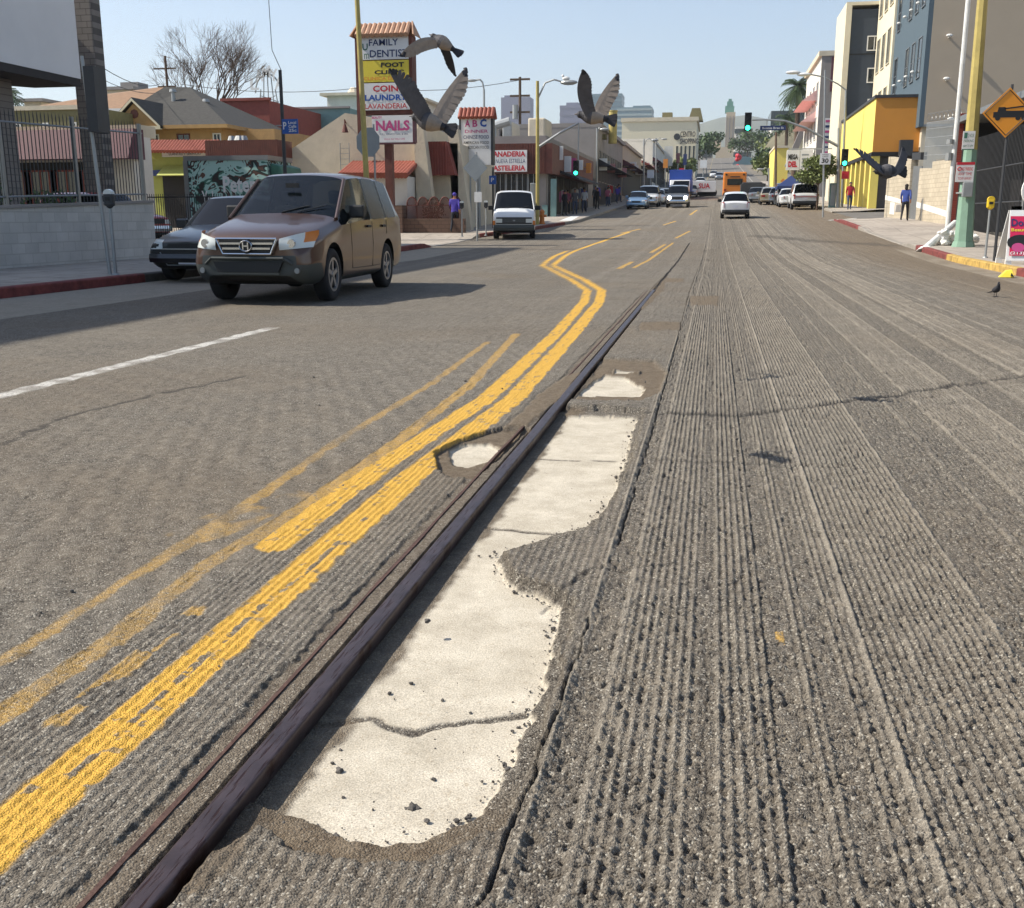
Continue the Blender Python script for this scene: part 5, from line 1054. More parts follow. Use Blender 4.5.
# ---- cream gabled shop
def cream():
    Y = 47; t = T('cream_gabled_shop', 'cream stucco shop with a wide low gable, red roof panel and sloping buttresses', 'building', 350, Y)
    q = lambda px, py: (P(px, py, Y).x, Y, P(px, py, Y).z); z0 = Z(-12, Y)-.2; pts = [(q(284, 200)[0], Y, z0), q(284, 154), q(345, 113), q(418, 124), (q(418, 200)[0], Y, z0)]; mb = MB(); mb.prism(pts, (0, 11, 0)); mb.build('wall', 'stucco_cream', t)
    # awning annex
    A = q(362, 178); B = q(417, 178); mb = MB(); mb.box(A[0], B[0], Y-1.6, Y-.004, z0, A[2]); mb.build('annex', 'stucco_white', t)
    R0 = P(352, 163, Y-.1); R1 = P(418, 163, Y-.1); mb = MB(); tiles(mb, (R0.x, Y-.05, R0.z), (R1.x, Y-.05, R1.z), .62, (0, -1.9, 0), 20, .13); mb.build('tiled_awning', 'tile_red', t)
    # street side (sloping front)
    xs = q(426, 200)[0]; zt = q(0, 135)[2]
    for px0, px1 in ((418, 432), (446, 461)):
        a = q(px0, 130); b = q(px1, 235); yy = Y-.4 if px0 < 430 else Y+.8; mb = MB(); mb.prism([(a[0]-.1, yy, a[2]), (a[0]+.35, yy, a[2]+.1), (b[0]+.35, yy, z0), (b[0]-.55, yy, z0)], (0, .55, 0)); mb.build('buttress', 'stucco_cream', t)
    a = q(423, 175); b = q(447, 141); mb = MB(); mb.prism([(a[0], Y+.2, a[2]), (b[0]+.3, Y+.2, a[2]), (b[0]-.1, Y+.2, b[2]), (a[0]-.2, Y+.2, b[2])], (0, .6, 0)); 
    for i in range(9): x = a[0]+(b[0]-a[0])*i/9; mb.box(x, x+.05, Y+.15, Y+.199, a[2], b[2])
    mb.build('red_mansard', 'red_wall', t); mb = MB(); mb.box(a[0]-.3, b[0]+.3, Y+.8, Y+9, z0, b[2]-.05); mb.build('front_wall', 'stucco_cream', t)
    # wall lamp, ladder, box
    A = q(346, 123); mb = MB(); mb.tube([(A[0], Y, A[2]), (A[0]+.1, Y-.45, A[2]+.1), (A[0]+.1, Y-.45, A[2]-.1)], .03, 6); mb.cyl((A[0]+.1, Y-.45, A[2]-.45), (A[0]+.1, Y-.45, A[2]-.1), .16, .06); mb.build('wall_lamp', 'mansard_brown', t)
    mb = MB(); L0 = q(342, 172); L1 = q(350, 143)
    for x in (L0[0], L1[0]): mb.cyl((x, Y-.15, z0), (x, Y-.15, L1[2]), .02, n=5)
    for k in range(14): z = z0+1+k*(L1[2]-z0-1)/14; mb.cyl((L0[0], Y-.15, z), (L1[0], Y-.15, z), .012, n=5)
    mb.build('ladder', 'galv', t)
cream()
# low wall with arched iron railing
t = T('low_garden_wall', 'low brown stone wall topped by arched iron railings behind the walking figure', 'wall', 440, 44.6); A = P(398, 230, 44.5); B = P(470, 230, 46); mb = MB(); z0 = Z(-12, 45); mb.box(A.x, B.x, 44.9, 45.2, z0, z0+.78); mb.box(A.x-.3, A.x+.15, 44.7, 45.4, z0, z0+1.35); mb.build('wall', blockmat('stone_brown', '6b5244', '4a3a30', .35, .16, 'Y'), t)
for k in range(5):
    w_ = (B.x-A.x-.4)/5; x = A.x+.25+k*w_; mb = MB(); c = x+w_/2; pts = [(c+w_*.46*math.cos(a), 45.05, z0+1.35+.36*math.sin(a)) for a in [PI*i/10 for i in range(11)]]; mb.tube(pts, .03, 6)
    for i in range(11): u = -1+2*i/10; mb.cyl((c+w_*.46*u, 45.05, z0+.78), (c+w_*.46*u, 45.05, z0+1.35+.36*math.sqrt(max(0, 1-u*u))), .016, n=5)
    mb.cyl((c-w_*.46, 45.05, z0+1.35), (c+w_*.46, 45.05, z0+1.35), .02, n=5); mb.build('railing', 'mansard_brown', t)
shrub(P(432, 205, 46).x, 46.2, .55, 1.7, 'small potted bush behind the arched iron railing', n=350, s=.09)
# ---- tall shop sign
def bigsign():
    RX[0] = 388
    Y = 41; a = P(361, 143, Y); b = P(411, 143, Y); c = P(389, 200, Y); t = thing('tall_shop_sign', 'tall pylon sign with a tiled cap listing family dentist, foot clinic, coin laundry and nails', 'sign', (c.x, Y, Z(-12, Y)+.1), 0)
    mb = MB(); mb.box(c.x-.15, c.x+.15, Y+.05, Y+.35, Z(-12, Y), PR(143, Y).z+.2); mb.build('post', 'mansard_brown', t)
    rows = [(37, 59.5, 'signwhite'), (60.5, 82, 'signyellow'), (83, 110, 'signwhite')]; x0, x1 = a.x, b.x
    mb = MB(); mb.box(x0-.06, x1+.10, Y+.0, Y+.55, PR(114, Y).z, PR(36, Y).z); mb.box(x0-.12, x0+.02, Y-.02, Y+.57, PR(143, Y).z, PR(36, Y).z); mb.box(x1+.0, x1+.12, Y-.02, Y+.57, PR(113, Y).z, PR(36, Y).z); mb.build('frame', 'mansard_brown', t)
    for y0, y1, m in rows: mb = MB(); mb.box(x0+.03, x1-.01, Y-.06, Y-.005, PR(y1, Y).z, PR(y0, Y).z); mb.build('sign_panel', m, t)
    nx0 = P(383-10, 143, Y).x; mb = MB(); mb.box(nx0, P(413, 130, Y).x, Y-.06, Y+.3, PR(142.5, Y).z, PR(115.5, Y).z); mb.build('sign_panel', 'signwhite', t)
    mb = MB(); mb.box(nx0-.03, P(414, 130, Y).x, Y-.065, Y+.31, PR(144, Y).z, PR(142.7, Y).z); mb.box(P(413, 130, Y).x+.002, P(414, 130, Y).x+.03, Y-.065, Y+.31, PR(142.7, Y).z, PR(115, Y).z); mb.build('sign_trim', 'burgundy', t)
    def tx(s, p0, p1, y0, y1, m, bold=.02, nm='lettering'):
        A = P(p0, y1, Y-.07); B = P(p1, y0, Y-.07); mb = MB(); mb.text(s, (A.x, Y-.066, A.z), (1, 0, 0), B.x-A.x, B.z-A.z, bold=bold); mb.build(nm, m, t)
    tx('FAMILY', 369, 398, 38.5, 46, 'signnavy', .01); tx('DENTIST', 370, 408, 49, 57.5, 'signnavy', .01); tx('FOOT', 381, 404, 62, 67.5, 'signblack', .04); tx('CLINIC', 374.5, 404, 69.5, 74.5, 'signblack', .04); tx('CLINICA DE PIES', 363.5, 407, 76, 80.5, 'signorange', .02)
    tx('COIN', 373, 398, 85, 92, 'signred', .03); tx('LAUNDRY', 365, 407, 94, 101, 'signblue', .04); tx('LAVANDERIA', 365, 407, 103, 109, 'signred', .01)
    tx('NAILS', 376, 409.5, 120, 131, 'signpink', .04); tx('FULL SERVICE NAIL & SPA', 380, 408, 133, 135.3, 'signnavy', 0); tx('WALK INS WELCOME', 384, 405, 138, 140, 'signpink', 0); tx('BEAUTY', 372, 382, 116.3, 119, 'signpink', .03)
    # tooth and foot drawings
    mb = MB(); q = P(364.5, 48, Y); mb.text('U', (q.x-.06, Y-.066, q.z-.1), (1, 0, 0), .22, .25, bold=.02); mb.text('m', (q.x+.0, Y-.066, q.z-.42), (1, 0, 0), .2, .2); mb.build('tooth_drawing', 'graffiti_green', t)
    mb = MB(); z1 = PR(36, Y).z; z2 = PR(23, Y).z; tiles(mb, (x0-.05, Y+.28, z2), (x1+.05, Y+.28, z2), z2-z1, (0, -.50, 0), 11, .10); tiles(mb, (x0-.05, Y+.28, z2), (x1+.05, Y+.28, z2), z2-z1, (0, .50, 0), 11, .10); mb.build('tiled_cap', 'tile_tan', t)
    mb = MB(); 
    for s, xx in ((-1, x0), (1, x1)): mb.prism([(xx+s*.04, Y+.28, z2+.1), (xx+s*.22, Y-.26, z1), (xx+s*.22, Y+.82, z1)], (s*.05, 0, 0))
    mb.build('cap_end', 'tile_tan', t)
bigsign()
# lamp pole (yellow) and octagonal stop sign back
t, b = pole('lamp_pole', 'yellow painted lamp pole rising in front of the tall shop sign', 'lamp post', 369, 215, -30, 33, .10, 'pole_yellow', 355.5, r1=.075)
A = P(369, 130, 34); t = thing('stop_sign', 'grey back of an octagonal stop sign beside the yellow lamp pole', 'sign', (A.x+.1, 34.2, Z(-12, 34)+.1), 0); mb = MB(); mb.cyl((A.x+.1, 34.2, Z(-12, 34)), (A.x+.1, 34.2, A.z+.2), .035, n=8); mb.build('post', 'galv', t)
mb = MB(); c = P(367, 142, 34); R_ = .43; pts = [(c.x+R_*math.cos(PI/8+i*PI/4), 34.1, c.z+R_*1.18*math.sin(PI/8+i*PI/4)) for i in range(8)]; mb.prism(pts, (0, .02, 0)); mb.build('sign_panel', 'signgrey', t)
# ---- second sign
def sign2():
    RX[0] = 477
    Y = 50; a = P(461.5, 168, Y); b = P(491, 168, Y); t = thing('restaurant_sign', 'pylon sign with an orange tiled cap listing Chinese, American and Mexican food', 'sign', (b.x-.6, Y, Z(-12, Y)+.1), 0); z0 = PR(165, Y).z; z1 = PR(118, Y).z; z2 = PR(108, Y).z
    mb = MB(); mb.box(a.x, b.x, Y, Y+.35, z0, z1); mb.build('sign_panel', 'signwhite', t); mb = MB(); mb.box(b.x+.003, b.x+.12, Y-.02, Y+.37, z0, z1); mb.box(a.x-.1, a.x-.003, Y-.02, Y+.37, z0, z1); mb.build('frame', 'dark_grey', t)
    mb = MB(); mb.cyl((b.x-.65, Y+.2, Z(-12, Y)), (b.x-.65, Y+.2, z0), .09, n=8); mb.cyl((b.x-1.1, Y+.2, Z(-12, Y)), (b.x-1.1, Y+.2, z0), .07, n=8); mb.build('post', 'galv', t)
    mb = MB(); tiles(mb, (a.x-.12, Y+.17, z2), (b.x+.2, Y+.17, z2), z2-z1, (0, -.35, 0), 9, .10); tiles(mb, (a.x-.12, Y+.17, z2), (b.x+.2, Y+.17, z2), z2-z1, (0, .35, 0), 9, .10); mb.build('tiled_cap', 'tile_red', t)
    def tx(s, p0, p1, y0, y1, m, bold=.01):
        A = P(p0, y1, Y-.01); B = P(p1, y0, Y-.01); mb = MB(); mb.text(s, (A.x, Y-.008, A.z), (1, 0, 0), B.x-A.x, B.z-A.z, bold=bold); mb.build('lettering', m, t)
    tx('A', 465, 470, 120, 127, 'signpink', .03); tx('B', 472.5, 477.5, 120, 127, 'signpink', .03); tx('C', 480, 486.5, 119, 127, 'signblue', .05); tx('DINNER', 465, 488, 129.5, 133, 'signpink'); tx('CHINESE FOOD', 463.5, 489, 135, 139, 'signnavy'); tx('AMERICAN FOOD', 463.5, 489, 141, 144.2, 'signblack'); tx('& MEXICAN FOOD', 463.5, 489, 145.6, 149, 'signblack')
sign2()
t, b = pole('lamp_post', 'slim grey street lamp curving left above the restaurant sign', 'street lamp', 484, 190, 90, 72, .09, 'galv'); mb = MB(); e = P(473, 80.5, 72); mb.tube([(b.x, 72, b.z), (b.x-.1, 72, b.z+.5), (e.x+.5, 72, e.z+.05), (e.x, 72, e.z)], .06, 6); mb.build('arm', 'galv', t); mb = MB(); mb.ell((e.x-.1, 72, e.z), .4, .15, .1); mb.build('lamp_head', 'galv', t)
# diamond sign back
RX[0] = 477
A = P(477, 218, 41.0); t = thing('diamond_sign', 'grey back of a diamond shaped sign on a thin post left of the white van', 'sign', (A.x, 41, Z(-12, 41)+.1), 0); mb = MB(); mb.cyl((A.x, 41, Z(-12, 41)), (A.x, 41, PR(152, 41).z), .035, n=8); mb.build('post', 'galv', t); c = P(475.5, 168, 41); r_ = .52; mb = MB(); mb.prism([(c.x-r_*.95, 40.95, c.z), (c.x, 40.95, c.z-r_), (c.x+r_*.95, 40.95, c.z), (c.x, 40.95, c.z+r_)], (0, .02, 0)); mb.build('sign_panel', 'signgrey', t)
mb = MB(); c = P(478, 197, 40.9); mb.box(c.x-.15, c.x+.15, 40.9, 40.92, c.z-.2, c.z+.2); mb.build('small_panel', 'signwhite', t)
meter(P(462, 228, 41.5).x, 41.5, 'grey parking meter between the walking figure and the diamond sign', hgt_=1.1); meter(P(486, 228, 42.5).x, 42.5, 'grey parking meter just left of the white van', hgt_=1.1)
# blue round phone sign
A = P(493, 180, 50); t = thing('blue_sign', 'small blue payphone sign on a dark post behind the white van', 'sign', (A.x, 50, Z(-12, 50)+.1), 0); mb = MB(); mb.cyl((A.x, 50, Z(-12, 50)), (A.x, 50, A.z+.6), .05, n=8); mb.build('post', 'dark_grey', t); mb = MB(); mb.box(A.x-.17, A.x+.17, 49.9, 49.96, A.z-.2, A.z+.2); mb.build('sign_panel', 'signblue', t); mb = MB(); mb.text('P', (A.x-.07, 49.89, A.z-.1), (1, 0, 0), .14, .2); mb.build('lettering', 'signwhite', t)
# ---- bakery
mat('awning_pink_soft', 'b07f86', .8, var=.15)
BX = -10.6
def bakery():
    Y = 66; t = bthing('bakery_building', 'corner bakery with brown ribbed mansard and a red and white Panaderia sign', 'building', BX, Y); x0 = P(452, 150, Y).x; z0 = Z(-12, Y)-.2; zp = P(520, 136, Y).z; zm = P(520, 144, Y).z; zl = P(520, 174, Y).z; Y2 = 92
    mb = MB(); mb.box(x0, BX, Y, Y2, z0, zp); mb.build('wall', 'grey_conc', t); mb = MB(); mb.box(x0, BX+.45, Y-.45, Y-.003, zl, zm); mb.box(BX+.003, BX+.45, Y-.001, Y2-4, zl, zm)
    for i in range(60): x = x0+i*(BX-x0)/60; mb.box(x, x+.06, Y-.52, Y-.452, zl, zm)
    mb.build('mansard', 'mansard_brown', t)
    A = P(489, 172, Y-.6); B = P(527, 150, Y-.6); mb = MB(); mb.box(A.x, B.x, Y-.62, Y-.53, A.z, B.z); mb.build('sign_panel', 'signwhite', t); w_ = B.x-A.x; h_ = B.z-A.z
    for s, f, m in (('PANADERIA', .70, 'signred'), ('LA NUEVA ESTRELLA', .40, 'signnavy'), ('PASTELERIA', .05, 'signred')): mb = MB(); mb.text(s, (A.x+w_*.04, Y-.63, A.z+h_*f), (1, 0, 0), w_*.92, h_*(.25 if m == 'signred' else .2), bold=.035 if m == 'signred' else .0); mb.build('lettering', m, t)
    for k in range(4): a = P(496+k*11, 200, Y).x; window(t, 'y', Y, a, P(505+k*11, 200, Y).x, z0+1.0, z0+3.1, 'grey_metal', d=-1)
    for k in range(6): a = Y+1+k*3.6; window(t, 'x', BX, a, a+2.8, z0+.5, z0+3.0, 'dark_grey', 'shop_dark', nm='shopfront')
    # rooftop kit
    for p0, p1, y0, dep, m in ((468, 482, 130, 2, 'galv'), (502, 512, 121, 3, 'galv'), (528, 545, 118, 3, 'stucco_cream'), (484, 500, 126, 2, 'grey_conc')): a = P(p0, y0, Y+5); b = P(p1, y0, Y+5); mb = MB(); mb.box(a.x, b.x, Y+5, Y+5+dep, zp+.002, a.z); mb.build('rooftop_unit', m, t, bevel=.1)
    q = P(507, 126, Y+3); mb = MB(); mb.tube([(q.x-.9, Y+3, zp), (q.x-.9, Y+3, q.z), (q.x+.2, Y+3, q.z+.3)], .28, 10); mb.build('roof_duct', 'galv', t)
    # clusters of small signs on the corner
    for i, (p0, p1, y0, y1, m) in enumerate(((549, 554, 151, 168, 'signorange'), (556, 563, 146, 160, 'signwhite'), (563, 571, 156, 172, 'signwhite'), (571, 576, 158, 174, 'signpink'), (578, 583, 160, 170, 'signwhite'), (556, 562, 164, 174, 'signpink'), (546, 551, 170, 176, 'signyellow'), (586, 591, 163, 173, 'signorange'))):
        Yk = Y+.5+i*2.2; a = P(p0, y1, Yk); b = P(p1, y0, Yk); mb = MB(); mb.box(a.x, b.x, Yk, Yk+.15, a.z, b.z); mb.box(BX, a.x, Yk+.05, Yk+.1, (a.z+b.z)/2, (a.z+b.z)/2+.08); mb.build('hanging_sign', m, t)
    mb = MB(); mb.prism([(BX+.1, Y+3, z0+3.3), (BX+1.7, Y+3, z0+2.75), (BX+1.7, Y+3, z0+2.85), (BX+.1, Y+3, z0+3.5)], (0, 14, 0)); mb.build('canopy', 'awning_black', t)
    for px, m in ((545, 'teal_wall'), (553.5, 'teal_wall')): a = P(px-3, 200, Y-.3); b = P(px+2.5, 200, Y-.3); mb = MB(); mb.box(a.x, b.x, Y-.3, Y-.05, z0, z0+1.1+1.6*(px > 550)); mb.build('kiosk_panel', m, t)
    a = P(577, 139, 88); b = P(603, 136, 88)
bakery()
RX[0] = 612
t = bthing('yellow_roof_sign', 'yellow cylinder and beam sign structure on the roof behind the bakery', 'sign', -13, 96); a = P(577, 140, 96); b = P(606, 134, 96); mb = MB(); mb.box(a.x, b.x, 96, 97, Z(-12, 96)+6, b.z); mb.build('beam', 'olive', t); c = P(612.5, 118, 96); mb = MB(); mb.cyl((c.x, 96.5, PR(134, 96).z-.8), (c.x, 96.5, PR(111, 96).z), .38, n=16); mb.cyl((c.x, 96.5, PR(111, 96).z), (c.x, 96.5, PR(110, 96).z), .42, n=16); mb.build('cylinder', 'pole_yellow', t)
# grey two-storey with tall windows, pink building and the rest of the left row
def lrow(name, label, y0, y1, ytoppx, refY, m, pxref, wins, group=None):
    t = bthing(name, label, 'building', BX, y0, group); zt = P(pxref, ytoppx, refY).z; z0 = Z(-10, y0)-.3; mb = MB(); mb.box(BX-14, BX+.3, y0+.05, y1, z0, zt); mb.build('wall', m, t); mb = MB(); mb.box(BX-14, BX+.6, y0+.03, y1, zt+.002, zt+.35); mb.build('cornice', m, t)
    zg0 = Z(-10, (y0+y1)/2)+.2
    mb = MB(); mb.box(BX+.3, BX+.36, y0+.5, y1-.5, zg0-.3, zg0+3.0); mb.build('shopfront', 'shop_dark', t); mb = MB(); mb.prism([(BX+.3, y0+.5, zg0+3.6), (BX+1.6, y0+.5, zg0+2.9), (BX+.3, y0+.5, zg0+2.9)], (0, y1-y0-1, 0)); mb.build('awning', wins[1], t)
    for k in range(wins[0]):
        a = y0+1+(y1-y0-2)*k/wins[0]; b = a+(y1-y0-2)/wins[0]*.6; window(t, 'x', BX+.3, a, b, zt-wins[2]-wins[3], zt-wins[2], 'grey_conc', d=1, bars=(0, 1))
    for k in range(6):
        a = y0+1+k*(y1-y0-3)/6; hh = random.uniform(.5, 1.1); mb = MB(); mb.box(BX+.36, BX+.46+random.uniform(0, .9), a, a+random.uniform(.12, .5), zg0+2.5+random.uniform(.1, .4), zg0+3.0+hh*.7); mb.build('shop_sign', random.choice(['signwhite', 'stucco_cream', 'signgrey', 'awning_pink_soft', 'stucco_white', 'tile_tan']), t)
    return t
lrow('grey_building', 'grey two storey building with a row of tall narrow windows beyond the bakery', 92.2, 117, 134, 100, 'grey_conc', 605, (9, 'awning_black', 1.9, 2.6)); lrow('pink_building', 'pale pink two storey building beyond the grey one with tall windows', 117.2, 146, 146, 120, 'tan_panel', 630, (0, 'burgundy', 1, 1))
lrow('market_building', 'low cluttered market building beyond the pink one', 146.2, 172, 170, 160, 'stucco_cream', 645, (0, 'red_wall', 1, 1)); lrow('pink_white_building', 'pale pink and white building above the row of parked cars', 172.2, 215, 148, 190, 'stucco_white', 655, (3, 'burgundy', 3, 2))
RX[0] = 683
t = bthing('beige_department_store', 'wide beige department store block closing the left side of the far street', 'building', -18, 232); a = P(622, 122, 232); b = P(697, 121, 232); mb = MB(); mb.box(a.x, b.x, 232, 262, 4, a.z); mb.build('wall', 'cream_panel', t); mb = MB(); mb.box(a.x-.2, b.x+.3, 231.7, 262, a.z+.002, a.z+.8); mb.build('parapet', 'stucco_cream', t)
for k in range(5): window(t, 'y', 232, P(676+k*4.2, 150, 232).x, P(678+k*4.2, 150, 232).x, PR(163, 232).z, PR(146, 232).z, 'cream_panel', d=-1, bars=(0, 0))
mb = MB(); A = P(680, 144, 232); mb.text('CENTRO', (A.x, 231.8, A.z+1.4), (1, 0, 0), 3.2, 1.2, bold=.02); mb.text('SHOPPING', (A.x, 231.8, A.z), (1, 0, 0), 3.9, 1.1, bold=.02); mb.cyl((A.x-.7, 231.8, A.z+1.5), (A.x-.7, 231.95, A.z+1.5), .7); mb.build('lettering', 'dark_grey', t)
mb = MB(); a2 = P(688, 121, 240); mb.prism([(a2.x, 240, a2.z), (a2.x+3.3, 240, a2.z), (a2.x+2.6, 240, a2.z+2.7), (a2.x+.8, 240, a2.z+2.7)], (0, 4, 0)); a3 = P(662, 121, 240); mb.box(a3.x, a3.x+2.2, 240, 243, a3.z, a3.z+1.8); mb.build('roof_turret', 'olive', t)
for i, (p0, p1, y0, y1, Y, m, lb) in enumerate(((664, 673, 146, 166, 196, 'stucco_white', 'white upright sign board above the left row of shops'), (676, 680, 153, 163, 180, 'burgundy', 'dark red upright sign on the far left row'), (683, 687, 154, 165, 175, 'signnavy', 'dark blue upright sign on the far left row'), (663, 668, 159, 168, 150, 'signorange', 'round orange sign on a pole over the parked cars'), (647, 654, 170, 178, 128, 'signwhite', 'white round sign over the first parked cars'), (679, 684, 168, 175, 150, 'signred', 'small red sign right of the blue box truck'), (700, 707, 160, 168, 230, 'signwhite', 'small white sign near the far trees'))):
    a = P(p0, y1, Y); b = P(p1, y0, Y); zb_ = Z(a.x, Y); t = thing('street_sign_board', lb, 'sign', (a.x, Y, zb_), 0); mb = MB(); mb.box(a.x, b.x, Y, Y+.3, a.z, b.z); mb.build('sign_panel', m, t); mb = MB(); mb.cyl(((a.x+b.x)/2, Y+.4, zb_), ((a.x+b.x)/2, Y+.4, b.z), .09, n=6); mb.build('post', 'galv', t)
# lamp posts left
def lamp(label, px, ybase, ytop, Y, arm_px, m='galv', col2=None, mast=None):
    t, b = pole('street_lamp', label, 'street lamp', px, ybase, ytop, Y, .10, m); e = P(arm_px, ytop+1, Y); L_ = e.x-b.x; mb = MB(); mb.tube([(b.x, Y, b.z-.9), (b.x+L_*.3, Y, b.z-.1), (b.x+L_*.65, Y, b.z+.05), (e.x, Y, e.z)], .045, 6); mb.build('arm', 'galv', t); mb = MB(); mb.ell((e.x+(.3 if L_ > 0 else -.3), Y, e.z-.03), .45, .18, .13, 12, 6); mb.build('lamp_head', 'galv', t); return t, b
t, b = lamp('yellow green street lamp at the bakery corner with its arm reaching right', 537.5, 222, 81, 54, 563, 'pole_yellow'); zb_ = Z(-12, 54)
e = P(562, 83, 54); RX[0] = 577
a0 = P(539, 147, 54); b0 = P(578, 122.5, 54)
ts = thing('traffic_signal', 'traffic signal showing green hung below a long arm at the bakery corner', 'traffic light', (P(537.5, 200, 54.3).x, 54.3, zb_+.1), 0); mb = MB(); mb.tube([(a0.x-.1, 54.3, zb_), (a0.x-.1, 54.3, a0.z), (P(558, 133, 54).x, 54.3, P(558, 133, 54).z), (b0.x, 54.3, b0.z)], [.09, .08, .06, .05], 8); mb.cyl((b0.x, 54.3, b0.z), (b0.x, 54.3, PR(160, 54).z), .035, n=8); mb.build('arm', 'galv', ts)
def sighead(t, px, y0, y1, Y, green=2, side=False):
    a = P(px, y0, Y); z1 = a.z; z0 = P(px, y1, Y).z; w_ = (z1-z0)*.19; cx = a.x; h_ = z1-z0; mb = MB(); mb.box(cx-w_, cx+w_, Y-.05, Y+.18, z0, z1); hd = mb.build('signal_head', 'black', t); off = t['_o']
    for k in range(3):
        zc = z1-h_*(k+.5)/3; r = h_*.125; mb = MB(); mb.cyl((cx, Y-.075, zc), (cx, Y-.052, zc), r, n=16); o = mb.build('signal_lens', ['green_glow' if k == green else 'shop_dark'], t)
        mb = MB(); pts = [(cx+r*1.15*math.cos(q), Y-.06, zc+r*1.15*math.sin(q)) for q in [PI*i/8 for i in range(9)]]
        mb.add([p for p in pts]+[(x, y-.16, z) for x, y, z in pts], [(i, i+1, i+10, i+9) for i in range(8)]); mb.build('visor', 'black', t)
sighead(ts, 576, 160.5, 175.5, 54.3, 2)
tc_ = thing('control_box', 'grey signal control box fixed at the foot of the bakery corner lamp', 'utility box', (P(532, 215, 54.5).x, 54.5, zb_+.1), 0); mb = MB(); a = P(530, 222, 54.5); b = P(536.5, 183, 54.5); mb.box(a.x, b.x-.1, 54.5, 54.9, zb_+.1, b.z); mb.build('cabinet', 'galv', tc_, bevel=.03); mb = MB(); mb.box(a.x, b.x-.1, 54.4, 54.499, b.z-1.4, b.z-.9); mb.build('door', 'grey_metal', tc_)
for i, (px, Y, yt, arm, lb) in enumerate(((597*1.0+.0, 92, 128, 601, 'short pole at the kerb left of the pale blue sedan'), (656, 150, 138, 662, 'slim far street lamp above the parked cars'), (644, 118, 139, 652, 'grey street lamp beyond the pale blue sedan'), (706, 260, 150, 702, 'tiny far street lamp left of the green trees'))): lamp(lb, px, 190, yt, Y, arm)
# hydrant
q = G(542, 224, .15); t = thing('fire_hydrant', 'small yellow orange fire hydrant at the bakery corner kerb', 'fire hydrant', q, 0, world=False); mb = MB(); mb.cyl((0, 0, 0), (0, 0, .08), .17, n=12); mb.cyl((0, 0, .08), (0, 0, .6), .13, .12, 12); mb.ell((0, 0, .62), .14, .14, .13); part(mb, 'body', 'amber', t, smooth=False); mb = MB(); mb.cyl((-.25, 0, .42), (.25, 0, .42), .065, n=10); mb.cyl((0, -.2, .4), (0, 0, .4), .08, n=10); part(mb, 'outlet', 'amber', t); mb = MB(); mb.cyl((0, 0, .72), (0, 0, .80), .035, n=6); part(mb, 'cap_nut', 'galv', t)
# ================================================================== RIGHT SIDE
WRX = 10.3
t = bthing('block_boundary_wall', 'beige block wall with a white stripe and wire mesh top along the right pavement', 'wall', WRX, 50)
def wx(y): return float(np.interp(y, [40, 49.5, 60], [10.3, 10.3, 9.0]))
def zz(y): return Z(10, y)
def wseg(mb, y0, y1, a0, a1, b0, b1, off=0, th=.3):
    p = [(wx(y)+off, y, zz(y)+h) for y, h in ((y0, a0), (y1, a1), (y1, b1), (y0, b0))]; mb.prism(p, (th, 0, 0))
mb = MB(); wseg(mb, 49.62, 52.6, -.1, -.1, 3.0, 2.9); wseg(mb, 52.6, 54.4, -.1, -.1, 2.6, 2.6); mb.build('wall', 'block_beige', t)
mb = MB(); wseg(mb, 49.62, 54.4, .45, .75, .72, 1.02, -.012, .011); mb.build('painted_stripe', 'white_paint', t)
mb = MB(); wseg(mb, 55.8, 59.8, -.1, -.1, 3.0, 3.2); mb.build('wall', 'block_beige', t); mb = MB(); wseg(mb, 55.8, 59.8, .8, .95, 1.0, 1.2, -.012, .011); wseg(mb, 58, 58.8, .25, .25, .86, .86, -.012, .011); mb.build('painted_stripe', 'white_paint', t)
mb = MB(); wseg(mb, 54.42, 55.78, -.1, -.1, 2.7, 2.7, .1, .06); mb.build('gate', 'grey_metal', t); mb = MB(); wseg(mb, 54.42, 55.78, 3.0, 3.0, 3.35, 3.35); mb.build('lintel', 'dark_grey', t)
mb = MB(); y = 49.7
while y < 54.4: mb.cyl((wx(y)+.15, y, zz(y)+(3.0 if y < 52.6 else 2.6)), (wx(y)+.15, y, zz(y)+4.7), .012, n=4); y += .13
for z in (3.2, 3.6, 4.0, 4.4, 4.7): mb.cyl((wx(49.7)+.15, 49.7, zz(49.7)+z), (wx(54.4)+.15, 54.4, zz(54.4)+z), .015, n=4)
mb.build('mesh_fence', 'galv', t)
mb = MB(); ra_ = [(wx(49.7+k*.09)+.15+.16*math.cos(k), 49.7+k*.09, zz(49.7+k*.09)+4.95+.18*math.sin(k)) for k in np.arange(0, 52, .35)]; mb.tube(ra_, .01, 3); mb.build('razor_wire', 'galv', t)
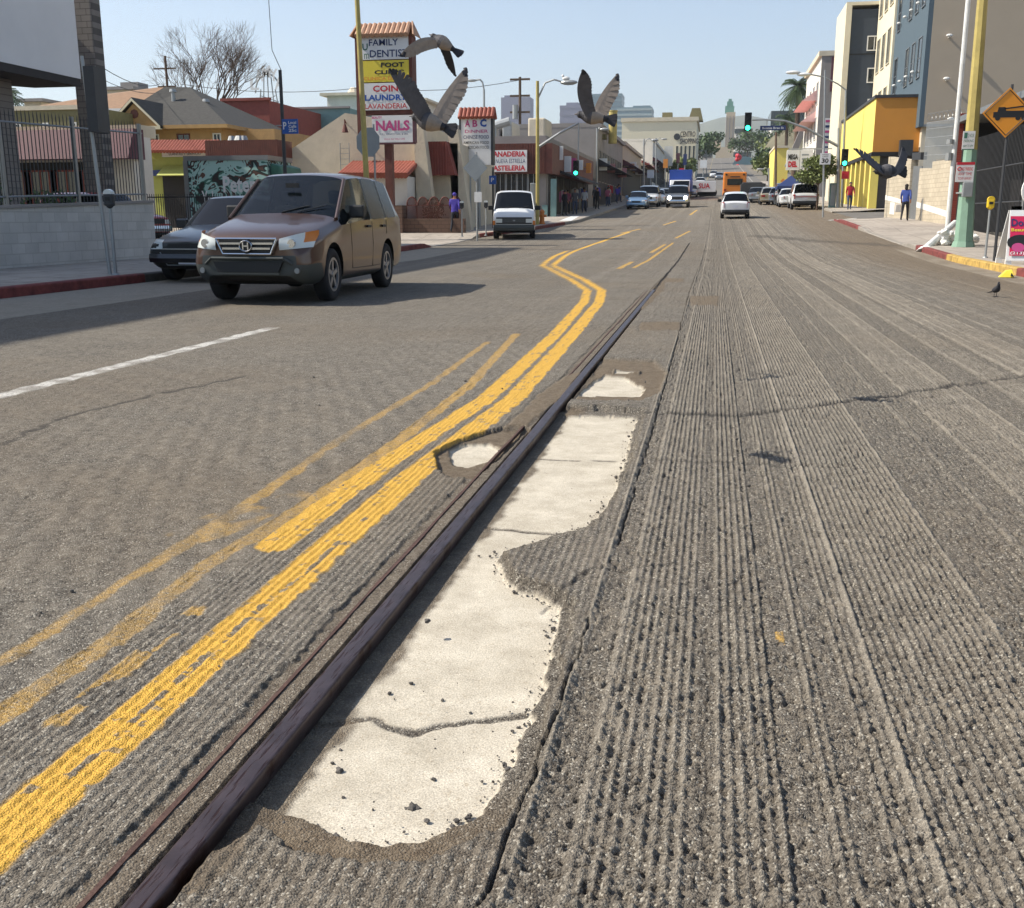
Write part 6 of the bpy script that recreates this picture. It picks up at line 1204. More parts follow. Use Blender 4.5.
# yellow building
def yellow():
    Y = 72.5; a = P(876.5, 98, Y); X0 = a.x; zt = a.z; y1 = 91; t = bthing('yellow_building', 'bright yellow building across the side street, orange toned on the wall facing us', 'building', X0, Y); x1 = P(932, 98, Y).x; z0 = Z(10, Y)-.3; zl = P(876, 152, Y).z
    mb = MB(); mb.box(X0, x1, Y, y1, zl, zt, 0); 
    o = mb.build('wall', ['yellow_wall', 'orange_wall'], t)
    for p in o.data.polygons:
        if abs(p.normal.y) > .9: p.material_index = 1  # shade on the facing wall put into an orange colour
    mb = MB(); mb.box(X0-.1, x1, Y-.1, y1, zt+.002, zt+.18); mb.build('coping', 'dark_grey', t); mb = MB(); mb.box(X0-.06, x1, Y-.06, y1, zl-.25, zl-.003); mb.build('band', 'shop_dark', t)
    mb = MB(); mb.box(X0+.35, x1, Y+.35, y1, z0, zl-.253); mb.build('recess_wall', 'slats', t)
    for k in range(8): y = Y+k*(y1-Y-.7)/7; mb = MB(); mb.box(X0, X0+.5, y, y+.65, z0, zl-.254); mb.build('column', 'yellow_wall', t)
    for k in range(7): y = Y+k*(y1-Y-.7)/7; window(t, 'x', X0+.35, y+.95, y+2.1, z0+1.0, zl-1.0, 'dark_grey', d=-1)
    for px in (905,): q = P(px, 150, Y-.1); mb = MB(); mb.box(q.x-.4, q.x+.4, Y-.6, Y-.11, q.z-.4, q.z+.6); mb.build('wall_light', 'dark_grey', t)
    return X0
YX = yellow()
# apartment block
def flats():
    RX[0] = 866
    t = bthing('apartment_block', 'tall modern apartment block in tan, slate blue and cream panels behind the yellow building', 'building', 15, 72); Y = 71.4; XA = P(921, 100, Y).x; xr = P(1004, 60, Y).x; zl = P(925, 124, Y).z; zt = 26; mb = MB(); mb.box(XA+.3, xr+6, Y, 84, zl, zt); mb.build('tan_wall', 'tan_panel', t)
    mb = MB(); mb.box(XA, XA+.299, Y+.02, 84, zl-.15, zt); mb.build('slate_wall', 'slate_panel', t)
    mb = MB(); mb.box(XA+.3, xr+6, Y+.5, 84, 1, zl-.002); mb.build('lower_wall', 'stucco_cream', t); mb = MB(); mb.box(XA+.31, xr, Y-.03, Y-.003, zl-.16, zl+.0); mb.build('edge_trim', 'grey_metal', t)
    for k in range(4):
        for j in range(5):
            y = Y+1.2+j*2.3; z = zl+3.0+k*4.3
            if j == 3: continue
            window(t, 'x', XA, y, y+1.1, z, z+2.4, 'grey_metal', d=-1, bars=(0, 1), fw=.05)
    for px, py in ((951, 37), (948, 80), (952, 124-4)):
        q = P(px, py, Y-.1); mb = MB(); mb.cyl((q.x-.1, Y, q.z), (q.x-.1, Y-.35, q.z+.05), .07, n=6); mb.ell((q.x-.15, Y-.4, q.z+.05), .2, .14, .1); mb.build('wall_light', 'white_paint', t)
    for j in range(4):
        for zq in (4, 8.2, 12.4): mb = MB(); y = Y+2.9+j*2.4; mb.ell((XA-.18, y, zl+zq-.5), .14, .14, .09, 8, 5); mb.build('wall_light', 'white_paint', t)
    # cream section
    xb = XA-.15; mb = MB(); mb.box(xb, xb+6, 84.02, 92.5, 1, zt); mb.build('cream_wall', 'cream_panel', t)
    for k in range(5):
        for j in range(3): y = 84.8+j*2.6; z = 4+k*4.2; window(t, 'x', xb, y, y+1.5, z, z+2.5, 'cream_panel', d=-1, bars=(1, 0), fw=.06)
    # wing
    Yw = 92.6; a = P(852, 10, Yw); b = P(885, 10, Yw); zt2 = P(865, 9, Yw).z; mb = MB(); mb.box(a.x, b.x+2, Yw, 99, 1, zt2); mb.build('dark_wall', 'dark_panel', t); mb = MB(); mb.box(a.x-.45, a.x-.003, Yw-.15, 99.5, 1, zt2+.3); mb.box(a.x-.45, b.x+2, Yw-.15, 99.5, zt2+.303, zt2+.55); mb.build('cream_fin', 'cream_panel', t)
    for y0_, y1_ in ((37, 50), (69, 82), (100, 113)): window(t, 'y', Yw, P(867.5, y1_, Yw).x, P(880, y1_, Yw).x, PR(y1_, Yw).z, PR(y0_, Yw).z, 'white_paint', d=-1, bars=(1, 0), fw=.08)
    mb = MB(); z_ = PR(54, Yw).z; mb.box(a.x, b.x, Yw-.02, Yw-.001, z_-.05, z_+.05); mb.build('joint', 'black', t)
flats()
# further right row
def rrow():
    RX[0] = 815
    Y = 116; a = P(822, 56, Y); b = P(850, 56, Y); t = bthing('pale_hotel', 'pale building with pink awnings and a grey side wall beyond the apartment wing', 'building', a.x, Y); zt = a.z; mb = MB(); mb.box(a.x, b.x+8, Y, 134, 1, zt); o = mb.build('wall', ['grey_conc', 'stucco_white'], t)
    for p in o.data.polygons:
        if abs(p.normal.x) > .9: p.material_index = 1
    mb = MB(); mb.box(a.x-.3, b.x, Y-.1, 134, zt+.002, zt+.5); mb.box(a.x+1, b.x, Y-.12, Y-.002, zt-3.5, zt-.1, 1); mb.build('cornice', ['stucco_cream', 'burgundy'], t)
    for k in range(5):
        for j in range(4): window(t, 'x', a.x, Y+1.5+j*4.2, Y+3.5+j*4.2, zt-4.5-k*3.6, zt-2.3-k*3.6, 'white_paint', d=-1)
    for k in range(3): window(t, 'y', Y, a.x+1.5, a.x+2.7, zt-7-k*4.2, zt-4.4-k*4.2, 'white_paint', d=-1)
    for yp in (96, 116): z = PR(yp, 125).z; mb = MB(); mb.prism([(a.x, 119, z), (a.x-1.5, 119, z-1.1), (a.x, 119, z-1.1)], (0, 13, 0)); mb.build('awning', 'signpink' if yp < 0 else mat('awning_pink', 'e2b4ae', .8, var=.1), t)
    return a.x
HX = rrow()
def rsign():
    Y = 96; t = T('pharmacy_sign', 'white lit box sign with dark and red lettering hanging over the right pavement', 'sign', 800, Y); a = P(786, 170, Y); b = P(800, 150, Y); c = P(812, 170, Y); mb = MB(); mb.box(a.x, b.x, Y, Y+.4, a.z, b.z); mb.build('sign_panel', 'signwhite', t); mb = MB(); mb.box(b.x+.05, c.x, Y, Y+.4, a.z, b.z); mb.build('sign_panel', 'signwhite', t)
    w_ = b.x-a.x; h_ = b.z-a.z; mb = MB(); mb.text('MEGA', (a.x+w_*.12, Y-.01, a.z+h_*.52), (1, 0, 0), w_*.76, h_*.27, bold=.05); mb.build('lettering', 'signblack', t); mb = MB(); mb.text('DEL', (a.x+w_*.15, Y-.01, a.z+h_*.14), (1, 0, 0), w_*.7, h_*.3, bold=.06); mb.build('lettering', 'signred', t)
    mb = MB(); 
    for k in range(4): mb.box(b.x+.2, c.x-.15-.2*(k % 2), Y-.01, Y-.002, a.z+h_*(.12+.2*k), a.z+h_*(.2+.2*k))
    mb.build('printed_lines', 'signgrey', t); mb = MB(); mb.box(a.x+.1, HX+3, Y+.15, Y+.25, b.z+.05, b.z+.15); mb.cyl((c.x+.15, Y+.2, Z(8, Y)), (c.x+.15, Y+.2, b.z+.1), .07, n=8); mb.build('bracket', 'galv', t)
rsign()
t = bthing('banner_column', 'tall vertical banner with blue and red lettering on the pale wall beside the apartment wing', 'sign', 12, 104); a = P(822, 160, 104); b = P(833, 118, 104); mb = MB(); mb.box(a.x, b.x, 104, 104.2, a.z, b.z); mb.build('sign_panel', 'signwhite', t); mb = MB(); [mb.box(a.x+.1, b.x-.15, 103.98, 103.995, a.z+(b.z-a.z)*(k+.2)/8, a.z+(b.z-a.z)*(k+.65)/8, k % 2) for k in range(8)]; mb.build('printed_bars', ['signnavy', 'signpink'], t)
mb = MB(); mb.cyl(((a.x+b.x)/2, 104.3, Z(11, 104)), ((a.x+b.x)/2, 104.3, b.z), .08, n=8); mb.build('post', 'galv', t)
t = T('yellow_shop', 'small yellow building far up the right side past the canopy', 'building', 780, 150); x0, x1, zt = pbox(t, 'wall', 775, 789, 148, 150, 14, 'yellow_wall'); mb = MB(); mb.box(x0-.1, x1, 149.8, 164, zt+.002, zt+.3); mb.build('parapet', 'stucco_cream', t)
# canopy tent
def tent():
    Y = 88; c = P(792, 180, Y); t = thing('canopy_tent', 'navy blue peaked canopy tent on the right pavement by the parked cars', 'tent', (c.x, Y+1.5, Z(c.x, Y)+.15), 0); a = P(777.5, 186, Y); b = P(806, 186, Y); top = P(791, 175.5, Y+1.5); mb = MB(); v = [(a.x, Y, a.z), (b.x, Y, b.z), (b.x, Y+3, b.z), (a.x, Y+3, a.z), ((a.x+b.x)/2, Y+1.5, top.z)]; mb.add(v, [(0, 1, 4), (1, 2, 4), (2, 3, 4), (3, 0, 4)]); mb.add(v[:4]+[(x, y, z-.25) for x, y, z in v[:4]], [(0, 1, 5, 4), (1, 2, 6, 5), (2, 3, 7, 6), (3, 0, 4, 7)]); mb.build('canopy', 'signnavy', t)
    for x, y in ((a.x+.05, Y+.05), (b.x-.05, Y+.05), (b.x-.05, Y+2.95), (a.x+.05, Y+2.95)): mb = MB(); mb.cyl((x, y, Z(x, y)+.1), (x, y, a.z), .03, n=6); mb.build('leg', 'galv', t)
tent()
for i, (px, py, w_, m, lb) in enumerate(((767, 190, 8, 'signorange', 'orange and white stall banner behind the beige hatchback'), (783, 181, 5, 'signorange', 'orange diamond road sign beside the canopy'), (804, 178, 4, 'signyellow', 'yellow balloon like sign at the canopy corner'))):
    Y = 104+i*2; q = P(px, py, Y); s = w_*Y/1020/2; t = thing('stall_banner', lb, 'banner', (q.x, Y, Z(q.x, Y)), 0); mb = MB(); mb.box(q.x-s, q.x+s, Y, Y+.1, q.z-s*.8, q.z+s*.8) if i == 0 else mb.prism([(q.x-s, Y, q.z), (q.x, Y, q.z-s), (q.x+s, Y, q.z), (q.x, Y, q.z+s)], (0, .08, 0)); mb.build('panel', m, t); mb = MB(); mb.cyl((q.x, Y+.15, Z(q.x, Y)), (q.x, Y+.15, q.z), .05, n=6); mb.build('post', 'galv', t)
q = P(821, 185, 74); tree('street_tree', 'small light green street tree behind the speed limit post', q.x, 76, 4.4, 1.5, 'foliage_dry', 4200, .12, .07, base=.42, clumps=12)
RX[0] = 773
q = G(838, 208, .13); Y = q.y; ts = thing('traffic_signal', 'traffic signal mast on the right corner with a green light and blue street name sign', 'traffic light', q, 0); b = P(838, 130, Y); mb = MB(); mb.cyl(q, (P(839, 128, Y).x, Y, P(839, 128, Y).z), .13, .10, 12); mb.build('pole', 'galv', ts)
pts = [P(838, 146, Y), P(825, 139, Y), P(806, 128, Y), P(785, 121, Y), P(765, 119.5, Y), P(752, 120, Y)]; mb = MB(); mb.tube(pts, [.10, .09, .08, .07, .06, .05], 8); mb.build('arm', 'galv', ts)
sighead(ts, 748.5, 112.5, 131, Y-.3, 2); sighead(ts, 845.5, 149, 166, Y-.3, 2)
a = P(760, 130.5, Y); b = P(786, 125.5, Y); mb = MB(); mb.box(a.x, b.x, Y-.06, Y-.02, a.z, b.z); mb.build('name_sign', 'signnavy', ts); mb = MB(); mb.text('Bonnie Brae St', (a.x+.15, Y-.065, a.z+.08), (1, 0, 0), b.x-a.x-.3, b.z-a.z-.16, bold=.01); mb.build('lettering', 'signwhite', ts)
mb = MB(); mb.cyl((P(767, 123, Y).x, Y, b.z), (P(767, 123, Y).x, Y, PR(120, Y).z), .03, n=6); mb.cyl((P(780, 123, Y).x, Y, b.z), (P(780, 123, Y).x, Y, PR(120.5, Y).z), .03, n=6); mb.build('hanger', 'galv', ts)
q2 = P(846, 175, Y-.5); mb = MB(); mb.box(q2.x-.25, q2.x+.2, Y-.5, Y-.2, q2.z-.25, q2.z+.25); mb.build('pedestrian_signal', 'signred', ts)
# lamp on right
tl = thing('street_lamp', 'street lamp with two heads on a long arm in front of the yellow building', 'street lamp', (P(842, 205, Y+2).x, Y+2, Z(8, Y+2)+.1), 0); Yl = Y+2; mb = MB(); mb.cyl((P(842, 205, Yl).x, Yl, Z(8, Yl)), (P(846, 90, Yl).x, Yl, P(846, 90, Yl).z), .10, .07, 10); mb.build('pole', 'galv', tl); mb = MB(); mb.tube([P(846, 90, Yl), P(838, 84, Yl), P(824, 77, Yl), P(806, 73.5, Yl)], .05, 6); mb.build('arm', 'galv', tl)
for px, py in ((804, 74.5), (793, 72.5)): q3 = P(px, py, Yl); mb = MB(); mb.ell(q3, .5, .2, .13, 12, 6); mb.build('lamp_head', 'signwhite', tl)
mb = MB(); mb.tube([P(806, 73.5, Yl), P(792, 72.3, Yl)], .04, 6); mb.build('arm_tip', 'galv', tl)
tb = thing('control_cabinet', 'pale grey signal control cabinet beside the right corner mast', 'utility box', G(833, 208, .13), 0); q = G(833, 208, .13); a = P(829, 208, q.y+.3); b = P(837, 183, q.y+.3); mb = MB(); mb.box(a.x, b.x, q.y+.3, q.y+.9, q.z, b.z); mb.build('cabinet', 'teal_wall', tb, bevel=.02); mb = MB(); mb.box(a.x+.05, b.x-.05, q.y+.28, q.y+.299, q.z+.15, b.z-.1); mb.build('door', 'galv', tb)
# speed limit post
q = G(823, 217, .15); t, b = pole('speed_limit_sign', 'white speed limit 30 sign on a tall post at the right corner', 'sign', 823, 217, 70, q.y, .05, 'galv', 825); a = P(819.5, 164.5, q.y-.08); b = P(831, 153, q.y-.08); mb = MB(); mb.box(a.x, b.x, q.y-.09, q.y-.06, a.z, b.z); mb.build('sign_panel', 'signwhite', t); w_ = b.x-a.x; h_ = b.z-a.z
mb = MB(); mb.text('SPEED', (a.x+w_*.2, q.y-.095, a.z+h_*.80), (1, 0, 0), w_*.6, h_*.11); mb.text('LIMIT', (a.x+w_*.22, q.y-.095, a.z+h_*.63), (1, 0, 0), w_*.56, h_*.11); mb.text('30', (a.x+w_*.18, q.y-.095, a.z+h_*.12), (1, 0, 0), w_*.64, h_*.42, bold=.03); mb.build('lettering', 'signblack', t)
# ---- right near: garage recess, stone building, bay
t = bthing('grey_stone_building', 'grey building with a dark bay window and deep garage entrance at the right edge', 'building', WRX, 40); z0 = Z(10, 36)-.1; zc_ = P(975, 101, 41).z
mb = MB(); mb.box(WRX, 22, 24, 38.4, 5.1, 15); mb.build('upper_wall', 'tan_panel' if False else mat('stone_grey', 'a9a39a', .85, var=.08, vs=.6), t)
mb = MB(); mb.box(WRX+.3, 22, 24, 36.8, z0, 5.098); mb.build('lower_wall', 'slats', t); mb = MB(); mb.box(WRX-.25, 22, 38.42, 49.0, zc_-.12, zc_+.12); mb.build('canopy_slab', 'grey_metal', t)
mb = MB(); mb.box(WRX+2.2, WRX+2.5, 36.9, 49.0, z0, zc_-.13); mb.build('recess_back', 'shop_dark', t); mb = MB(); mb.box(WRX+.1, WRX+2.2, 48.8, 49.0, z0, zc_-.13); mb.build('recess_side', 'shop_dark', t)
mb = MB(); mb.box(WRX-.1, WRX+.5, 49.02, 49.6, Z(10, 49)-.1, zc_+.3); mb.build('brick_column', 'brick_red', t)
mb = MB(); 
for x, y in ((WRX, 38.2), (WRX, 37.5), (WRX, 36.9)): mb.box(x-.1, x+.1, y-.1, y+.1, z0, 5.1)
mb.build('steel_column', 'grey_metal', t)
mb = MB()
for i in range(56): y = 38.6+i*.18; mb.cyl((WRX+.12, y, z0), (WRX+.12, y, zc_-.9), .014, n=5)
for z in (.3, 1.6, 2.9): mb.cyl((WRX+.12, 38.5, z0+z), (WRX+.12, 48.7, z0+z), .025, n=5)
mb.build('gate', 'dark_grey', t)
a = P(1001, 60, 36.4); zb1 = P(1000, 63, 36.2).z; zb2 = P(1000, 24, 36.2).z; mb = MB(); mb.box(WRX-.75, WRX-.003, 24, 36.3, zb1, zb2); mb.build('bay_window', mat('louvre', '5c4d4b', .7, var=.1), t); mb = MB(); mb.box(WRX-.85, WRX-.002, 24, 36.42, zb2+.002, zb2+.2); mb.box(WRX-.85, WRX-.002, 24, 36.42, zb1-.2, zb1-.002); mb.box(WRX-.85, WRX-.76, 36.305, 36.42, zb1, zb2); mb.build('bay_trim', 'grey_metal', t)
for k in range(3): window(t, 'x', WRX+.3, 26+k*3.2, 28.4+k*3.2, z0+1.0, z0+3.2, 'grey_metal', d=-1)
shrub(WRX-.75, 31.6, .42, 1.35, 'clipped round bush in a pot against the grey building at the right edge', n=1100, s=.05, z=Z(10, 31)+.75)
t = thing('planter_pot', 'square grey pot holding the clipped round bush', 'planter', (WRX-.75, 31.6, Z(10, 31)+.15), 0); mb = MB(); mb.box(WRX-1.05, WRX-.45, 31.3, 31.9, Z(10, 31)+.15, Z(10, 31)+.85); mb.build('pot', 'grey_conc', t, bevel=.03)
# fat yellow green pole
def fatpole():
    RX[0] = 968
    Y = 33.4; b = P(963, 247, Y); z0 = Z(7.4, Y)+.15; t = thing('painted_lamp_pole', 'thick lamp pole painted green below and yellow above carrying parking notices, right pavement', 'lamp post', (b.x, Y, z0), 0); zs = PR(150, Y).z; m_ = P(970.5, 150, Y); tp = P(985, -30, Y)
    mb = MB(); mb.cyl((b.x, Y, z0), (b.x, Y, z0+.16), .34, .30, 8); mb.cyl((b.x, Y, z0+.16), (m_.x, Y, zs), .27, .19, 8); mb.build('pole_lower', 'pole_green', t); mb = MB(); mb.cyl((m_.x, Y, zs+.001), (tp.x, Y, tp.z), .19, .14, 8); mb.build('pole_upper', 'pole_yellow', t)
    for p0, p1, y0, y1, m in ((961.5, 975.5, 131, 150, 'signwhite'), (955, 975, 162, 182, 'signwhite')):
        a = P(p0, y1, Y-.3); c = P(p1, y0, Y-.3); mb = MB(); mb.box(a.x, c.x, Y-.32, Y-.30, a.z, c.z); o = mb.build('notice', m, t); w_ = c.x-a.x; h_ = c.z-a.z; 
        if y0 < 140:
            mb = MB(); mb.text('2 HOUR', (a.x+w_*.42, Y-.325, a.z+h_*.66), (1, 0, 0), w_*.5, h_*.2); mb.text('PARKING', (a.x+w_*.1, Y-.325, a.z+h_*.40), (1, 0, 0), w_*.8, h_*.15); mb.text('8AM TO 6PM', (a.x+w_*.1, Y-.325, a.z+h_*.14), (1, 0, 0), w_*.8, h_*.13); mb.box(a.x+w_*.1, a.x+w_*.36, Y-.325, Y-.321, a.z+h_*.62, a.z+h_*.92); mb.box(a.x, c.x, Y-.326, Y-.322, a.z, a.z+h_*.05); mb.build('lettering', 'graffiti_green', t)
        else:
            mb = MB(); mb.box(a.x, c.x, Y-.324, Y-.321, c.z-h_*.14, c.z); mb.text('NO PARKING', (a.x+w_*.3, Y-.326, a.z+h_*.56), (1, 0, 0), w_*.62, h_*.2, bold=.01); mb.text('ANY TIME', (a.x+w_*.12, Y-.326, a.z+h_*.33), (1, 0, 0), w_*.76, h_*.15); mb.text('TOW AWAY', (a.x+w_*.12, Y-.326, a.z+h_*.10), (1, 0, 0), w_*.76, h_*.15); pts = [(a.x+w_*.17+w_*.1*math.cos(q), Y-.327, a.z+h_*.66+w_*.1*math.sin(q)) for q in [2*PI*i/14 for i in range(15)]]; mb.tube(pts, .012, 4); mb.build('lettering', 'signred', t)
    for z in (.0, .35, 2.4): mb = MB(); mb.cyl((m_.x-.05, Y, zs-.9-z), (m_.x-.05, Y, zs-.86-z), .245, n=12); mb.build('strap', 'galv', t)
    mb = MB(); c = P(967, 190, Y-.25); mb.box(c.x-.14, c.x+.14, Y-.38, Y-.22, c.z-.2, c.z+.22); mb.build('junction_box', 'galv', t, bevel=.02)
fatpole()
t, b = pole('white_pole', 'slim white conduit pole just left of the thick painted lamp pole', 'pole', 948, 222, -30, 39, .085, 'pole_white', 971, r1=.08); 
mb = MB(); q = P(949.5, 150, 39); mb.cyl((q.x, 39, q.z-.35), (q.x, 39, q.z-.1), .13, n=10); mb.build('clamp', 'galv', t); mb = MB(); mb.cyl((q.x, 39, q.z+.2), (q.x, 39, q.z+.35), .12, n=10); mb.build('clamp', 'galv', t)
a = G(926, 252, .0); b = P(955, 223, 36); t = thing('fallen_post', 'white broken post leaning down to the kerb beside the thick painted pole', 'post', (a.x, a.y, a.z), 0); mb = MB(); d = (Vector((b.x, 36, b.z))-Vector((a.x, a.y+.2, a.z+.08))); s0 = Vector((a.x, a.y+.2, a.z+.08)); mb.cyl(s0, s0+d, .11, .10, 12); mb.build('tube', 'pole_white', t); mb = MB(); mb.cyl((a.x, a.y+.1, a.z+.01), (a.x, a.y+.15, a.z+.10), .28, .2, 10); mb.build('base_plate', 'pole_white', t)
t = thing('white_debris_heap', 'heap of crumpled white plastic pieces at the foot of the thick painted pole', 'debris', (7.2, 34.3, Z(7, 34)+.15), 0)
for i in range(30):
    px = random.choice([random.uniform(937, 955), random.uniform(968, 976)]) ; py = random.uniform(232, 246) if px < 960 else random.uniform(235, 242); q = P(px, py, 34.4+random.uniform(-.3, .3)); q.z = max(q.z, Z(q.x, q.y)+.22); mb = MB(); mb.ell(q, random.uniform(.1, .2), .12, random.uniform(.06, .12), 8, 5, jit=.3); mb.build('scrap', 'white_paint', t)
# meter, diamond warning sign, A-frame, wedge
mt_ = MATS['pole_yellow']; MATS['pole_yellow'] = mat('meter_yellow', 'd8b420', .5, var=.05); meter(6.57, 27.3, 'yellow headed parking meter on the right kerb between the painted pole and the warning sign', True, hgt_=1.15); MATS['pole_yellow'] = mt_
Y = 25.4; b = P(994, 262, Y); t = thing('fire_truck_sign', 'orange diamond warning sign with a black fire engine, at the right edge', 'sign', (b.x, Y, .15), 0); c = P(1007, 113, Y); mb = MB(); mb.cyl((b.x, Y, .15), (c.x+.05, Y, c.z+.6), .035, .03, 8); mb.build('post', 'dark_grey', t); r_ = .53; cz = c.z; mb = MB(); mb.prism([(c.x-r_, Y-.07, cz), (c.x, Y-.07, cz-r_), (c.x+r_, Y-.07, cz), (c.x, Y-.07, cz+r_)], (0, .02, 0)); mb.build('sign_panel', mat('diamond_orange', 'd98a1a', .5, var=.04), t)
mb = MB(); r2 = r_*.90; pp = [(c.x-r2, cz), (c.x, cz-r2), (c.x+r2, cz), (c.x, cz+r2)]
for i in range(4): p, q = pp[i], pp[(i+1) % 4]; mb.cyl((p[0], Y-.075, p[1]), (q[0], Y-.075, q[1]), .008, n=4)
sx = c.x-.30; mb.prism([(sx, Y-.075, cz-.10), (sx+.66, Y-.075, cz-.10), (sx+.66, Y-.075, cz+.04), (sx+.26, Y-.075, cz+.04), (sx+.24, Y-.075, cz+.12), (sx+.10, Y-.075, cz+.12), (sx+.08, Y-.075, cz+.02), (sx, Y-.075, cz+.02)], (0, .004, 0)); mb.prism([(sx+.22, Y-.075, cz+.07), (sx+.66, Y-.075, cz+.12), (sx+.66, Y-.075, cz+.15), (sx+.22, Y-.075, cz+.10)], (0, .004, 0))
for x in (.1, .52, .64): mb.cyl((sx+x, Y-.076, cz-.11), (sx+x, Y-.070, cz-.11), .055, n=14)
mb.build('fire_engine_symbol', 'black', t)
def aframe():
    a = P(1005, 262, 23.6); b = P(1044, 262, 23.6); Y = 23.6; z0 = .15; zt = P(1010, 210, Y).z; t = thing('pavement_board', 'white folding pavement board with a pink salon poster at the right edge', 'sign board', ((a.x+b.x)/2, Y, z0), 0)
    for s, nm in ((0, 'front_panel'), (.75, 'rear_panel')):
        y0_ = Y+s; y1_ = Y+.35; dx = (a.x, b.x); mb = MB(); mb.prism([(dx[0], y0_, z0+.08), (dx[1], y0_, z0+.08), (dx[1], y1_+(.03 if s else -.03), zt), (dx[0]+.07, y1_+(.03 if s else -.03), zt)], (0, .04 if s else -.04, 0))
        for x in (dx[0], dx[1]-.12): mb.box(x, x+.12, y0_-.03, y0_+.03, z0, z0+.09)
        for x in (dx[0]+.12, dx[0]+.45): mb.box(x, x+.18, y1_-.05, y1_+.05, zt-.01, zt+.08)
        mb.build(nm, 'signwhite', t)
    def pt(u, v, o=-.05): x = a.x+(b.x-a.x)*u; k = v; return Vector((x, Y+.35*k-.02+o, z0+.08+(zt-z0-.08)*k))
    mb = MB(); mb.add([pt(.08, .10), pt(.95, .10), pt(.95, .88), pt(.10, .88)], [(0, 1, 2, 3)]); o = mb.build('poster', mat('poster_pink', 'c01f4c', .5, var=.12, vs=5), t)
    upv = (pt(.5, .9)-pt(.5, .1)).normalized(); 
    for s, u, v, w_, h_, m in (("Donna's", .12, .68, .80, .15, 'signnavy'), ('Beauty Salon', .12, .56, .8, .08, 'signyellow'), ('(213) 38', .1, .11, .6, .07, 'signwhite')): mb = MB(); q = pt(u, v, -.058); mb.text(s, q, (1, 0, 0), (b.x-a.x)*w_, (zt-z0)*h_, up=upv, bold=.02, th=.0); mb.build('lettering', m, t)
    mb = MB(); q = pt(.35, .36, -.056); n = 16; mb.add([q]+[q+Vector((.26*math.cos(2*PI*i/n), 0, 0))+upv*(.17*math.sin(2*PI*i/n)) for i in range(n)], [(0, 1+i, 1+(i+1) % n) for i in range(n)]); mb.build('hair_picture', 'signblack', t); mb = MB(); q = pt(.30, .26, -.060); mb.add([q]+[q+Vector((.13*math.cos(2*PI*i/n), 0, 0))+upv*(.10*math.sin(2*PI*i/n)) for i in range(n)], [(0, 1+i, 1+(i+1) % n) for i in range(n)]); mb.build('face_picture', 'signpink', t)
aframe()
t = thing('round_sign', 'white rounded sign edge just entering at the right above the pavement board', 'sign', (P(1026, 190, 27).x, 27, .15), 0); q = P(1041, 190, 27); mb = MB(); mb.cyl((q.x, 27, q.z), (q.x, 27.08, q.z), .42, n=24); mb.build('sign_panel', 'signwhite', t); mb = MB(); mb.cyl((q.x, 26.98, q.z), (q.x, 26.995, q.z), .3, n=24); mb.build('sign_centre', 'dark_grey', t); mb = MB(); mb.cyl((q.x+.2, 27.1, .15), (q.x+.2, 27.1, q.z), .03, n=8); mb.build('post', 'galv', t)
q = G(1008, 278, .0); t = mb = MB(); mb.prism([(q.x-.15, q.y, .012), (q.x+.11, q.y, .012), (q.x+.08, q.y+.1, .15), (q.x-.01, q.y+.1, .13)], (0, .12, 0)); mb.prism([(q.x+.04, q.y-.006, .03), (q.x+.10, q.y-.006, .03), (q.x+.07, q.y+.07, .10)], (0, .005, 0), 1); tag(mb.build('yellow_wedge', ['signyellow', 'black']), 'bright yellow plastic piece lying in the gutter by the red kerb at right', 'litter')
t = T('mesh_post', 'short thin stake in the pavement in front of the beige block wall', 'stake', 920, 50.5); q = G(921, 221, .15); t.location = q; mb = MB(); mb.cyl((0, 0, 0), (0, 0, 1.1), .02, n=6); o = mb.build('stake', 'galv', t, world=False)
# ================================================================== far distance
mat('tower_glass', '5f7b83', .4, var=.08, vs=.05); mat('tower_band', '93a2a0', .6, var=.05); mat('tower_purple', '6b6b80', .6, var=.05); mat('tower_beige', 'b9a78c', .8, var=.05); mat('copper_green', '5f8f80', .7, var=.1); mat('hill_green', (.10, .11, .07), .9, var=.25, vs=.02); mat('hill_near', (.13, .115, .07), .9, var=.35, vs=.08)
def tower(label, px0, px1, y0, Y, D, m, bands=0, bm='tower_band', cap=None, name='office_tower'):
    a = P(px0, y0, Y); b = P(px1, y0, Y); t = thing(name, label, 'tower', ((a.x+b.x)/2, Y, 0), 0); mb = MB(); mb.box(a.x, b.x, Y, Y+D, 0, a.z); mb.build('wall', m, t)
    if bands:
        mb = MB(); n = bands
        for k in range(n): z = a.z-4-k*(a.z*.75)/n; mb.box(a.x-.4, b.x+.4, Y-.5, Y+D, z, z+a.z*.75/n*.4)
        mb.build('floor_bands', bm, t)
    if cap: mb = MB(); w_ = b.x-a.x; mb.box(a.x+w_*cap[0], a.x+w_*cap[1], Y+3, Y+D-3, a.z+.05, a.z+cap[2]); mb.build('roof_plant', m, t)
    return t, a, b
tower('pale grey office tower with a white crown above the bakery roof', 501, 530, 97.5, 1500, 30, 'tower_purple', 0, cap=(.1, .5, 3)); t, a, b = tower('lilac grey office tower left of the flying bird', 560, 590, 105.5, 1500, 40, 'tower_purple', 12, 'tower_purple', (.2, .6, 4))
tower('tall blue green glass tower behind the flying bird', 589, 622, 94, 1500, 40, 'tower_glass', 20, 'tower_glass'); tower('blue green glass tower with pale bands, rightmost of the towers', 617, 652, 107.5, 1350, 40, 'tower_glass', 16, 'tower_band', (.45, .95, 2))
t = thing('roof_crown', 'white crown storey atop the pale grey tower', 'tower top', (0, 0, 0)); bpy.data.objects.remove(t)
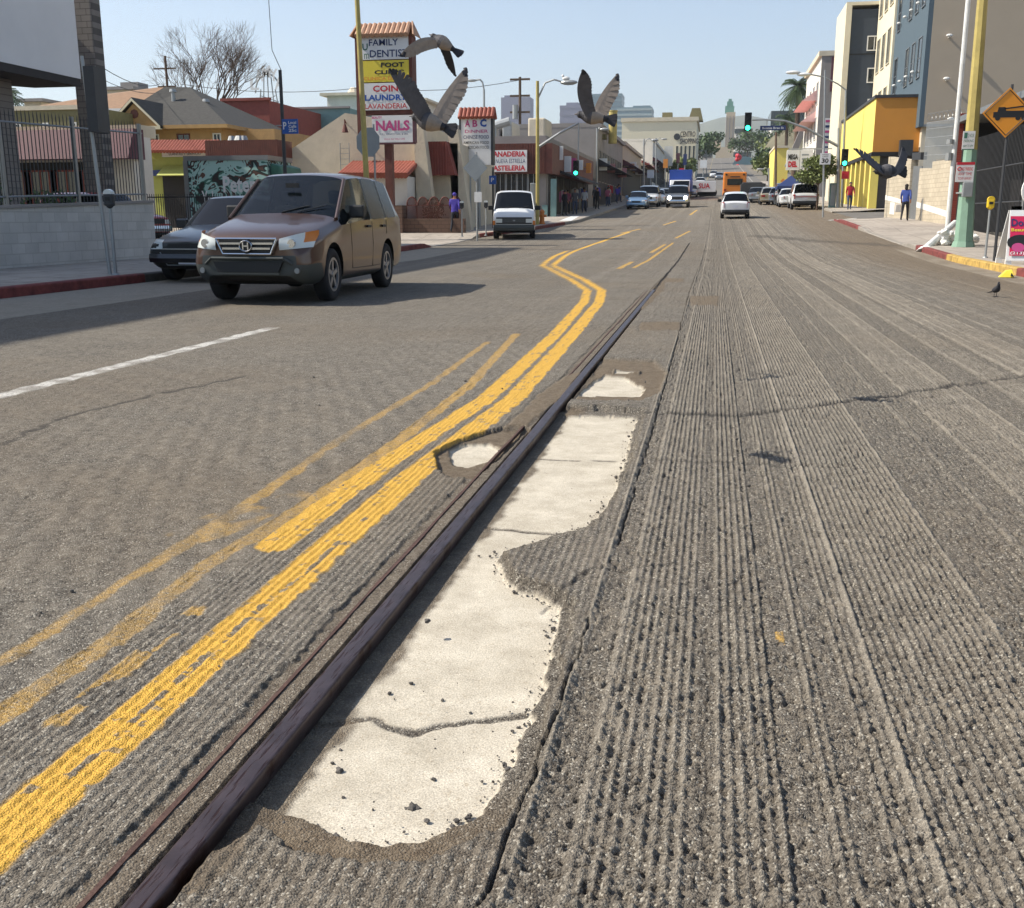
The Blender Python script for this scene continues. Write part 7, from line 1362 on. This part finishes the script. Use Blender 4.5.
def deco():
    Y = 900; t = thing('art_deco_tower', 'slender cream art deco tower with a green copper crown in the far centre', 'tower', (P(729, 140, Y).x, Y, 30), 0)
    for p0, p1, y0, y1, m, nm in ((723, 735.5, 112, 190, 'tower_beige', 'shaft'), (725, 734.5, 105, 112, 'copper_green', 'crown_lower'), (727, 733.5, 100.5, 105, 'copper_green', 'crown_middle'), (728.6, 732, 98, 100.5, 'copper_green', 'crown_top'), (714, 744, 147, 190, 'tower_beige', 'podium'), (712.5, 721, 140, 147, 'tower_beige', 'wing')):
        a = P(p0, y1, Y); b = P(p1, y0, Y); mb = MB(); d = 3 if nm == 'podium' else 0; mb.box(a.x, b.x, Y-d+(6 if 'crown' in nm else 0), Y+14, a.z, b.z-.02); mb.build(nm, m, t)
    for k in range(3): a = P(725.5+k*3.4, 147, Y); b = P(726.6+k*3.4, 116, Y); mb = MB(); mb.box(a.x, b.x, Y-.5, Y-.01, a.z, b.z); mb.build('window_strip', 'tower_purple', t)
deco()
t, a, b = tower('white office block with dark window bands right of the art deco tower', 735.5, 752, 126.5, 640, 25, 'stucco_white', 6, 'window_glass', name='office_block'); tower('long low white building on the right hilltop', 772, 812, 116, 420, 25, 'stucco_white', 2, 'window_glass', name='hilltop_building')
tower('small grey block beneath the art deco tower', 703, 712, 148, 520, 15, 'grey_conc', 3, 'window_glass', name='office_block'); tower('cream low block closing the end of the far street', 712, 740, 158, 560, 15, 'stucco_cream', 0, name='end_building')
# hills
def hill(name, pts, Y, D, m, rise=1.0, n=60):
    """ridge profile given in pixels, built as a real ridge of depth D"""
    xs = np.linspace(pts[0][0], pts[-1][0], n); rows = []
    for j, u in enumerate(np.linspace(0, 1, 14)):
        y = Y+(u-.5)*2*D; k = math.sin(PI*min(max(u, 0), 1))**.8 if 0 < u < 1 else 0
        r = []
        for x in xs:
            q = P(x, float(np.interp(x, *zip(*pts))), Y); nz = (float(fbm(np.array([q.x/D*2.]), np.array([y/D*2.]), 1.5, 5)[0])-.5)*D*.10
            r.append((q.x, y, max(-5, (q.z*k-(1-k)*10)+nz*k*rise)))
        rows.append(r)
    A_ = np.array(rows); o = fastgrid(name, A_[:, :, 0], A_[:, :, 1], A_[:, :, 2], [MATS[m]]); return struct(o)
hill('hills', [(400, 150), (560, 140), (640, 138), (672, 132), (700, 124), (718, 118), (745, 115), (775, 122), (800, 127), (900, 118), (1100, 120)], 3600, 900, 'hill_green', .25)
hill('hillside', [(752, 168), (762, 152), (772, 138), (790, 128), (815, 124), (850, 120), (950, 118)], 300, 60, 'hill_near', .3)
# the far street is lined by trees on both sides
tk = 0
for lb, px, py, Y, h_, r_, m in (('dark round tree left of the far street, right of the beige store', 697, 170, 300, 11, 6, 'foliage'), ('dark tree at the far left kerb behind the first', 706, 165, 360, 12, 6, 'foliage'), ('green tree under the white office block, right of the far street', 747, 160, 420, 11, 7.5, 'foliage'), ('green tree spreading over the far street from the right', 758, 158, 400, 12, 7, 'foliage'), ('green tree on the hillside below the hilltop building', 775, 160, 300, 10, 6, 'foliage_dry'), ('small green tree on the far left pavement', 684, 180, 210, 6, 3, 'foliage_dry'), ('scrubby tree low on the right hillside', 768, 178, 200, 6, 3.2, 'foliage_dry'), ('tree on the hillside crest behind the hotel', 800, 130, 330, 9, 6, 'foliage'), ('leafy tree high on the hillside above the signal arm', 786, 135, 300, 8, 5, 'foliage'), ('round tree at the hillside foot left of the yellow shop', 765, 165, 260, 8, 4, 'foliage')):
    q = P(px, py, Y); tree('broadleaf_tree', lb, q.x, Y, h_, r_, m, 900, .55, .3, z=max(Z(q.x, Y)-1, q.z-h_*.75), group='trees along the far street')
q = P(795, 150, 150); palm('tall palm tree standing above the signal arm on the right', q.x, 150, P(796, 86, 150).z-Z(12, 150), 2.6, z=Z(12, 150), fronds=70, trunk=.36)
RX[0] = 786; q = P(786, 140, 190); palm('shorter palm beside the tall one, partly behind the signal arm', q.x, 190, 11, 2.4, z=PR(185, 190).z)
# slanted pale stair/ramp up the hillside behind sign
t = T('hillside_stair', 'pale sloping ramp rising behind the white box sign', 'ramp', 790, 140); a = P(789, 150, 140); b = P(808, 118, 140); mb = MB(); mb.prism([(a.x-.4, 140, a.z-2), (a.x+.4, 140, a.z-2), (b.x+.4, 140, b.z), (b.x-.4, 140, b.z)], (0, 1, 0)); mb.build('ramp', 'grey_conc', t)
# balloons / round blue arch sign
for px, py, r_, m, lb in ((738.5, 157.5, 1.5, 'signred', 'red balloon cluster over the far street'), (738.5, 167, 1.1, 'signred', 'lower red balloons hanging under the cluster')):
    q = P(px, py, 340); t = thing('balloon_cluster', lb, 'balloons', (q.x, 340, q.z), 0)
    for i in range(7): mb = MB(); a_ = 2*PI*i/7; mb.ell((q.x+r_*.35*math.cos(a_), 340+r_*.35*math.sin(a_), q.z+r_*.4*math.sin(3*a_)), r_*.38, r_*.38, r_*.45, 10, 7); mb.build('balloon', m, t, smooth=True)
q = P(745, 162, 345); t = thing('arched_gantry', 'arched blue sign over the far right lanes', 'sign', (q.x, 345, Z(8, 345)), 0); mb = MB(); W_ = 4.0; pts = [(q.x+W_*math.cos(a_), 345, q.z-1.5+3.2*math.sin(a_)) for a_ in [PI*i/14 for i in range(15)]]; mb.prism(pts, (0, .5, 0)); mb.build('sign_panel', 'tower_glass', t); mb = MB(); [mb.cyl((q.x+s*W_, 345.2, Z(8, 345)-1), (q.x+s*W_, 345.2, q.z-1.5), .2, n=8) for s in (-1, 1)]; mb.build('post', 'galv', t)
for i, (px, Y, yt, arm) in enumerate(((769, 130, 168, 763), (773, 200, 156, 766), (764, 260, 152, 758))): lamp(('street lamp on the far right kerb beyond the parked cars', 'second far street lamp on the right, higher up the hill', 'third far street lamp on the right near the crest')[i], px, 190, yt, Y, arm)
t, b = pole('utility_pole', 'dark wooden pole beside the small yellow shop on the right', 'utility pole', 776, 185, 132, 135, .16, 'bark')
# ================================================================== people
SKN = 0
def person(label, px, py, face, pose, shirt, trouser, group=None, dz=.15, at=None, hair='hair', h=1.72, phase=0, female=False):
    q = G(px, py, dz) if at is None else Vector(at); t = thing('person', label, 'person', q, face, group, world=False); k = h/1.72
    st = .22 if pose == 'walk' else .03; ar = .22 if pose == 'walk' else .02
    J = {'pel': (0, 0, .93), 'wa': (0, -.01, 1.10), 'ch': (0, 0, 1.32), 'nk': (0, .0, 1.48), 'hb': (0, -.02, 1.55), 'hd': (0, -.02, 1.64), 'ht': (0, -.01, 1.71)}
    E = [('pel', 'wa'), ('wa', 'ch'), ('ch', 'nk'), ('nk', 'hb'), ('hb', 'hd'), ('hd', 'ht')]; Rr = {'pel': (.155, .12), 'wa': (.14, .105), 'ch': (.17, .12), 'nk': (.055, .055), 'hb': (.065, .07), 'hd': (.085, .10), 'ht': (.05, .06)}
    for s, n in ((-1, 'l'), (1, 'r')):
        f = s*st*(1 if phase else -1)
        J['hip'+n] = (s*.10, 0, .86); J['kn'+n] = (s*.10, -f*.55-.03, .49); J['an'+n] = (s*.10, -f+(.10 if f < 0 else 0), .09+(.05 if f < 0 and pose == 'walk' else 0)); J['to'+n] = (s*.115, -f-.15+(.10 if f < 0 else 0), .045+(.02 if f < 0 and pose == 'walk' else 0))
        J['sh'+n] = (s*.185, 0, 1.41); J['el'+n] = (s*.235, f*ar*2+.03, 1.14); J['wr'+n] = (s*.23, f*ar*3-.10 if pose != 'carry' else -.22, .93 if pose != 'carry' else 1.12); J['ha'+n] = (s*.225, J['wr'+n][1]-.04, J['wr'+n][2]-.10 if pose != 'carry' else 1.13)
        E += [('pel', 'hip'+n), ('hip'+n, 'kn'+n), ('kn'+n, 'an'+n), ('an'+n, 'to'+n), ('ch', 'sh'+n), ('sh'+n, 'el'+n), ('el'+n, 'wr'+n), ('wr'+n, 'ha'+n)]
        Rr.update({'hip'+n: (.095, .095), 'kn'+n: (.062, .062), 'an'+n: (.045, .045), 'to'+n: (.04, .035), 'sh'+n: (.068, .068), 'el'+n: (.045, .045), 'wr'+n: (.032, .032), 'ha'+n: (.028, .038)})
    keys = list(J); me = bpy.data.meshes.new('body'); me.from_pydata([Vector(J[a])*k for a in keys], [(keys.index(a), keys.index(b)) for a, b in E], []); ob = bpy.data.objects.new('body', me); COL.objects.link(ob)
    bm = bmesh.new(); bm.from_mesh(me); L_ = bm.verts.layers.skin.verify(); bm.verts.ensure_lookup_table()
    for i, v in enumerate(bm.verts): v[L_].radius = (Rr[keys[i]][0]*k, Rr[keys[i]][1]*k); v[L_].use_root = (i == 0)
    bm.to_mesh(me); bm.free(); md = ob.modifiers.new('s', 'SKIN'); md.use_smooth_shade = True; sb = ob.modifiers.new('u', 'SUBSURF'); sb.levels = 2; sb.render_levels = 2
    m2 = baked(ob); bpy.data.objects.remove(ob); m2.materials.clear()
    for m in ('skin', shirt, trouser, 'black'): m2.materials.append(MATS[m])
    for p in m2.polygons:
        c = p.center/k; arm = abs(c.x) > .19 and c.z < 1.42
        p.material_index = 3 if c.z < .10 else (0 if c.z > 1.47 or (arm and c.z < 1.02) else (1 if c.z > .92 else 2)); p.use_smooth = True
    o = bpy.data.objects.new('body', m2); COL.objects.link(o); o.parent = t
    mb = MB(); mb.ell((0, .012*k, 1.665*k), .092*k, .108*k, .085*k, 12, 7)
    if female: mb.ell((0, .055*k, 1.58*k), .085*k, .06*k, .14*k, 10, 6)
    part(mb, 'hair', hair, t, smooth=True)
    mb = MB(); [mb.ell((s*.03*k, -.112*k, 1.635*k), .012*k, .008*k, .008*k, 6, 4) for s in (-1, 1)]; part(mb, 'eyes', 'black', t); mb = MB(); mb.prism([(-.012*k, -.105*k, 1.6*k), (.012*k, -.105*k, 1.6*k), (0, -.138*k, 1.605*k), (0, -.11*k, 1.64*k)], (0, .004, 0)) if False else mb.ell((0, -.118*k, 1.612*k), .012*k, .02*k, .02*k, 6, 5); part(mb, 'nose', 'skin', t)
    return t
mat('cloth_blue', '33488c', .8, var=.1); mat('cloth_purple', '45389a', .8, var=.1); mat('cloth_red', 'a01c28', .8, var=.1); mat('cloth_dark', '1e1f28', .85, var=.1); mat('jeans', '39435a', .85, var=.15); mat('cloth_white', 'b9b6b2', .85, var=.05); mat('cloth_grey', '4c4a4c', .85, var=.1); mat('cloth_pink', '9c5064', .85, var=.1)
t = person('person in a blue top and dark trousers walking away by the metal gate', 904, 221, PI*.9, 'walk', 'cloth_blue', 'cloth_dark', female=True)
tag(None, '', '') if False else None
q = G(904, 221, .15); bg = thing('carrier_bag', 'pale grey carrier bag held in the hand of the blue topped walker', 'bag', (q.x-.33, q.y-.05, q.z+.42), 0, world=False); mb = MB(); mb.prism([(-.14, -.05, 0), (.14, -.05, 0), (.11, -.05, .36), (-.11, -.05, .36)], (0, .1, 0)); part(mb, 'bag_body', 'cloth_white', bg, bevel=.02); mb = MB(); mb.tube([(-.06, 0, .36), (-.03, 0, .5), (.03, 0, .5), (.06, 0, .36)], .008, 5); part(mb, 'handle', 'cloth_white', bg)
person('person in a red T-shirt and jeans walking towards us on the right corner', 849, 210, 0, 'walk', 'cloth_red', 'jeans'); person('person in a white shirt standing by the yellow columns', 866, 205.5, .4, 'stand', 'cloth_white', 'jeans'); person('person in dark clothes standing beside the white shirted one', 862.5, 205, -.3, 'stand', 'cloth_dark', 'cloth_dark')
person('person in a purple hooded jacket and black trousers walking away past the arched railings', 455, 233, PI, 'walk', 'cloth_purple', 'cloth_dark', hair='cloth_purple')
cl = ['cloth_dark', 'cloth_grey', 'cloth_pink', 'cloth_white', 'cloth_purple', 'cloth_blue', 'jeans']
names = ['in black', 'in grey', 'in dusty pink', 'in a white top', 'in purple', 'in a blue top']
for i, (x, y) in enumerate(((-9.6, 67.5), (-9.2, 69.5), (-9.9, 71), (-9.0, 73), (-9.4, 76), (-9.8, 79), (-9.1, 82), (-9.7, 86), (-9.2, 91), (-9.6, 96), (-9.3, 101), (-9.7, 107))):
    pl = ['by the first shopfront of the bakery row', 'nearest the kerb by the bakery row', 'under the black shop canopy', 'right of the green traffic light', 'midway along the bakery row', 'before the grey building', 'at the grey building corner', 'under the grey building awning', 'left of the pale blue sedan', 'behind the pale blue sedan', 'by the parked white pickup', 'far along the shaded shops'][i]
    person('person %s %s' % (names[i % 6], pl), 0, 0, random.choice([0, PI, .5, PI*.8]), random.choice(['walk', 'stand']), cl[(i % 6 != 0)*(1 if i % 6 == 1 else 2 if i % 6 == 2 else 3 if i % 6 == 3 else 4 if i % 6 == 4 else 5)], random.choice(['cloth_dark', 'jeans']), 'people along the shops', at=(x, y, Z(x, y)+.15), h=random.uniform(1.6, 1.8))
for i, (x, y, w_, h_, m, lb) in enumerate(((-9.95, 68.6, .8, 1.6, 'cloth_pink', 'rack of pink clothes outside the bakery row'), (-9.95, 74.6, 1.0, 1.7, 'cloth_white', 'rack of white clothes outside the bakery row'), (-9.95, 78, 1.2, 1.7, 'cloth_blue', 'rack of blue clothes further along the bakery row'), (-9.9, 88.5, 1.2, 1.7, 'cloth_purple', 'rack of purple clothes at the end of the bakery row'), (-9.8, 98.5, 1.2, 1.8, 'cloth_red', 'rack of red clothes outside the grey building'))):
    t = thing('clothes_rack', lb, 'clothes rack', (x, y, Z(x, y)+.15), 0, 'clothes racks outside the shops'); z = Z(x, y)+.15; mb = MB(); mb.tube([(x, y, z), (x, y, z+h_), (x, y+w_, z+h_), (x, y+w_, z)], .025, 6); mb.build('frame', 'galv', t)
    for k in range(5): mb = MB(); yk = y+w_*(k+.5)/5; mb.prism([(x-.22, yk, z+h_-.75), (x+.22, yk, z+h_-.75), (x+.2, yk, z+h_-.1), (x, yk, z+h_-.02), (x-.2, yk, z+h_-.1)], (0, .07, 0)); mb.build('garment', m, t)
# ================================================================== pigeons
mat('feather_dark', '232226', .75, var=.2, vs=30); mat('feather_grey', '4f4c4e', .75, var=.2, vs=25); mat('feather_pale', '8b7d6f', .75, var=.18, vs=30); mat('feather_body', '27262b', .7, var=.25, vs=25); mat('beak', '4a4038', .5)
def pigeon(label, head, tail, wings, pale=2, tilt=.9, fat=1.02):
    """wings: (root, wrist, tip, trailing direction, chord, upper material, under material)"""
    head = Vector(head); tail = Vector(tail); ax = (tail-head); L_ = ax.length; ax.normalize(); c = head.lerp(tail, .4); t = thing('pigeon', label, 'bird', c, 0); q = ax.to_track_quat('Z', 'Y'); mb = MB()
    prof = [(-.01, .006), (.02, .022), (.055, .030), (.10, .031), (.15, .036), (.22, .050), (.32, .064), (.43, .068), (.54, .060), (.64, .045), (.74, .030), (.84, .020)]; sc = L_/.33*fat; n = 16; vs = []
    for u, r in prof:
        for i in range(n): a = 2*PI*i/n; vs.append(head+ax*L_*u+q@Vector((r*sc*math.cos(a), r*sc*math.sin(a), 0)))
    mb.add(vs, [(j*n+i, j*n+(i+1) % n, (j+1)*n+(i+1) % n, (j+1)*n+i) for j in range(len(prof)-1) for i in range(n)]+[tuple(range(n)), tuple(range((len(prof)-1)*n, len(prof)*n))])
    mb.m = [(0 if j < 5 else (3 if j > 9 else (1 if j < 7 else pale))) for j in range(len(prof)-1) for i in range(n)]+[0, 0]
    side = (ax.cross(Vector((0, 0, 1))).normalized()*(1-tilt)+ax.cross(ax.cross(Vector((0, 0, 1)))).normalized()*tilt).normalized(); tb = head+ax*L_*.66
    nn = ax.cross(side).normalized()*.003
    for k in range(9):
        a = (k-4)*.085; d = (ax+side*a).normalized(); e = tb+d*L_*.46; w_ = d.cross(nn).normalized()*.014*sc; o = nn*(k % 3-1)*.8; mb.prism([tb-w_*.6+o, tb+w_*.6+o, e+w_+o-d*.008, e+o, e-w_+o-d*.008], nn*.5, 0)
    for root, wrist, tip, tr, ch, mu, ml in wings:
        root, wrist, tip, tr = map(Vector, (root, wrist, tip, tr)); tr.normalize(); nv = (tip-root).cross(tr).normalized(); N_ = 30
        def lead(u): return root*(1-u)**2+wrist*2*u*(1-u)+tip*u*u
        def chord(u): return ch*(.80+.28*math.sin(PI*min(1, u*1.15))-.12*u)*(1 if u < .62 else max(0.0, 1-((u-.62)/.38)**2.1))
        rows = []
        for i in range(N_+1):
            u = i/N_; l = lead(u); cc = chord(u)*.93+.003; cam_ = math.sin(PI*u)*.0; th = .006*(1-u)+.0015; rows += [l+nv*th, l+tr*cc*.35+nv*(th+.006*(1-u)), l+tr*cc, l+tr*cc*.35-nv*th*.6, l-nv*th*.5]
        fs = []; ms = []
        for i in range(N_):
            for k in range(5): fs.append((i*5+k, i*5+(k+1) % 5, (i+1)*5+(k+1) % 5, (i+1)*5+k)); ms.append(mu if k < 2 else ml)
        mb.add(rows, fs); mb.m[-len(fs):] = ms
        NF = 20; sp = (tip-lead(.6)).normalized()
        for i in range(NF):
            u = (i+.5)/NF; b = lead(u)+tr*chord(u)*.45; k = max(0, (u-.5)/.5); d = (tr*(1-.55*k)+sp*(.15+.75*k)).normalized(); ln = chord(u)*.60+ch*(.10+.34*k*(1-k)*2)+.004
            w_ = (tip-root).length/NF*(.95-.35*k); sd = d.cross(nv).normalized()*w_; e = b+d*ln; o = nv*(.0016 if i % 2 else -.0016); n0 = len(mb.f)
            mb.prism([b-sd+o, b+sd+o, e+sd*.8-d*ln*.10+o, e+o, e-sd*.8-d*ln*.10+o], nv*.0014, ml); mb.m[-(len(mb.f)-n0):] = [ml, mu]+[ml]*(len(mb.f)-n0-2)
            if k > .72: mb.m[-(len(mb.f)-n0):] = [0]*(len(mb.f)-n0)
    mb.build('body', ['feather_body', 'feather_grey', 'feather_pale', 'feather_dark'], t)
    b2 = MB(); b2.cyl(head+ax*L_*.0, head-ax*L_*.075-Vector((0, 0, .005)), .008*sc, .002, 6); b2.build('beak', 'beak', t); return t
V = P
d = 4.75
pigeon('largest flying pigeon, wings raised in a V, in front of the nails sign', V(412, 116, d), V(452, 130, d), [(V(421, 122, d-.03), V(404, 101, d-.12), V(389, 71, d-.18), (.6, .55, .3), .07, 1, 1), (V(429, 124, d+.04), V(437, 98, d+.10), V(465, 68, d+.18), (.86, .15, -.45), .07, 3, 2)])
d = 7.2
pigeon('pigeon gliding highest, wings bent down, above the shop signs', V(431, 35, d), V(459, 53, d), [(V(434, 38, d-.05), V(416, 34, d-.16), V(400, 55, d-.22), (.35, .15, -.9), .07, 2, 2), (V(443, 40, d+.05), V(453, 52, d+.16), V(456, 76, d+.2), (-.9, .35, -.1), .055, 0, 3)], 2, .5, .95)
d = 6.5
pigeon('flying pigeon with both wings straight up, in front of the far glass towers', V(577, 114, d), V(613, 120, d), [(V(586, 117, d-.04), V(571, 92, d-.12), V(582, 71, d-.16), (.95, .35, .0), .072, 1, 1), (V(592, 119, d+.04), V(594, 98, d+.12), V(617, 74, d+.18), (.85, .12, -.4), .078, 3, 2)])
d = 6.8
pigeon('dark pigeon flying low in front of the yellow building, wings swept up', V(875, 171, d), V(904, 172, d+.1), [(V(884, 175, d), V(871, 167, d-.05), V(854, 149, d-.1), (.5, .7, .35), .05, 3, 1), (V(888, 175, d), V(898, 168, d+.05), V(902, 147, d+.1), (.75, .5, -.1), .06, 3, 1)], 0)
# pigeon standing on the road
q = G(995, 297, 0); t = thing('pigeon', 'dark pigeon standing on the asphalt near the right gutter', 'bird', q, .3, world=False); mb = MB(); n = 12
prof = [(-.13, .01, .10), (-.09, .03, .11), (-.03, .062, .13), (.03, .07, .155), (.07, .055, .19), (.085, .034, .235), (.09, .032, .27), (.088, .02, .295), (.088, .002, .30)]; vs = []
for y, r, z in prof:
    for i in range(n): a = 2*PI*i/n; vs.append((r*math.cos(a), -y+r*.5*math.sin(a), z+r*.75*math.sin(a)))
mb.add(vs, [(j*n+i, j*n+(i+1) % n, (j+1)*n+(i+1) % n, (j+1)*n+i) for j in range(len(prof)-1) for i in range(n)]); mb.prism([(-.03, .10, .10), (.03, .10, .10), (.04, .22, .07), (-.04, .22, .07)], (0, 0, .012))
for s in (-1, 1): mb.cyl((s*.025, -.0, .0), (s*.025, -.0, .09), .006, n=5); mb.cyl((s*.025, -.05, .006), (s*.025, .02, .006), .006, n=5)
t.scale = (.72,)*3; part(mb, 'body', 'feather_body', t, smooth=True); mb = MB(); mb.cyl((0, -.115, .272), (0, -.15, .262), .008, .002, 6); part(mb, 'beak', 'beak', t)
# gull on lamp
q = P(566, 80, 54); t = thing('perched_bird', 'small white gull perched on the lamp head at the bakery corner', 'bird', (q.x, 54, q.z-.05), 0, world=False); mb = MB(); mb.ell((0, 0, .12), .2, .1, .1, 10, 6); mb.ell((-.16, 0, .25), .07, .06, .07, 8, 5); mb.cyl((0, 0, -.02), (0, 0, .1), .015, n=4); part(mb, 'body', 'white_paint', t, smooth=True)
# ------------------------------------------------------------------ air
mb = MB(); mb.box(-2600, 2600, -60, 5200, -14, 620); hz = bpy.data.materials.new('haze_air'); hz.use_nodes = True; nt = hz.node_tree; nt.nodes.remove(nt.nodes['Principled BSDF']); pv = nt.nodes.new('ShaderNodeVolumePrincipled'); pv.inputs['Color'].default_value = (.86, .90, .95, 1); pv.inputs['Density'].default_value = HAZE = .00017; pv.inputs['Anisotropy'].default_value = .2; nt.links.new(pv.outputs[0], nt.nodes['Material Output'].inputs['Volume']); MATS['haze_air'] = hz
struct(mb.build('haze', 'haze_air'), 'stuff')
# ------------------------------------------------------------------ light, sky, camera
SV = Vector((-1.02, -.15, 1.0)).normalized()
sun = bpy.data.lights.new('sun', 'SUN'); sun.energy = 4.3; sun.angle = math.radians(.53); sun.color = (1, .94, .83)
so = bpy.data.objects.new('sun', sun); COL.objects.link(so); so.rotation_euler = SV.to_track_quat('Z', 'Y').to_euler()
w = bpy.data.worlds.new('World'); scn.world = w; w.use_nodes = True; nt = w.node_tree; bg = nt.nodes['Background']
sky = nt.nodes.new('ShaderNodeTexSky'); sky.sky_type = 'NISHITA'; sky.sun_disc = False; sky.sun_elevation = math.asin(SV.z); sky.sun_rotation = math.atan2(SV.x, SV.y)
sky.air_density = 1.0; sky.dust_density = 1.2; sky.ozone_density = 1.2; sky.altitude = 50
nt.links.new(sky.outputs[0], bg.inputs[0]); bg.inputs[1].default_value = .108
cam = bpy.data.cameras.new('camera'); cam.sensor_width = 36; cam.sensor_fit = 'HORIZONTAL'; cam.lens = 36*F/1024; cam.clip_start = .05; cam.clip_end = 12000
co = bpy.data.objects.new('camera', cam); COL.objects.link(co)
def w2(v): return Vector((v.dot(Vector((XV.x, YV.x, U.x))), 0, 0))
right = Vector((XV.x, YV.x, U.x)); up = Vector((XV.y, YV.y, U.y)); fwd = Vector((XV.z, YV.z, U.z))
R = Matrix((right, up, -fwd)).transposed(); co.matrix_world = Matrix.Translation((0, 0, H)) @ R.to_4x4(); scn.camera = co
scn.view_settings.view_transform = 'Standard'; scn.view_settings.look = 'None'; scn.view_settings.exposure = .8; scn.view_settings.gamma = 1
scn.render.engine = 'CYCLES'; scn.render.resolution_x = 1024; scn.render.resolution_y = 908
for o in bpy.data.objects:
    if '_o' in o: del o['_o']
